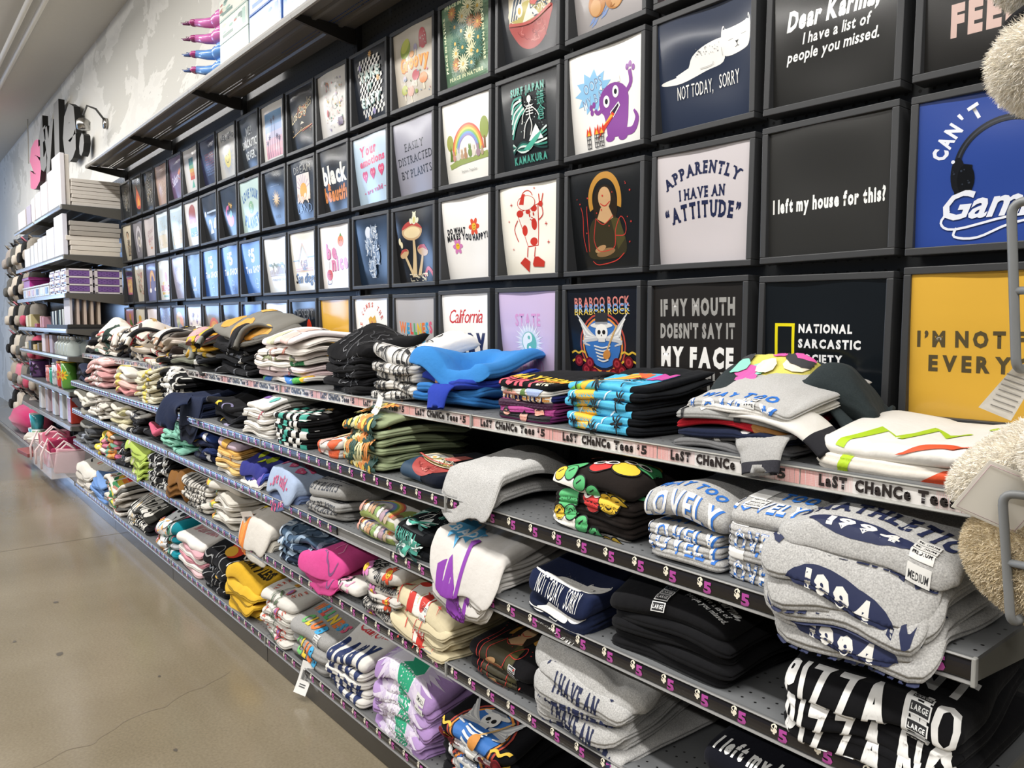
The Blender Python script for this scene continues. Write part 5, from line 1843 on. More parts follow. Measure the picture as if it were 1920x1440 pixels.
def price_tag(body, at, size, rot, barcode=True):
    """paper price tag clipped to a tee"""
    m = Matrix.Translation(at) @ rot.to_4x4()
    w, h = size
    n = 7
    vs = []
    for k in range(n):
        v = k / (n - 1)
        for sx in (-.5, .5):
            vs.append(m @ Vector((sx * w, 0.006 * math.sin(v * 3), (v - 1) * h)))
    fs = [(2 * i, 2 * i + 1, 2 * i + 3, 2 * i + 2) for i in range(n - 1)]
    o = smooth_build(MB().add(vs, fs, 'ecebe8'), 'price_tag', TAGCARD, body)
    if barcode:
        mb = MB()
        r = random.Random(int(w * 9999))
        x = -.3
        while x < .3:
            q = r.uniform(.012, .035)
            pts = [m @ Vector((px * w, 0.006 * math.sin(v * 3) - 0.0008, (v - 1) * h)) for px, v in ((x, .42), (x + q, .42), (x + q, .72), (x, .72))]
            mb.add(pts, [(0, 1, 2, 3)], '2b2b2d')
            x += q + r.uniform(.012, .03)
        for v in (.2, .27):
            pts = [m @ Vector((px * w, 0.006 * math.sin(u * 3) - 0.0008, (u - 1) * h)) for px, u in ((-.25, v), (.25, v), (.25, v + .035), (-.25, v + .035))]
            mb.add(pts, [(0, 1, 2, 3)], '5a5a5c')
        smooth_build(mb, 'barcode', TAGCARD, o)
    return o


# ---------------------------------------------------------------- last chance shelf, from the plush toys outwards
WHT, BLK, NVY, GRY = 'e2dfd9', '18181a', '1d2338', 'a5a4a2'
pile('A01', -.02, .30, 2, .030, ['d8d2c8', WHT], (['cream', 'white'], 'lime zigzag print'), t_zigzag, inset=.012, amp=.004, top=dict(pw=.26, s0=.0, wrk=.004), wrk=.002)
p = pile('A02', -.31, .25, 9, .0155, ['6d6d6e', '77777a', NVY, 'a81f2a', '9a9a98', 'd2cfc9', 'b5b4b2', '2f3638', 'd9cf6a'],
         (['smoky grey', 'black and grey', 'navy', 'red', 'grey', 'white', 'heather grey', 'charcoal', 'yellow'], 'mixed messy prints'),
         fns=[t_scribble(['18181a', 'd0d0ce', '3a3a3c'], 24, 3, .08), t_scribble(['1a1a1c', 'c9c9c7'], 20, 5, .07), None, t_blobs(['a8763f', 'b58a52'], 5, 2, .1, .2), t_scribble(['2a2a2c', 'e3e3e1'], 8, 9, .04), None,
              t_waytoo, None, t_mix(t_blobs(['e35fa8', '8fd9c0', 'f0e6d0', '3f3f42', 'e35fa8'], 30, 4, .08, .18))], per={6: dict(pw=.2, s0=-.05, asp=.6, size=('LARGE', 3, .04, -.02, 'clear'), yaw=-4), 7: dict(w=.21, d=.15, dy=.10, t=.012, yaw=6), 8: dict(w=.17, d=.10, dy=.11, dx=-.02, t=.014, wrk=.004)},
         inset=.004, amp=.007, tilt=.05, jit=.02, wrk=.004, yj=9, ht=.35, sag=.02, pw=.24)
sleeve(p[1][0], [(.05, .04, .012), (.075, -.005, .012), (.085, -.03, -.008), (.09, -.042, -.038)], (.11, .085, (1, -.25, .1)), .02, 'a2a19f', cuff='34343a', alpha=.5)
sleeve(p[7][0], [(.0, .09, .008), (.07, .07, .012), (.125, .06, -.01), (.165, .05, -.06), (.185, .045, -.10)], (.15, .11, (0, 1, .2)), .028, '3d4547', alpha=.3)
sleeve(p[4][0], [(-.02, .06, .015), (.06, .03, .02), (.14, .02, .0), (.19, .02, -.04)], (.10, .08, (0, 1, .3)), .022, 'd5d2cc', cuff='2c2c30')
pile('A15', -.115, .15, 1, .045, '2f3638', ('charcoal', 'a crumpled sleeve'), None, d=.12, inset=.135, zb=.058, amp=.012, wrk=.014, bow=.05, ht=.35, yaw=12)
pile('A03', -.615, .235, 6, .0165, ['15171b'], ('black', 'bright palm beach print'), t_palm, inset=.004, amp=.003, tilt=.03, pw=.20, s0=-.012, px=-.014, asp=.8, jit=.012, top=dict(wrk=.003, asp=.9))
pile('A04', -.865, .205, 6, .0155, ['5a2250', '6d2a5c', '63264f', '23285a', 'd5d1ca', '17171a'], (['magenta', 'magenta', 'magenta', 'navy', 'white', 'black'], 'bold comic lettering'),
     fns=[t_manga, t_manga, t_manga, t_varsity, t_lightforest, t_yellowblack], inset=.006, amp=.003, tilt=.015, pw=.19, s0=-.012, asp=.6, jit=.012)
p = pile('A05', -1.24, .27, 4, .026, ['2f6aa8', '3573b4', '2b3fa0', '3c82c6'], (['azure', 'azure', 'royal blue', 'sky blue'], 'orange number print'), fns=[None, None, t_lettering('e0a46a', ['07', '56']), None], inset=.008, amp=.009, tilt=.03, wrk=.006, yj=12, jit=.02,
         top=dict(t=.034, w=.31, amp=.014, wrk=.010, yaw=20, d=.28, bow=.04, over=.02, droop=1.0))
sleeve(p[2][0], [(.0, .02, .015), (.03, -.025, -.005), (.04, -.045, -.05)], (.10, .07, (1, .1, 0)), .016, '2b3fa0')
pile('A06', -1.50, .25, 5, .027, [WHT, 'd6d3cd', WHT, 'd9d6d1', 'e6e4e0'], ('white', 'black line drawing'), t_mix(t_scribble(['2a2a2c'], 14, 8, .014, .3), t_lettering('2a2a2c', ['', 'HAK YLER'], b=0)), inset=.006, amp=.008, wrk=.008, yj=9, jit=.018, tilt=.02,
     top=dict(t=.045, amp=.014, bow=.03, wrk=.01))
pile('A07', -1.84, .29, 6, .025, [BLK, '1b1b1e', BLK], ('black', 'thin grey line print'), t_scribble(['55565a', '3d3e42', '6d6e72'], 26, 6, .012, .3), inset=.006, amp=.009, wrk=.007, yj=12, jit=.02, tilt=.03, top=dict(t=.04, bow=.03, amp=.016))
p = pile('A08', -2.43, .42, 8, .021, ['dedad4', 'd9c3c4', 'e0d0d0', 'ded9d2', 'd9cfc9', 'e2dcd5', 'e6e0da', 'e8dfe0'], (['white', 'pale pink', 'blush', 'white', 'cream', 'white', 'white', 'pale pink'], 'rainbow and desert prints'),
         fns=[t_rainbowband, t_scribble(['c98a8a', '8a7f7a'], 10, 3), t_scribble(['b5707a', '4f4a48'], 10, 5), t_blobs(['2f7a4a', 'd9a79a'], 6, 2), t_scribble(['8a8f6a', '4a4a44'], 12, 7), t_scribble(['55504a', 'c98a7a'], 10, 4), None, t_blobs(['c9c9a8', 'd9b9b0', '8f8a7f'], 6, 9, .1, .2)],
         inset=.004, amp=.007, wrk=.005, tilt=.05, jit=.02, yj=7)
pile('A09', -2.92, .42, 9, .022, [BLK, '1c1c1f', BLK, '202124', BLK, BLK, '232326', '6d6b66', '7d7b75'], (['black'] * 6 + ['charcoal', 'olive grey', 'ash grey'], 'white and orange scraps'),
     fns=[t_scribble(['d9d9d6', '55565a'], 12, i, .03) for i in range(6)] + [t_blobs(['9fc7c0', 'c9c93f'], 7, 3, .03, .07), t_blobs(['dd9a3f', 'd96f6a', 'e3c96a'], 9, 5, .08, .17), t_blobs(['dd9a3f', 'e3b05f'], 6, 8, .1, .2)], inset=.004, amp=.010, wrk=.006, tilt=.05, jit=.025, yj=10, top=dict(bow=.03))
p = pile('A10', -3.46, .44, 8, .022, ['3a3a3a', '6d6f62', '2a2c30', 'c9c3b4', '55564f', 'd9a83a', '8a8c8a', 'd99aa0'], (['charcoal', 'olive', 'black', 'sand', 'camo green', 'mustard', 'grey', 'pink'], 'tangled sleeves'),
         fns=[t_scribble(['d9b53a', 'd0cfc9', '4a4b4d'], 12, i, .06) for i in range(5)], inset=.004, amp=.014, wrk=.01, jit=.03, yj=24)
for i, (q, c) in enumerate(((-.10, 'd0ab2c'), (.0, '9a9c95'))):
    sleeve(p[5][0], [(q + .06, .12, .05), (q, .06, .055), (q - .05, .0, .02), (q - .08, -.03, -.05)], (.08, .06, (1, .3, 0)), .03, ['8d8f88', 'd9a83a'][i], cuff=c)
pile('A11', -4.05, .46, 7, .024, ['d2c9bd', '2b2a2c', 'dcd5ca', '4a3f3c', 'd9cdc2', 'cfc4b9', '6a6560'], (['cream', 'black', 'ivory', 'brown', 'oatmeal', 'cream', 'stone'], 'jumbled dark prints'), fns=[t_scribble(['2a2628', 'a8433f', 'd9b53a', 'e3e0da'], 18, i + 2, .06) for i in range(4)], inset=.004, amp=.016, wrk=.012, jit=.03, yj=25, top=dict(bow=.04))
pile('A12', -4.62, .44, 7, .024, ['d9d2c7', 'e0d9cf', '2a2a2c', 'd9d0c4', 'c9c1b6', 'dfd8ce', 'e0d6ca'], (['ivory', 'cream', 'black', 'ivory', 'stone', 'cream', 'ivory'], 'red and brown scrawls'), fns=[t_scribble(['8f2a33', '3a2f2f', 'c9a86a', '2a2a2c'], 16, i, .06) for i in range(4)], inset=.004, amp=.017, wrk=.012, jit=.03, yj=25, top=dict(bow=.04))
pile('A13', -5.22, .46, 7, .024, ['2b2a2e', 'dcd6cd', 'c9bfb4', '303033', 'e0d9d0', 'd6cdc3', 'e3ddd3'], (['black', 'ivory', 'sand', 'charcoal', 'cream', 'stone', 'ivory'], 'green and coral scraps of print'), fns=[t_blobs(['2f4a40', 'c9605a', 'd9cfc0', '2a2a2c', '7fa08f'], 18, i, .05, .12) for i in range(4)], inset=.004, amp=.017, wrk=.012, jit=.03, yj=22, top=dict(bow=.05))
pile('A14', -5.77, .38, 4, .03, ['1f1f22', 'd5cdc3', '28282b', '1c1c1f'], (['black', 'ivory', 'charcoal', 'black'], 'plain soft folds'), None, inset=.01, amp=.014, wrk=.01, yj=20, jit=.02)

mess = random.Random(12)
for key, n, cc in (('A09', 2, ['232326', '6d6b66']), ('A10', 4, ['8d8f88', 'c9b23a', '3a3a3c', 'd0a0a0']), ('A11', 5, ['dcd3c8', '2b2a2c', 'b0907a', '3c3432', 'cfc4b9']), ('A12', 5, ['e0d9cf', '8f2a33', 'dcd5ca', '2a2a2c', 'c9bdb0']), ('A13', 5, ['dcd6cd', 'c9605a', '2a3a35', 'e0d9d0', '232326'])):
    rs = PILES[key]
    for i in range(n):
        bd = rs[len(rs) - 1 - i % 4][0]
        h = rs[-1][0].location.z - bd.location.z + .03
        x = mess.uniform(-.15, .15)
        dx = mess.uniform(-.12, .12)
        sleeve(bd, [(x, .16, h), (x + dx * .4, .08, h + .012), (x + dx * .8, .02, h - .015), (x + dx, -.012, h - .055 - mess.uniform(0, .05))], (mess.uniform(.10, .15), mess.uniform(.06, .09), (1, mess.uniform(-.4, .4), 0)), mess.uniform(.018, .03), cc[i], cuff=cc[(i + 2) % n])
bd = PILES['A06'][1][0]
price_tag(bd, (.0, -.034, -.010), (.034, .062), Matrix.Rotation(R(-14), 3, 'X') @ Matrix.Rotation(R(18), 3, 'Y'), False)

# ---------------------------------------------------------------- second shelf
HG = 'aeadab'
p = pile('B01', -.03, .265, 6, .0205, HG, ('heather grey', 'navy UNATHLETIC print'), t_unath, d=.33, inset=-.035, over=.035, droop=1.0, amp=.004, tilt=.03, ht=.9, pw=.24, asp=.62, s0=-.036, jit=.018, yj=6, sag=.025, wrk=.003, bow=.008,
         size=('MEDIUM', 4, .085, .0, 'clear'), top=dict(pw=.245, asp=.78, s0=-.060, wrk=.003, t=.026, dx=.005, dy=.015, over=.015, amp=.006), res=(30, 48))
p = pile('B02', -.30, .165, 4, .019, HG, ('heather grey', 'blue WAY TOO LOVELY print'), t_waytoo, inset=.0, amp=.003, ht=.9, pw=.16, s0=-.02, jit=.012, top=dict(t=.046, pw=.165, asp=.86, s0=-.052, amp=.008, w=.19, bow=.015, wrk=.004), res=(28, 44))
pile('B03', -.125, .13, 6, .019, HG, ('heather grey', 'white and blue letter blocks'), t_waysmall, inset=.006, amp=.003, ht=.9, pw=.125, s0=-.02, tilt=.02, size=('MEDIUM', 3, -.025, .02, 'clear'), top=dict(s0=.0, t=.03))
p = pile('B04', -.585, .24, 4, .024, '221d1b', ('black', 'cartoon fruit print'), t_fruits, inset=.02, amp=.004, pw=.2, s0=-.03, top=dict(t=.036, pw=.22, asp=.82, s0=-.034, amp=.006, bow=.012), res=(28, 44), sag=.01)
p = pile('B05', -.985, .25, 2, .028, [HG, 'b7b6b4'], ('heather grey', 'no visible print'), None, inset=-.004, over=.02, amp=.007, ht=.9, droop=.8, jit=.015, top=dict(t=.03, w=.29, d=.32, dy=-.018, over=.04, droop=1.2, wrk=.005, amp=.009, bow=.025, yaw=-10), res=(30, 48))
pile('B06', -1.20, .20, 1, .034, '161a26', ('navy black', 'noodle wave print'), t_mix(lambda a: a.rect('2b4258', 0, 0, .55, .6), a_bowl), inset=.012, amp=.004, pw=.2, s0=-.02)
pile('B07', -1.53, .27, 6, .022, ['8f9a78', '97a281', '8f9a78'], ('sage green', 'orange daisy print'), lambda a: [a.petals(['d98a45', '2f4f48', 'dfd9a8'][i % 3], .12 + .19 * (i % 5), .15 + .3 * (i // 5), .15, 11, .28, .18) and a.el('e3c25a', .12 + .19 * (i % 5), .15 + .3 * (i // 5), .035) for i in range(15)],
     inset=.004, amp=.006, wrk=.004, tilt=.03, pw=.24, s0=-.03, yj=7, top=dict(amp=.009, bow=.012), px=-.02)
pile('B08', -1.735, .17, 2, .026, ['dcd8d2', 'e3dfd9'], ('white', 'orange swirl print'), t_blobs(['d9613a', 'd9c59a', 'c9a8a0'], 12, 5, .08, .18), inset=.008, amp=.005, s0=-.03)
pile('B09', -2.08, .28, 6, .0185, BLK, ('black', 'teal checker print'), t_checker, inset=.006, amp=.004, pw=.27, s0=-.03, asp=.6, tilt=.02, yj=5)
pile('B10', -2.37, .26, 7, .0185, ['d3cfc8', 'dcd8d2', 'd8d4cd', 'dcd8d2', 'd5d1ca', 'dad6d0', 'dedad4'], ('white', 'bright character print'), fns=[t_scribble(['8a8480', 'c96a7a'], 5, i, .02) for i in range(6)] + [t_blobs(['dd7f3a', '5fb0a8', 'c9455a', '7f5fa0', 'e3c25a'], 9, 5, .05, .1)], inset=.004, amp=.006, wrk=.005, tilt=.03, yj=6)
p = pile('B11', -2.80, .34, 4, .026, [BLK, '1c1d22', BLK, '1a1a1d'], ('black', 'yellow zigzag scraps'), fns=[t_scribble(['d9b93a', '8f8aa8'], 6, 4, .04), None, None, t_scribble(['d9c23a', '7f7a9a', '3a3a44'], 8, 2, .04)], inset=.02, amp=.010, wrk=.006, yj=14, jit=.02)
p = pile('B12', -3.16, .26, 3, .03, ['1d2438', NVY, '222a42'], ('navy', 'plain drooping hem'), None, inset=-.015, over=.03, droop=2.4, amp=.008, wrk=.005, yj=6)
sleeve(p[2][0], [(-.02, .03, .02), (-.06, -.03, .0), (-.09, -.06, -.06), (-.10, -.07, -.11)], (.2, .16, (1, .2, 0)), .025, '222a42')
pile('B13', -3.56, .34, 8, .021, BLK, ('black', 'white graffiti print'), t_scribble(['dcdad4', 'c9c7c2'], 30, 3, .05, .4), inset=.002, amp=.008, yj=8, pw=.32, s0=-.03, tilt=.02)
pile('B14', -3.98, .36, 9, .020, ['cfc9b2', 'd6d0ba', 'c9c3ac'], ('cream', 'yellow edge print'), t_mix(t_blobs(['dcc43a', 'e3d25f'], 7, 2, .08, .15), t_scribble(['8a8578', '55514a'], 5, 3, .03)), inset=.0, amp=.008, wrk=.006, yj=9, pw=.26, px=-.05, s0=-.03)
pile('B15', -4.55, .40, 4, .036, ['c98a8a', 'd9b0a8', 'd6d2c9', 'dcd8cf'], (['coral', 'pink', 'ivory', 'ivory'], 'teal and orange patch'), t_blobs(['3f8f7a', 'dd8f4a', 'e3c96a'], 8, 4, .1, .22), inset=.004, amp=.010, wrk=.006, yj=8)
pile('B16', -5.25, .46, 5, .032, ['c99a9a', 'cfa3a1', 'c99696', 'd0a5a3', 'd6adaa'], ('dusty pink', 'small white lettering'), t_lettering('e6dcd8', ['malibu', 'club'], b=1), inset=.0, amp=.010, wrk=.008, yj=9, top=dict(bow=.02))
pile('B17', -5.78, .40, 3, .034, ['23283c', '1f1f24', '2a2f44'], ('dark navy', 'coral flower print'), t_blobs(['c9706a', 'd9a79a', '3a4a6a'], 9, 4, .05, .1), inset=.02, amp=.010, yj=9)

# ---------------------------------------------------------------- third shelf
p = pile('C01', -.005, .27, 3, .033, '151517', ('black', 'huge white PIZZA print'), t_lettering('e4e3e0', ['I WANT', 'PIZZA NO', 'YOUR']), inset=-.012, over=.02, droop=.6, amp=.005, pw=.26, asp=1.05, s0=-.115, tilt=.0, yj=4, sag=.01, size=('LARGE', 5, .075, -.03, 'dark'), top=dict(t=.04, s0=-.128, pw=.27), res=(30, 48), d=.33)
p = pile('C02', -.395, .285, 5, .021, '161618', ('black', 'slanted Dear Karma print'), a_karma, inset=.004, amp=.004, pw=.13, s0=.03, px=.06, tilt=.02, size=('LARGE', 6, -.005, .0, 'dark'), top=dict(t=.03, rot=-.3, pw=.135, s0=-.014, px=.085, bow=.02), edge=False, sag=.015, yj=4)
p = pile('C03', -.635, .20, 2, .042, ['1a2138', '1c2440'], ('navy', 'white cat NOT TODAY print'), t_mix(lambda a: a_cat(a)), inset=-.008, over=.02, droop=.5, amp=.004, pw=.185, s0=-.055, asp=.8, top=dict(t=.038, s0=-.034, pw=.195), res=(28, 44), yj=2)
p = pile('C04', -1.01, .27, 4, .024, 'd6d2cd', ('white', 'purple monster print'), t_mix(lambda a: a.star('58aee0', .34, .70, .3, .2, 11, .3, .85), lambda a: a.txt('e6f3fb', 'BAD!', .36, .66, .16, .4, b=1, rot=.2), lambda a: a.poly('8a3fa8', [(.3, .1), (.2, .34), (.42, .42), (.6, .3), (.58, .05)]), lambda a: a.line('8a3fa8', [(.56, .1), (.66, .3), (.7, .5)], .07), lambda a: a.el('8a3fa8', .72, .52, .07, .05)),
         inset=-.02, over=.035, droop=1.4, amp=.006, pw=.2, s0=-.03, wrk=.005, top=dict(t=.036, w=.29, d=.31, over=.045, dy=-.008, droop=1.1, s0=-.05, wrk=.007, amp=.009, bow=.02, pw=.21, px=-.03), res=(30, 48), yj=5)
pile('C05', -1.225, .19, 3, .022, '131518', ('black', 'teal SURF JAPAN print'), a_surf, inset=.006, amp=.004, pw=.19, s0=-.03, top=dict(t=.03, pw=.2, s0=-.02))
pile('C06', -1.445, .22, 2, .032, ['d3cfc9', 'dad6d0'], ('white', 'rainbow forest print'), a_rainbow_forest, inset=.008, amp=.005, pw=.25, s0=-.07, top=dict(t=.045, s0=-.07, bow=.015), sag=.01)
p = pile('C07', -1.81, .27, 3, .026, ['8d8c8a', '969593', '9b9a98'], ('grey', 'DISTRACTED BY PLANTS print'), a_distracted, inset=.006, amp=.005, pw=.27, s0=-.06, ht=.6, top=dict(t=.045, rot=-.05))
p = pile('C08', -2.13, .25, 2, .035, ['5f6f92', 'a5b5cf'], (['slate blue', 'pale blue'], 'pink emotions print'), a_emotions, inset=-.01, over=.03, droop=1.0, amp=.008, pw=.23, s0=-.025, wrk=.004, top=dict(t=.055, bow=.02), yj=8)
pile('C09', -2.42, .24, 4, .026, ['d5d1cb', 'dcd8d2', '3a4a9a', '33367f'], (['white', 'white', 'blue', 'indigo'], 'neon yellow print'), fns=[t_scribble(['4a4a4c'], 4, 3, .02), None, t_blobs(['6a55b0', '1d1d22', 'd9d9e0'], 9, 3, .07, .14), t_blobs(['c9d92f', '1d1d22', '9fb02f'], 10, 6, .07, .15)], inset=-.004, over=.02, droop=1, amp=.009, wrk=.006, yj=10, jit=.02)
pile('C10', -2.70, .25, 8, .0165, ['d3cfc8', 'd6b87a', 'd9c9a8', 'd5a95f', 'd9d0be', 'd6b070', 'd9a85a', 'c9b6c4'], (['white', 'sand', 'cream', 'ochre', 'ivory', 'sand', 'ochre', 'lilac'], 'sunburst print'), fns=[t_scribble(['6a5a4f', 'd99a4a'], 6, i, .04) for i in range(7)] + [lambda a: [a.line(['d9b87a', '7f86b5', 'd98f8a'][i % 3], [(.45, .2), (.45 + .6 * math.cos(R(10 + i * 16)), .2 + .7 * math.sin(R(10 + i * 16)))], [.02, .09]) for i in range(11)] and a.el('d9a84a', .45, .2, .16, .16)],
     inset=.004, amp=.006, tilt=.03, top=dict(t=.03), yj=5)
pile('C11', -3.04, .28, 4, .030, ['1d2440', '23305a', '1d2440', '2a3f7a'], ('navy', 'yellow and white patch'), t_blobs(['d9a83a', 'dfe0e3', '1a1a1e', '2f55a0'], 10, 4, .1, .2), inset=.01, amp=.011, wrk=.006, yj=10)
pile('C12', -3.52, .36, 8, .019, ['8fc9b5', '86bfab', '93cdb9'], ('mint green', 'faint teal print'), t_scribble(['6aa896', 'a9dcca'], 8, 3, .03), inset=.004, amp=.012, wrk=.012, yj=10, jit=.02, top=dict(bow=.03))
pile('C13', -3.86, .27, 2, .034, ['1c1c20', 'c95f7a'], (['black', 'pink'], 'yellow flower scraps'), t_blobs(['d9c23a', 'e38fa0', 'e6e2da', '2a2a2c'], 10, 5, .06, .13), inset=.006, amp=.012, wrk=.006, yj=12)
pile('C14', -4.24, .34, 4, .030, ['1b1b1e', '232326', '1b1b1e', 'c9c7c2'], (['black', 'charcoal', 'black', 'white'], 'monochrome splash print'), t_scribble(['dcdad6', '2a2a2c'], 14, 4, .06, .4), inset=.006, amp=.012, wrk=.006, yj=10)
pile('C15', -4.62, .36, 5, .028, ['d0cab9', 'c9c29f', 'd3cdbd', 'b9b48a', 'd6d0c2'], ('cream', 'yellow and blue print'), t_blobs(['d9c93a', '4f6fb0', '8a8470'], 8, 6, .07, .15), inset=.004, amp=.012, wrk=.008, yj=9)
pile('C16', -5.20, .46, 8, .020, ['d3cec6', 'cdc8bf', 'd6d1c9'], ('off white', 'thin brown script'), t_scribble(['a8938a', '8a7f7a'], 6, 5, .02), inset=.0, amp=.012, wrk=.010, yj=9)
pile('C17', -5.78, .44, 4, .032, ['8a8880', '35353a', 'c9c6bd', 'd9d5c8'], (['stone', 'charcoal', 'ivory', 'cream'], 'black lettering'), t_lettering('3a3836', ['forever', '']), inset=.004, amp=.012, wrk=.008, yj=10)

# ---------------------------------------------------------------- fourth shelf
pile('D01', -.17, .30, 3, .034, '13141c', ('midnight black', 'I left my house print'), a_left, inset=.004, amp=.004, pw=.34, s0=-.02, top=dict(pw=.34, s0=-.10, t=.045, px=.03, rot=-.05), edge=False)
p = pile('D02', -.605, .27, 7, .0215, ['b3b2b0', HG, 'b3b2b0'], ('heather grey', 'navy ATTITUDE print'), a_attitude, inset=-.006, over=.02, droop=.8, amp=.006, ht=.9, pw=.25, s0=-.10, tilt=.03, yj=6, jit=.014, top=dict(fn=None, t=.046, w=.31, d=.31, wrk=.007, amp=.012, bow=.045, dy=.008), size=None, sag=.02, res=(30, 48))
pile('D03', -.885, .26, 2, .040, '151416', ('black', 'gold portrait print'), a_portrait, inset=.012, amp=.004, pw=.24, s0=-.055, size=('SMALL', 3, .06, -.03, 'dark'), top=dict(t=.034))
p = pile('D04', -1.235, .30, 5, .019, ['cfc3a2', 'd3c7a6', 'cfc3a2'], ('cream', 'red cartoon slice print'), a_slice, inset=-.004, over=.02, droop=.8, amp=.006, pw=.27, s0=-.06, wrk=.005, yj=7, size=('LARGE', 3, .02, -.02, 'clear'), top=dict(t=.032, pw=.36, s0=-.17, px=-.02, bow=.01))
p = pile('D05', -1.41, .23, 5, .026, ['c3bfb8', 'cac6bf', 'c6c2bb'], ('grey white', 'smiling flower HAPPY print'), a_happy, inset=.002, amp=.007, wrk=.007, pw=.24, s0=-.10, yj=8, tilt=.03, top=dict(t=.05, pw=.3, rot=-.5, px=-.02, s0=-.14))
pile('D06', -1.60, .17, 1, .030, 'd8d4ce', ('white', 'black checker edge'), t_scribble(['2a2a2c', 'd98fb0'], 12, 4, .06), inset=.004, amp=.005, s0=-.03)
p = pile('D07', -1.85, .30, 2, .034, ['c24583', 'cf4c8d'], ('hot pink', 'faint outline print'), t_scribble(['e58fb8', '7f4a78'], 5, 6, .018, .4), inset=-.01, over=.025, droop=1.0, amp=.008, wrk=.006, top=dict(t=.05, bow=.015), yj=9)
pile('D08', -2.06, .32, 4, .028, ['1f2a3d', '26344a', '2f4058', '4a6078'], ('dark blue', 'tie dye marbling'), t_cloudswirl, inset=.012, amp=.010, wrk=.006, yj=8, pw=.3, s0=-.04)
p = pile('D09', -2.43, .30, 2, .040, ['c9c4b8', 'd3cec6'], ('white', 'dancing fruit print'), t_fruitpair, inset=-.014, over=.035, droop=1.1, amp=.007, pw=.26, s0=-.03, px=-.05, top=dict(t=.045, bow=.02, wrk=.004), yj=5)
price_tag(p[1][0], (-.08, .02, .075), (.05, .085), Matrix.Rotation(R(12), 3, 'X') @ Matrix.Rotation(R(38), 3, 'Z'))
pile('D10', -2.80, .30, 6, .025, ['c9c4ba', 'd0cbc2', 'c6c1b7', 'd3cec5'], ('off white', 'sunny rainbow print'), t_mix(lambda a: a.ring('dd8f3a', .4, .2, .36, .44, 60, 200), lambda a: a.ring('d9c23a', .4, .2, .26, .34, 60, 200), t_blobs(['d9b53a', '7fa08a'], 5, 5, .05, .1)), inset=.0, amp=.010, wrk=.008, yj=9, top=dict(t=.04))
pile('D11', -3.17, .33, 6, .020, ['c9c5bd', 'd0ccc4', 'c6c2ba'], ('white', 'rows of black text'), t_lettering('3f3d3a', ['STAY WILD', 'MOON CHILD', 'ALWAYS'], b=1), inset=.0, amp=.008, wrk=.006, yj=8)
pile('D12', -3.42, .30, 2, .052, ['7d5528', '865c2c'], ('caramel brown', 'pale flower print'), t_blobs(['c9a88f', '9a6f3a'], 5, 3, .04, .08), inset=-.006, over=.02, droop=1, amp=.014, wrk=.012, yj=9)
pile('D13', -3.76, .33, 8, .020, BLK, ('black', 'dense white doodle print'), t_scribble(['c9c9c6', '8a8a8a', 'e0e0de'], 34, 4, .035, .35), inset=.0, amp=.009, yj=9)
pile('D14', -4.20, .36, 8, .021, ['a9bf5a', 'b3c964', 'a3b954'], ('lime green', 'pink flamingo print'), t_blobs(['d98a8a', 'e0a79a', 'c9c2a0'], 9, 4, .08, .16), inset=-.004, over=.02, droop=1, amp=.008, wrk=.006, pw=.24, px=-.05, yj=8)
pile('D15', -4.52, .28, 4, .030, ['2a2a2d', 'c9c7c3', '2a2a2d', '3a3a3d'], (['black', 'white', 'black', 'charcoal'], 'ink flower print'), t_scribble(['dcdad6', '1a1a1c'], 20, 6, .05, .3), inset=.004, amp=.010, yj=9)
pile('D16', -5.00, .44, 5, .030, ['c9708f', 'd3cfc8', 'c97a90', 'd98aa0', 'cfc9c2'], (['pink', 'white', 'rose', 'pink', 'white'], 'neon tie dye rainbow'), t_blobs(['d95f8f', '6fa890', 'dd8f3a', 'e3c94a', 'd9d4cf'], 14, 5, .1, .22), inset=.0, amp=.012, wrk=.008, yj=9)
pile('D17', -5.62, .46, 6, .025, ['55575a', '6a6c6f', '3a3c40', '77797a', '4a4c50', '8a8a86'], ('slate grey', 'red corner motif'), t_blobs(['a8433a', 'c9b08a', '8a8f9a'], 6, 4, .06, .14), inset=.004, amp=.011, wrk=.008, yj=9)

# ---------------------------------------------------------------- bottom shelf
pile('E01', -1.0, .28, 5, .030, '141417', ('black', 'skeleton rock band print'), a_skull, inset=.012, amp=.006, pw=.29, s0=-.13, yj=7, top=dict(pw=.31, s0=-.09), tilt=.02, res=(28, 44))
p = pile('E02', -1.35, .30, 7, .0235, ['a98abf', 'b093c6', 'a686bc'], ('lilac purple', 'green STATE OF MIND sun'), t_mix(lambda a: a.txt('cf6fb5', 'STATE', .5, .9, .2, .9, b=2), lambda a: a.star('d9cfe0', .5, .45, .46, .24, 22), lambda a: a.star('c9bcd6', .5, .45, .36, .24, 22, .14), lambda a: a.el('e3dfe8', .5, .42, .22), lambda a: a.poly('2f9f78', [(.5, .64), (.66, .56), (.72, .42), (.66, .26), (.5, .2), (.46, .32), (.54, .42), (.44, .54)]), lambda a: a.txt('cf6fb5', 'MIND', .5, .02, .2, .9, b=2)),
         inset=-.002, over=.02, droop=.8, amp=.006, pw=.28, s0=-.09, tilt=.02, yj=7, jit=.018, size=('SMALL', 3, .1, -.02, 'clear'), top=dict(t=.040, pw=.31, s0=-.075, bow=.01), res=(28, 44), sag=.01)
pile('E03', -1.665, .26, 5, .026, ['d3d0ca', 'dad7d1', 'd5d2cc'], ('white', 'navy California BABY print'), a_california, inset=.002, amp=.006, pw=.27, s0=-.08, wrk=.005, yj=7, top=dict(t=.04, pw=.28, s0=-.05))
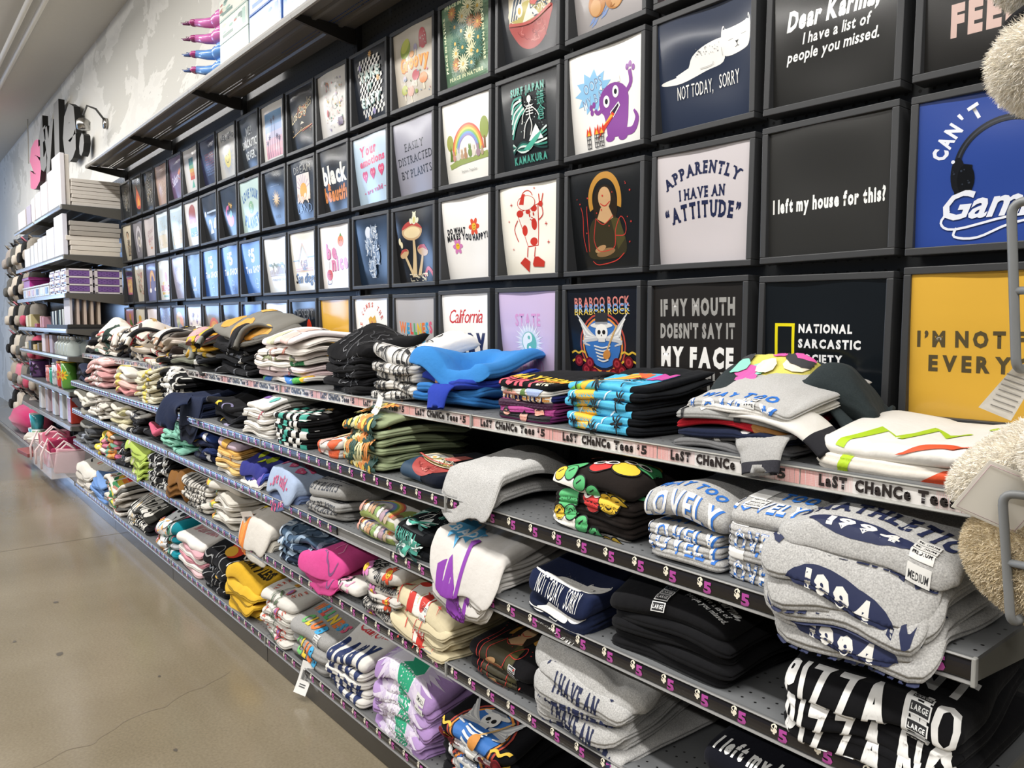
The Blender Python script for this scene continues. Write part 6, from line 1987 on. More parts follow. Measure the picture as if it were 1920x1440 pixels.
p = pile('E04', -1.97, .30, 3, .034, ['8d8c8a', '979694', '9b9a98'], ('mid grey', 'rainbow WELLNESS CLUB print'), a_wellness, inset=.004, amp=.008, ht=.6, pw=.28, s0=-.07, size=('SMALL', 4, .06, -.03, 'clear'), top=dict(t=.042, bow=.012, rot=-.1, s0=-.05), yj=8)
price_tag(p[0][0], (.02, .0, .02), (.05, .11), Matrix.Rotation(R(-20), 3, 'X') @ Matrix.Rotation(R(30), 3, 'Z'))
pile('E05', -2.23, .27, 6, .023, ['d0cdc6', 'd8d5ce', 'd3d0c9'], ('white', 'purple wildflower print'), a_sun_comes, inset=.002, amp=.007, pw=.27, s0=-.08, wrk=.006, yj=8, top=dict(t=.034, s0=-.05))
pile('E06', -2.60, .30, 6, .024, ['d9ae35', 'dfb53b', 'd5a932'], ('sunny yellow', 'PRAY MORE WORRY LESS print'), a_pray, inset=-.006, over=.02, droop=1, amp=.010, pw=.30, s0=.02, wrk=.007, yj=10, jit=.025, edge=False, top=dict(t=.04, bow=.015, pw=.32))
pile('E07', -2.90, .28, 5, .026, '151518', ('black', 'flame and lightning print'), t_mix(t_scribble(['d9d7d2', '8a8a8a'], 14, 5, .02, .5), lambda a: a.el('d8452e', .68, .6, .17, .2), lambda a: a.el('e3b03a', .62, .5, .13, .1), lambda a: a.txt('8a8a8c', 'DESERT', .45, .9, .16, .8, b=0)), inset=.002, amp=.008, pw=.28, s0=-.06, yj=8, top=dict(t=.05, bow=.015))
pile('E08', -3.31, .35, 6, .023, ['d6b5b8', 'dcd8d3', 'c98a96', 'd9d4cf', 'd0a0a8', 'dedad5'], (['pale pink', 'white', 'rose', 'white', 'pink', 'white'], 'faded red script'), t_mix(lambda a: a.rect('d9c3c5', 0, .66, 1, 1), lambda a: a.rect('b5707f', 0, .74, 1, .84), t_lettering('c98a90', ['', 'west coast', ''], b=1)), inset=.004, amp=.007, yj=6, tilt=.02, top=dict(t=.04))
pile('E09', -3.66, .34, 4, .030, ['17808f', 'b9bcc0', '147685', '17808f'], (['teal', 'patterned white', 'teal', 'teal'], 'skull and flowers print'), t_skullflower, inset=.004, amp=.008, pw=.26, px=-.05, s0=-.05, yj=7, top=dict(t=.06, bow=.015, pw=.28), wrk=.004)
pile('E10', -4.32, .44, 4, .028, ['232326', '1d1d20', '2a2a2d', '33332f'], ('black', 'orange and white lettering'), t_mix(t_blobs(['c9643a', '3f6f8a', 'd9b04a', 'a8a49a'], 8, 4, .07, .14), t_lettering('d0cdc5', ['', 'NINETIES'], b=2)), inset=.006, amp=.010, wrk=.006, yj=9)
pile('E11', -4.86, .44, 7, .025, ['c9c4bc', '8a8a88', 'd0cbc3', 'c3beb6', 'd3cec6', '6f706e', 'd6d1c9'], (['white', 'grey', 'white', 'stone', 'white', 'grey', 'white'], 'zigzag rainbow print'), t_mix(lambda a: [a.line(c, [(.2, .3 + .08 * i), (.5, .12 + .08 * i), (.9, .62 + .08 * i)], .08) for i, c in enumerate(('2f7a4a', 'e3c94a', 'dd7f2f', 'c9342f'))], t_scribble(['a8705f', '4a4a48', 'c98aa0'], 8, 4, .03)), inset=.0, amp=.011, wrk=.008, yj=9)
pile('E12', -5.25, .40, 5, .027, ['6a8ec4', '7396cb', '6487bd'], ('cornflower blue', 'plain soft folds'), None, inset=.0, amp=.011, wrk=.008, yj=8)
pile('E13', -5.72, .44, 6, .026, ['c9c4bc', 'd0cbc3', 'd3cec6', 'c6c1b9', 'd0ccc4', 'dad6ce'], ('ivory', 'smiley sun print'), t_smile, inset=-.004, over=.02, droop=1, amp=.012, wrk=.010, yj=9)

# ---------------------------------------------------------------- the stationery and gift shelves beyond the tees
LX0, LX1, LXM = -8.28, -5.835, -7.06
LD = 0.386
LLEV = [F + 1.030, F + 0.668, F + 0.386, F + 0.122, F - 0.085, F - 0.345, F - 0.605]
LNAME = ['top canvas', 'lower canvas', 'drawer', 'notebook', 'bottle', 'tumbler', 'gift bag']
SLICK = attr_mat('smooth_back_panel', rough=0.22, spec=0.5)
gl = thing('gondola_fixture', (-8.9, 0.06, 0), 'dark gondola wall behind the canvas and gift shelves past the tees', 'fixture')
for i in range(5):
    x1 = X_LEFT - i * SEC
    MB().box((x1 - SEC + 0.002, PY, 0.08), (x1 - 0.002, PY + 0.02, F + 1.3 if i < 2 else F + 1.28), '33363a').build('back_panel', SLICK, gl)
    MB().box((x1 - SEC - 0.016, PY - 0.022, 0), (x1 - SEC + 0.016, PY + 0.03, F + 1.29), '2a2b2d').build('upright', STEEL, gl)
kp = thing('kick_plinth', (-8.9, -.36, 0), 'dark kick base below the gift shelves and hanging bags', 'plinth')
for i in range(5):
    x1 = X_LEFT - i * SEC
    MB().box((x1 - SEC, -0.366, 0.0), (x1 - 0.003, -0.352, 0.074), '252321', 0.002).build('kick_panel', GLOSS, kp)
for i in range(5):
    x1 = X_LEFT - i * SEC
    t = thing('base_deck', (x1 - SEC / 2, 0, 0.11), 'grey base deck past the tees, %s' % ['under the bin of pink bags', 'under the palettes and cups', 'under the pink fluffy heap', 'next beyond the pink heap', 'at the far end'][i], 'shelf', 'base decks past the tees')
    MB().box((x1 - SEC + 0.002, -0.376, 0.1), (x1 - 0.002, PY - 0.023, 0.11), '77787a').build('deck', STEEL, t)
    MB().box((x1 - SEC + 0.002, -0.38, 0.077), (x1 - 0.002, -0.37, 0.11), '8f8f8e', 0.002).build('front_rail', GLOSS, t)
for j, z in enumerate(LLEV):
    for i, (a, b) in enumerate(((LXM, LX1), (LX0, LXM))):
        t = thing('steel_shelf', ((a + b) / 2, 0, z), 'dark %s shelf past the tees, %s half' % (LNAME[j], ['nearer', 'farther'][i]), 'shelf', 'gift shelves past the tees')
        MB().box((a + 0.002, -LD + 0.004, z - 0.008), (b - 0.002, PY - 0.023, z), '4f5052').build('deck', STEEL, t)
        MB().prism([(-LD + 0.006, z), (-LD - 0.002, z - 0.001), (-LD - 0.004, z - 0.016), (-LD - 0.002, z - 0.032), (-LD + 0.006, z - 0.033)], a + 0.001, b - 0.001, '9a9da0').build('front_rail', GLOSS, t)
        br = MB()
        br.prism([(-LD + 0.006, z - 0.004), (PY - 0.023, z - 0.004), (PY - 0.023, z - 0.085), (PY - 0.04, z - 0.085), (-LD + 0.006, z - 0.032)], b - 0.008, b - 0.001, '56544f')
        br.build('side_bracket', STEEL, t)
        rb = MB()
        for y in (-0.28, -0.17, -0.06):
            rb.box((a + 0.004, y - 0.006, z - 0.014), (b - 0.01, y + 0.006, z - 0.0085), '6f7072')
        rb.build('stiffening_rib', STEEL, t)
        if j == 0:
            MB().tube([(b - 0.004, -LD - 0.004, z - 0.03), (b - 0.004, -LD - 0.004, z + 0.0)], 0.004, 'c9c9c6', 6).build('end_clip', STEEL, t)

CW = 'd6d0c8'


def board(name, a, b, col, label, cat, group=None, ch=0.003):
    return tag(MB().box(a, b, col, ch).build(name, PAINT), label, cat, group)


z = LLEV[0]
for i in range(7):                                             # white canvases lying flat
    o = random.Random(i).uniform(-.004, .004)
    board('boxed_canvas', (-6.33, -0.312 + o, z + 0.001 + i * 0.0285), (-5.86 + o, 0.028, z + 0.0275 + i * 0.0285), CW, 'flat white canvas box, %s of seven stacked on the top shelf' % ['lowest', 'second up', 'third up', 'fourth up', 'fifth up', 'sixth up', 'uppermost'][i], 'canvas', 'canvases stacked on the top shelf')
for i, (x1, w, h, y, dd, n) in enumerate(((-5.865, .33, .375, -.378, .03, 'tall white canvas standing foremost at the shelf end'), (-5.88, .31, .37, -.344, .028, 'tall white canvas standing just behind the foremost one'), (-6.22, .2, .30, -.376, .03, 'white canvas standing second along the top shelf edge'),
                                        (-6.46, .3, .25, -.376, .03, 'middling white canvas third along the top shelf edge'), (-6.80, .26, .215, -.374, .03, 'white canvas fourth along the top shelf edge'), (-7.10, .18, .20, -.374, .03, 'narrow white canvas fifth along the top shelf edge'),
                                        (-7.34, .24, .17, -.372, .04, 'mauve grey canvas sixth along the top shelf edge'), (-7.66, .46, .165, -.37, .09, 'thick white block canvas at the far end of the top shelf'))):
    board('standing_canvas', (x1 - w, y, z + .001), (x1, y + dd, z + h), ['dedbe0', 'd6d0c8', 'd9d5dc', 'd3ced4', 'cfc9cf', 'd3ced0', 'a9a2b2', 'c9c2c4'][i], n, 'canvas')
z = LLEV[1]
for i in range(7):
    o = [0, .012, .012, .05, .03, .02, .02][i] if i < 4 else 0
    board('boxed_canvas', (-6.3, -0.335 - (0.03 if i == 3 else 0) + (i % 2) * .006, z + 0.001 + i * 0.036), (-5.85 - o * .2, 0.0 + (i % 3) * .006, z + 0.0345 + i * 0.036), ['d3cbbf', 'd6d0c6', 'd9d2c8', 'dad4cb', 'a8a29a', 'aaa59e', 'a6a19b'][i],
          '%s canvas box, %s of seven stacked on the second gift shelf' % ('white' if i < 4 else 'greyish', ['lowest', 'second up', 'third up', 'fourth up', 'fifth up', 'sixth up', 'uppermost'][i]), 'canvas', 'canvases on the second gift shelf')
for i, (x1, w, h, n) in enumerate(((-5.87, .34, .30, 'tall pale canvas foremost at the end of the second gift shelf'), (-6.24, .32, .235, 'pale canvas second along the second gift shelf'), (-6.6, .16, .20, 'narrow pale canvas third along the second gift shelf'),
                                   (-6.80, .2, .20, 'pale canvas fourth along the second gift shelf'), (-7.04, .16, .18, 'narrow pale canvas fifth along the second gift shelf'), (-7.24, .16, .17, 'narrow pale canvas sixth along the second gift shelf'), (-7.46, .3, .16, 'wide pale canvas farthest along the second gift shelf'))):
    board('standing_canvas', (x1 - w, -.378, z + .001), (x1, -.346, z + h), ['d5d6e2', 'd3d5df', 'dadbe0', 'd0d4de', 'd9dade', 'cfd5df', 'd6d8de'][i], n, 'canvas')

# mini drawer towers
z = LLEV[2]


def drawer_tower(x0, x1, y0, y1, lab):
    t = thing('drawer_tower', ((x0 + x1) / 2, (y0 + y1) / 2, z), lab, 'drawers', 'mini drawer towers')
    H = 0.182
    fr = MB()
    for k in range(4):
        q = z + 0.001 + k * (H - 0.012) / 3
        fr.box((x0, y0, q), (x1, y1, q + 0.012), 'd9d3d6', 0.002)
    for xx in (x0, x1 - 0.012):
        for yy in (y0, y1 - 0.02):
            fr.box((xx, yy, z + 0.002), (xx + 0.012, yy + 0.02, z + H), 'd9d3d6')
    fr.build('frame', GLOSS, t)
    for k in range(3):
        q = z + 0.016 + k * (H - 0.012) / 3
        dr = MB().box((x0 + 0.008, y0 + 0.006, q), (x1 - 0.004, y1 - 0.006, q + 0.040), '7a5a9a', 0.002).build('drawer', GLOSS, t)
        MB().box((x0 + 0.02, y0 - 0.008, q + 0.008), (x1 - 0.02, y0 + 0.007, q + 0.034), 'd9cfe0', 0.003).build('drawer_front', GLOSS, dr)
        pt = MB()
        for r in range(3):
            for c in range(7):
                if (r + c) % 2:
                    yy = y0 + 0.024 + c * (y1 - y0 - 0.06) / 7
                    pt.box((x1 - 0.0045, yy, q + 0.008 + r * 0.009), (x1 - 0.0035, yy + 0.011, q + 0.014 + r * 0.009), '5b417c')
        pt.build('side_pattern', GLOSS, dr)


drawer_tower(-6.03, -5.85, -.372, -.196, 'white three-drawer tower with purple sides at the shelf edge')
drawer_tower(-6.03, -5.85, -.182, .008, 'white three-drawer tower with purple sides nearest the wall')
drawer_tower(-6.28, -6.08, -.372, -.196, 'second white and purple drawer tower along the shelf edge')
drawer_tower(-6.52, -6.33, -.372, -.196, 'third and farthest white and purple drawer tower')
for i, (x1, c) in enumerate(((-6.60, 'cfcfc9'), (-6.84, 'd9d9da'), (-7.08, 'd3d3d6'), (-7.32, 'd9d6d6'), (-7.56, 'cfcdd2'), (-7.80, 'd9d5d5'))):
    t = thing('storage_bin', (x1 - .1, -.28, z), 'small white lidded bin, %s along the drawer shelf' % ['first after the drawers', 'second after the drawers', 'third after the drawers', 'fourth after the drawers', 'fifth after the drawers', 'sixth and last'][i], 'bin', 'white bins on the drawer shelf')
    MB().box((x1 - .21, -.37, z + .001), (x1, -.2, z + .085), c, .006).build('tub', GLOSS, t)
    MB().box((x1 - .215, -.375, z + .086), (x1 + .004, -.196, z + .102), 'e3e2df', .004).build('lid', GLOSS, t)
    MB().box((x1 - .16, -.3725, z + .02), (x1 - .05, -.370, z + .07), ['2f2f36', 'd9dde6', '2c2c33', 'c9a8b0', 'd99a8a', 'b9c3d3'][i]).build('picture_label', GLOSS, t)
t = thing('storage_bin', (-7.9, -.1, z), 'magenta lidded bin at the far end of the drawer shelf', 'bin')
MB().box((-8.2, -.34, z + .103), (-7.82, -.08, z + .175), 'a83a8a', .006).build('tub', GLOSS, t)
MB().box((-8.21, -.35, z + .176), (-7.81, -.07, z + .205), 'bd4a9c', .006).build('lid', GLOSS, t)
board('storage_bin', (-8.2, -.34, z + .001), (-7.84, -.08, z + .101), 'b9b4b9', 'pale bin under the magenta bin', 'bin')

# notebooks on a black tray
z = LLEV[3]
t = thing('display_tray', (-6.2, -.2, z), 'black slotted tray holding the notebooks', 'tray')
MB().box((-6.75, -.37, z + .0005), (-5.86, -.08, z + .012), '1a1a1b').build('tray_base', PAINT, t)
MB().box((-6.75, -.374, z + .0005), (-5.86, -.37, z + .03), '242424').build('front_lip', PAINT, t)
MB().box((-5.866, -.37, z + .0125), (-5.858, -.08, z + .034), '2a2926').build('side_lip', PAINT, t)
for i in range(5):
    y = -.352 + i * .047
    board('notebook', (-6.1, y, z + .013), (-5.87, y + .018, z + .235), ['c9c6cc', 'c9b8ae', 'cdbcb0', 'd0c0b2', 'cfbfae'][i], 'tall cream edged notebook, %s from the shelf edge' % ['first', 'second', 'third', 'fourth', 'fifth'][i], 'notebook', 'cream notebooks in the tray')
for i in range(9):
    x = -6.16 - i * .062
    board('notebook', (x - .022, -.352, z + .013), (x, -.14, z + .15 - .002 * i), ['d6dfe2', '23262c', 'cfe0e3', '2a3a44', '1b1c20', 'd9e3e6', '27364a', 'cfd9e3', '3a4650'][i], '%s small notebook, %s after the cream notebooks' % (['pale', 'black', 'icy', 'teal black', 'black', 'pale', 'navy', 'pale', 'slate'][i], ['first', 'second', 'third', 'fourth', 'fifth', 'sixth', 'seventh', 'eighth', 'ninth'][i]), 'notebook', 'small notebooks in the tray')
for i in range(5):
    board('notebook', (-7.05 - i * .06, -.13, z + .001), (-7.02 - i * .06, .02, z + .2), ['d9dde3', '8a5a58', '7a4a48', '6a403f', 'c9d3dd'][i], 'tall %s notebook at the back, %s of five' % (['white', 'brick', 'maroon', 'dark red', 'pale blue'][i], ['first', 'second', 'third', 'fourth', 'fifth'][i]), 'notebook', 'tall notebooks at the back')
for i, (x, c, h, w) in enumerate(((-7.15, 'b98a9a', .09, .05), (-7.28, 'c9a0aa', .1, .05), (-7.5, '8f3a4a', .035, .14), (-7.85, 'c9bb8a', .12, .09), (-8.05, 'd3cbb0', .11, .1))):
    board('gift_box', (x - w, -.34, z + .001), (x, -.26, z + h), c, '%s on the far half of the notebook shelf' % ['rose perfume carton', 'pink perfume carton', 'flat red gift box', 'mustard carton', 'cream carton'][i], 'box')

# glass bottles and cartons
z = LLEV[4]
GLASS = clear_mat('clear_bottle_glass', 'dfe9e6', 0.06, 0.35)
for i in range(9):
    x, y = -5.93 - .125 * (i % 5) - (.06 if i > 4 else 0), -.33 + (.1 if i > 4 else 0)
    t = thing('glass_bottle', (x, y, z), 'clear ribbed glass bottle, %s on the bottle shelf' % ['foremost', 'second in the front row', 'third in the front row', 'fourth in the front row', 'fifth in the front row', 'back row nearest the tees', 'back row second', 'back row third', 'back row farthest'][i], 'bottle', 'glass bottles on the shelf')
    MB().lathe([(.040, .001), (.046, .01), (.043, .03), (.047, .05), (.043, .07), (.044, .09), (.02, .112), (.018, .12)], (x, y, z), 'cfdcd6', 14).build('bottle_body', GLASS, t)
    MB().lathe([(.021, .121), (.021, .145), (.016, .150)], (x, y, z), 'b9bcbb', 12).build('cap', GLOSS, t)
for i, (x, w, c, h, n) in enumerate(((-6.62, .14, '9a8f9c', .15, 'mauve carton beside the glass bottles'), (-6.80, .13, '8a5a3c', .145, 'brown carton with a slanted flap'), (-6.98, .16, 'c9bfc3', .155, 'pale pink carton with a window'), (-7.3, .1, '6a5a3a', .07, 'low brown carton'), (-7.5, .14, 'b59a5a', .05, 'low gold carton'), (-7.75, .16, '3a3a34', .08, 'dark low carton'), (-8.0, .14, 'c9c0a8', .06, 'cream low carton'))):
    board('gift_box', (x - w, -.36, z + .001), (x, -.24, z + h), c, n + ' on the bottle shelf', 'box')

# tumblers
z = LLEV[5]
for i, (x, y, r, h, c, c2, n) in enumerate(((-6.13, -.33, .055, .20, '5f9a3f', 'e3c23a', 'green tumbler with a yellow flower'), (-6.34, -.33, .052, .19, 'c9453f', 'd9a04a', 'red tumbler with orange dots'), (-6.56, -.33, .05, .17, 'c9cdd2', '9aa0a8', 'silver tumbler'),
                                          (-6.76, -.32, .05, .12, '3fa38f', '3fa38f', 'short teal tumbler'), (-6.97, -.32, .045, .13, 'd99a9a', 'c97a7a', 'pink tumbler'), (-6.8, -.15, .06, .18, 'a9b8a0', 'a9b8a0', 'clear sage tumbler'), (-7.75, -.3, .08, .15, '5a3a6a', '2a2430', 'purple flask'))):
    t = thing('tumbler', (x, y, z), n + ' on the tumbler shelf', 'tumbler', 'tumblers on the shelf')
    MB().lathe([(r * .8, .001), (r, .02), (r, h), (r * .9, h + .004)], (x, y, z), c, 18).build('cup_body', GLOSS, t)
    MB().lathe([(r * 1.02, h + .005), (r * 1.02, h + .016), (r * .5, h + .02)], (x, y, z), c2, 18).build('lid', GLOSS, t)
    dc = Art()
    dc.petals(c2, 0, h * .55, r * .8, 8, .35, .2).el('c9743a' if i == 0 else c, 0, h * .55, r * .25)
    dc.mesh(lambda p, l, x=x, y=y, r=r: np.c_[x + (r + .0008 + l) * np.sin(p[:, 0] / r + .5), y - (r + .0008 + l) * np.cos(p[:, 0] / r + .5), z + p[:, 1]], .02, clip=False).build('flower_print', GLOSS, t)
for i, (x, w, c, h, n) in enumerate(((-7.1, .3, 'a9bd9a', .2, 'clear green acrylic organiser'), (-7.62, .3, 'c99aa8', .2, 'clear pink acrylic organiser'))):
    board('organiser', (x - w, -.17, z + .001), (x, .0, z + h), c, n + ' behind the tumblers', 'organiser')

# shiny gift bags
z = LLEV[6]
for i in range(9):
    x = -5.98 - i * .17
    o = MB().box((x - .13, -.355 + (i % 2) * .02, z + .001), (x, -.27, z + .205), ['a83a2f', 'c9ccc8', 'b9bcc0', '8f2f4a', 'c9cdd2', 'a8355a', 'b9b0b8', 'c9a08a', 'd0d3d8'][i], .008).build('gift_bag', GLOSS)
    tag(o, '%s shiny gift bag, %s on the gift bag shelf' % (['brick red', 'silver', 'pearl grey', 'wine red', 'icy silver', 'raspberry', 'dusty', 'copper', 'white silver'][i], ['first from the tees', 'second', 'third', 'fourth', 'fifth', 'sixth', 'seventh', 'eighth', 'farthest'][i]), 'gift bag', 'gift bags on the shelf')

# the clear bin of pink pouches, palettes and cups on the base deck
CLEAR = clear_mat('clear_acrylic', 'f0eeee', 0.05, 0.28)
zb = 0.111
t = thing('clear_bin', (-6.45, -.34, zb), 'clear acrylic bin overflowing with pink pouches on the base deck', 'bin')
bn = MB()
for a, b in (((-6.85, -.50, zb), (-6.0, -.495, zb + .2)), ((-6.85, -.22, zb), (-6.0, -.215, zb + .2)), ((-6.85, -.495, zb), (-6.845, -.22, zb + .2)), ((-6.005, -.495, zb), (-6.0, -.22, zb + .2)), ((-6.845, -.495, zb), (-6.005, -.22, zb + .005))):
    bn.box(a, b)
bn.build('bin_wall', CLEAR, t)
rim = [(-6.85, -.5, zb + .2), (-6.0, -.5, zb + .2), (-6.0, -.215, zb + .2), (-6.85, -.215, zb + .2)]
MB().tube(rim, .005, 'e6cfd0', 6, closed=True).build('bin_rim', GLOSS, t)
pr_ = random.Random(5)
for i in range(9):
    x = -6.78 + i * .088
    c = ['d98a9a', 'e3b8bf', 'd0708a', 'dfc3c6', 'c9506f', 'e0a3b0', '8f2f4f', 'a83f5f', 'd9a8b3'][i]
    q = thing('pouch', (x, -.36, zb + .01), '%s pouch with strap, %s in the clear bin' % (['pink', 'blush', 'rose', 'pale blush', 'deep rose', 'soft pink', 'maroon', 'wine', 'dusty pink'][i], ['farthest', 'second from the far end', 'third from the far end', 'fourth from the far end', 'middle', 'fourth from the tees', 'third from the tees', 'second from the tees', 'nearest the tees'][i]), 'pouch', 'pouches in the clear bin')
    rot = Matrix.Rotation(R(pr_.uniform(-14, 14)), 3, 'Y') @ Matrix.Rotation(R(pr_.uniform(-10, 10)), 3, 'X')
    hh = pr_.uniform(.19, .27)
    MB().obox((x, -.36, zb + .02 + hh / 2), (.04, .2, hh), rot, c, .012).build('pouch_body', FABRIC, q)
    MB().tube([(x + .022, -.43, zb + hh * .8), (x + .03, -.48, zb + hh + .03), (x + .03, -.53, zb + .16), (x + .035, -.53, zb + .05)] if i % 3 == 0 else [(x, -.44, zb + hh), (x, -.38, zb + hh + .06), (x, -.3, zb + hh)], .008, 'e3cfd0', 6).build('strap', FABRIC, q)
for i, (x, y, zz_, w, c, n) in enumerate(((-7.15, -.36, .17, .34, 'd6cfc6', 'white makeup palette lying tilted'), (-7.5, -.37, .14, .36, 'ded9d0', 'white makeup palette nearer the edge'), (-7.4, -.3, .1, .3, '4a3030', 'dark brown palette under the white one'), (-7.05, -.2, .13, .2, 'c9c6bd', 'grey palette at the back'), (-7.35, -.42, .03, .4, '8a4a4a', 'red brown palette box on the deck'))):
    rot = Matrix.Rotation(R([14, -8, 4, 20, 3][i]), 3, 'X') @ Matrix.Rotation(R([10, -12, 6, 0, 4][i]), 3, 'Z')
    tag(MB().obox((x, y, zb + zz_), (w, .2, .035), rot, c, .004).build('makeup_palette', PAINT), n + ' past the clear bin', 'palette')
for i, (x, zz_, c, n) in enumerate(((-7.95, .0, '8fb58a', 'green cup'), (-8.15, .0, '5fa8b8', 'teal cup'), (-8.05, .15, '3fa0b0', 'tall turquoise bottle'))):
    t = thing('cup', (x, -.3, zb + zz_), n + ' standing at the far end of the base deck', 'cup')
    MB().lathe([(.05, .001), (.065, .14), (.06, .142)], (x, -.3, zb + zz_), c, 16).build('cup_body', GLOSS, t)
    MB().lathe([(.064, .1425), (.064, .149), (.03, .15)], (x, -.3, zb + zz_), 'dfe6e3', 16).build('lid', GLOSS, t)
hp = tag(MB().blob((-9.1, -.2, zb + .14), (.5, .2, .15), 'b8386a', 22, 12, lambda d: 1 + .12 * math.sin(d.x * 17 + d.z * 9) * math.sin(d.y * 13 + d.x * 5)).build('fluffy_cushion', FUR), 'hot pink fluffy cushion heap on the base deck', 'cushion')

# bags hanging on the wall beyond
cols = ['8a847b', '5b5a56', 'a59a8e', '2a2825', 'bfb6aa', 'b24a62', '7a756e', '1b1a19', '98908a', 'c97a8a']
words_ = ['taupe', 'grey', 'sand', 'charcoal', 'cream', 'rose', 'stone', 'black', 'beige', 'pink']
br_ = random.Random(9)
for r_ in range(6):
    for c_ in range(5):
        x = -8.56 - c_ * .42
        zt = F + 1.04 - r_ * .33
        k = (r_ * 3 + c_ * 7) % 10 if r_ < 3 else (r_ * 5 + c_ * 3) % 10
        t = thing('hanging_bag', (x, -.18, zt), '%s fabric bag hanging on the far wall, row %s, %s' % (words_[k], ['one', 'two', 'three', 'four', 'five', 'six'][r_], ['nearest', 'second', 'third', 'fourth', 'farthest'][c_]), 'bag', 'bags hanging on the far wall')
        MB().tube([(x, PY - .004, zt + .02), (x, -.25, zt + .02), (x, -.26, zt + .03)], .004, '8a8a88', 6).build('peg_hook', STEEL, t)
        q = (br_.uniform(10, 20), br_.uniform(8, 16), br_.uniform(0, 6))

        def bagform(d, q=q):
            m = (abs(d.x) ** 3.2 + abs(d.y) ** 3.2 + abs(d.z) ** 3.2) ** (-1 / 3.2)
            return m * (1 + .07 * math.sin(d.x * q[0] * .5 + q[2]) * math.cos(d.z * q[1] * .6)) * (1 - .22 * max(d.z, 0))
        MB().blob((x, -.17, zt - .15), (.17, .08, .165), cols[k], 20, 14, bagform).build('bag_body', FABRIC, t)
        MB().blob((x + .01, -.26, zt - .19), (.12, .028, .06), cols[(k + 2) % 10 if k % 3 == 0 else k], 16, 10, bagform).build('front_pocket', FABRIC, t)
        MB().tube([(x - .06, -.2, zt - .03), (x - .02, -.24, zt + .018), (x + .02, -.24, zt + .018), (x + .06, -.2, zt - .03)], .007, cols[(k + 2) % 10], 6).build('strap', FABRIC, t)

# ---------------------------------------------------------------- stock on the overhead shelf
def game_box(x0, x1, z0, h, body, face, edge, lab, seed):
    t = thing('boxed_toy', ((x0 + x1) / 2, -.1, z0), lab, 'box', 'boxed stock on the overhead shelf')
    MB().box((x0, -.205, z0), (x1, .03, z0 + h), body, .002).build('carton', GLOSS, t)
    a = Art()
    a.rect(face, .03, .06, .97, .94)
    a.dots(edge, 9, .1, .2, .9, .8, seed, .05, .1)
    a.rect(edge[0], .82, .15, .93, .85).rect(edge[-1], .12, .2, .5, .34)
    w = x1 - x0
    a.mesh(lambda p, l: np.c_[x0 + p[:, 0] * w, np.full(len(p), -.2055) - l, z0 + p[:, 1] * h], 9).build('front_art', GLOSS, t)
    a2 = Art().rect(edge[0], .1, .1, .9, .9)
    a2.mesh(lambda p, l: np.c_[np.full(len(p), x1 + .0005) + l, -.2 + p[:, 0] * .22, z0 + p[:, 1] * h], 9).build('side_art', GLOSS, t)


zo = OZ + .001
for i in range(3):
    game_box(-2.97, -2.63, zo + i * .096, .094, 'aebdb5', 'c6c7be', ['7f9f95', '98463f', 'b5bfac', '4f6f68'], 'white and green toy box, %s of the stack beside the clawed toys' % ['lowest', 'middle', 'highest'][i], i + 3)
for i in range(2):
    game_box(-2.615, -2.29, zo + i * .115, .112, '4f74b8', 'b5bccb', ['3f6fc0', 'd9b05f', 'e3d9b0', '6f8fc9'], 'blue and cream toy box, %s beside the bright blue cartons' % ['lower', 'upper'][i], i + 8)
game_box(-2.27, -1.94, zo, .24, '1f5fb5', '2468c4', ['1d4f9a', 'd9843a', '2f7ad0', '9fc0e3'], 'bright blue carton with orange picture, beside the cream boxes', 12)
game_box(-1.92, -1.55, zo, .24, '1d58aa', '2364bd', ['1d4f9a', 'd9843a', '3f8ad8', '2f6fc0'], 'bright blue carton nearest the plush toys on the overhead shelf', 15)
for i in range(4):
    pink = i > 1
    c, c2 = ('c06aa8', '96356f') if pink else ('5f8ecb', 'a03a78')
    z0 = zo + .045 + i * .073
    x, y = -3.13, -.13
    t = thing('toy_monster', (x, y, z0), '%s clawed toy, %s of four stacked on the overhead shelf' % ('pink' if pink else 'blue', ['lowest', 'second up', 'third up', 'highest'][i]), 'toy', 'clawed toys on the overhead shelf')
    MB().blob((x + .02, y, z0 - .005), (.075, .065, .04), c, 16, 10).blob((x + .045, y - .01, z0 + .012), (.04, .045, .03), c, 12, 8).build('toy_body', GLOSS, t)
    MB().tube([(x, y - .03, z0 - .008), (x - .07, y - .06, z0 + .0), (x - .13, y - .085, z0 + .014)], [.026, .022, .018], c, 10).build('toy_arm', GLOSS, t)
    MB().blob((x - .14, y - .09, z0 + .014), (.03, .026, .016), c2, 10, 8).build('toy_palm', GLOSS, t)
    cl = MB()
    for k in (-1, 0, 1):
        MB().tube([(x - .155, y - .095 + k * .014, z0 + .016 + .006 * k), (x - .18, y - .108 + k * .020, z0 + .024 + .012 * k), (x - .20, y - .112 + k * .022, z0 + .034 + .012 * k)], [.008, .006, .001], '5f2a4f' if pink else '3a4f7f', 6).build('claw', GLOSS, t)

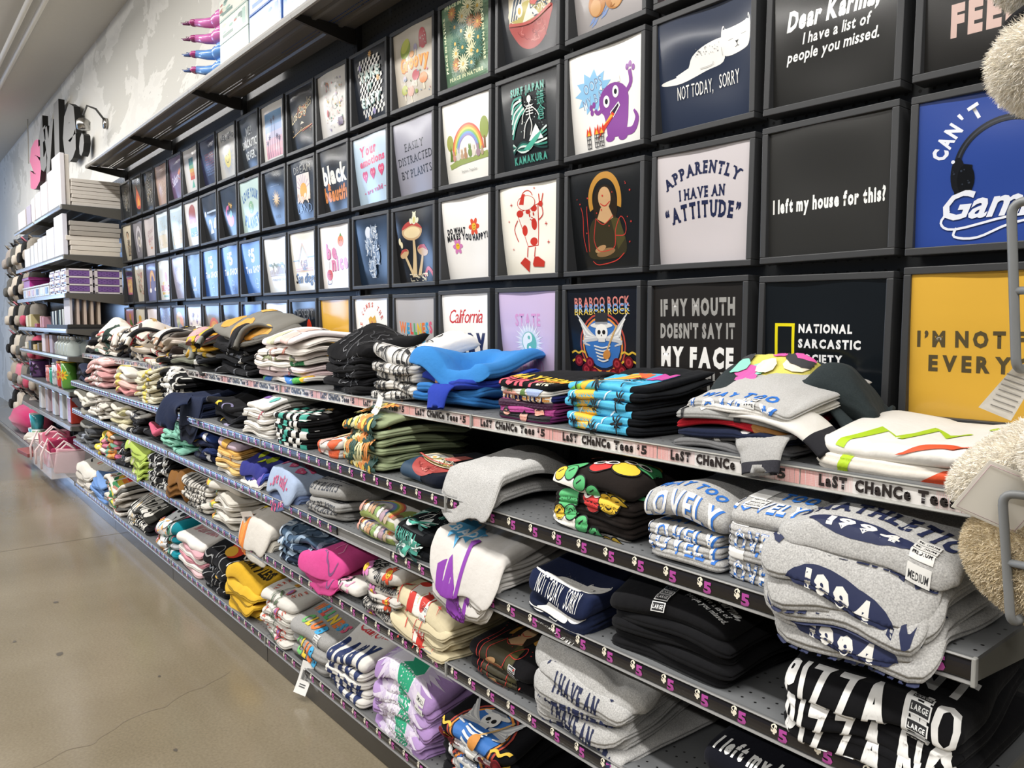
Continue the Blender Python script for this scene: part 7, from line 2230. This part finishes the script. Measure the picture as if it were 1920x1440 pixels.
# ---------------------------------------------------------------- plush toys and wire rack at the end of the tees
def furry(parent, blobs, n, ln, cols, seed):
    """thousands of short tapering hair blades over soft lumps"""
    r = np.random.RandomState(seed)
    for c, rad, m in blobs:
        core = MB().blob(c, rad, cols[1], 24, 16, mat=m)
        core.build('plush_body', FUR, parent)
        nn = int(n * (rad[0] * rad[2] * 200))
        d = r.normal(size=(nn, 3))
        d /= np.linalg.norm(d, axis=1)[:, None]
        p = d * np.array(rad)
        nr = d / np.array(rad)
        nr /= np.linalg.norm(nr, axis=1)[:, None]
        M = np.array(m) if m else np.eye(3)
        p = p @ M.T + np.array(c)
        nr = nr @ M.T
        tdir = r.normal(size=(nn, 3)) * .5 + np.array([-.15, -.15, -.45])
        tip = nr + tdir
        tip /= np.linalg.norm(tip, axis=1)[:, None]
        sd = np.cross(tip, r.normal(size=(nn, 3)))
        sd /= np.linalg.norm(sd, axis=1)[:, None]
        L = ln * r.uniform(.6, 1.3, nn)[:, None]
        w = .00055 * r.uniform(.7, 1.4, nn)[:, None]
        mid = p + tip * L * .55 + nr * L * .15
        V = np.stack([p - sd * w, p + sd * w, mid + sd * w * .8, p + tip * L, mid - sd * w * .8], 1).reshape(-1, 3)
        mb = MB()
        mb.v = [tuple(q) for q in V]
        mb.f = [[5 * i, 5 * i + 1, 5 * i + 2, 5 * i + 3, 5 * i + 4] for i in range(nn)]
        cc = [(*lin(q), 0.0) for q in cols]
        pick = r.randint(0, len(cc), nn)
        mb.c = [cc[k] for k in pick]
        mb.s = [False] * nn
        o = smooth_build(mb, 'fur', FUR, parent)
        o['kind'] = 'stuff'


CREAM = ['fdf8ee', 'faf3e4', 'fffbf4', 'f8f1e2']
t = thing('plush_toy', (.36, -.36, F + .6), 'cream shaggy plush with a black band hanging at the top corner', 'plush toy')
furry(t, [((.372, -.37, F + .622), (.116, .10, .076), None), ((.374, -.385, F + .487), (.10, .09, .062), None)], 26000, .014, CREAM, 2)
MB().tube([(.374 + .090 * math.cos(a), -.38 + .082 * math.sin(a), F + .547 + .014 * math.sin(a + 1)) for a in [2 * PI * i / 28 for i in range(28)]], .008, '1c1c1e', 8, closed=True).build('neck_band', FABRIC, t)
t = thing('plush_toy', (.4, -.36, F - .05), 'cream fluffy plush lying across the last chance shelf end, with tags', 'plush toy')
furry(t, [((.322, -.345, F + .014), (.108, .06, .043), Matrix.Rotation(R(-34), 3, 'Y')), ((.43, -.40, F + .03), (.10, .08, .075), None)], 26000, .0085, CREAM, 5)
furry(t, [((.352, -.345, F - .125), (.105, .07, .07), Matrix.Rotation(R(18), 3, 'Y'))], 24000, .008, ['dfd1b4', 'd8c9a9', 'e6d9c0'], 6)
tg = MB()
m = Matrix.Translation((.292, -.425, F + .006)) @ (Matrix.Rotation(R(32), 3, 'Y') @ Matrix.Rotation(R(24), 3, 'Z')).to_4x4()
tg.add([m @ Vector(p) for p in ((0, 0, .012), (.075, 0, .022), (.075, 0, -.055), (.0, 0, -.065), (0, .001, .012), (.075, .001, .022), (.075, .001, -.055), (.0, .001, -.065))], [(0, 1, 2, 3), (7, 6, 5, 4), (0, 4, 5, 1), (1, 5, 6, 2), (2, 6, 7, 3), (3, 7, 4, 0)], 'e9e5dc')
q = tg.build('hang_tag', TAGCARD, t)
MB().tube([m @ Vector(p) for p in ((.004, -.0012, .008), (.071, -.0012, .0175), (.071, -.0012, -.051), (.004, -.0012, -.060))], .0005, 'b59aa0', 4, closed=True).build('tag_border', TAGCARD, q)
cb = MB()
m2 = Matrix.Translation((.305, -.405, F + .10)) @ (Matrix.Rotation(R(22), 3, 'Y') @ Matrix.Rotation(R(20), 3, 'Z')).to_4x4()
cb.add([m2 @ Vector(p) for p in ((-.018, 0, -.03), (.02, .002, -.032), (.022, 0, .03), (-.004, -.003, .034))], [(0, 1, 2, 3)], 'e6e2da')
q = cb.build('care_label', TAGCARD, t)
ln = MB()
for i in range(7):
    z_ = .022 - i * .007
    ln.add([m2 @ Vector(p) for p in ((-.008, -.0035, z_), (.017, -.0025, z_), (.017, -.0025, z_ - .0014), (-.008, -.0035, z_ - .0014))], [(0, 1, 2, 3)], '8a8783')
ln.build('care_print', TAGCARD, q)


def rounded(pts, r=.016, n=5):
    out = []
    k = len(pts)
    P = [Vector(p) for p in pts]
    for i in range(k):
        if i in (0, k - 1):
            out.append(P[i])
            continue
        a, b, c = P[i - 1], P[i], P[i + 1]
        p, q = b + (a - b).normalized() * r, b + (c - b).normalized() * r
        for j in range(n + 1):
            u = j / n
            out.append((1 - u) ** 2 * p + 2 * u * (1 - u) * b + u * u * q)
    return out


WG = '77797a'
t = thing('wire_rack', (.5, -.3, F), 'grey wire side rack with looped arms beside the plush toys', 'rack')
for z1, z0, xa, xb in ((F + .325, F + .125, .305, .320), (F - .022, F - .182, .312, .329)):
    MB().tube(rounded([(.62, -.42, z1 + .008), (xa, -.42, z1), (xb, -.42, z0), (xb + .03, -.30, z0 + .03), (xb + .05, .03, z0 + .03)]), .0054, WG, 10).build('wire_arm', STEEL, t)
    MB().tube([((xa + xb) / 2, -.42, (z0 + z1) / 2 - .004), (.62, -.42, (z0 + z1) / 2)], .0048, WG, 8).build('cross_wire', STEEL, t)
MB().box((.60, -.43, F - .7), (.625, -.405, F + 1.0), '55585a', .003).build('rack_post', STEEL, t)
MB().box((.60, -.43, 0), (.64, .04, .03), '4a4c4e', .003).build('rack_foot', STEEL, t)
MB().box((.60, -.43, .03), (.625, -.405, F - .7), '55585a', .003).build('rack_post', STEEL, t)
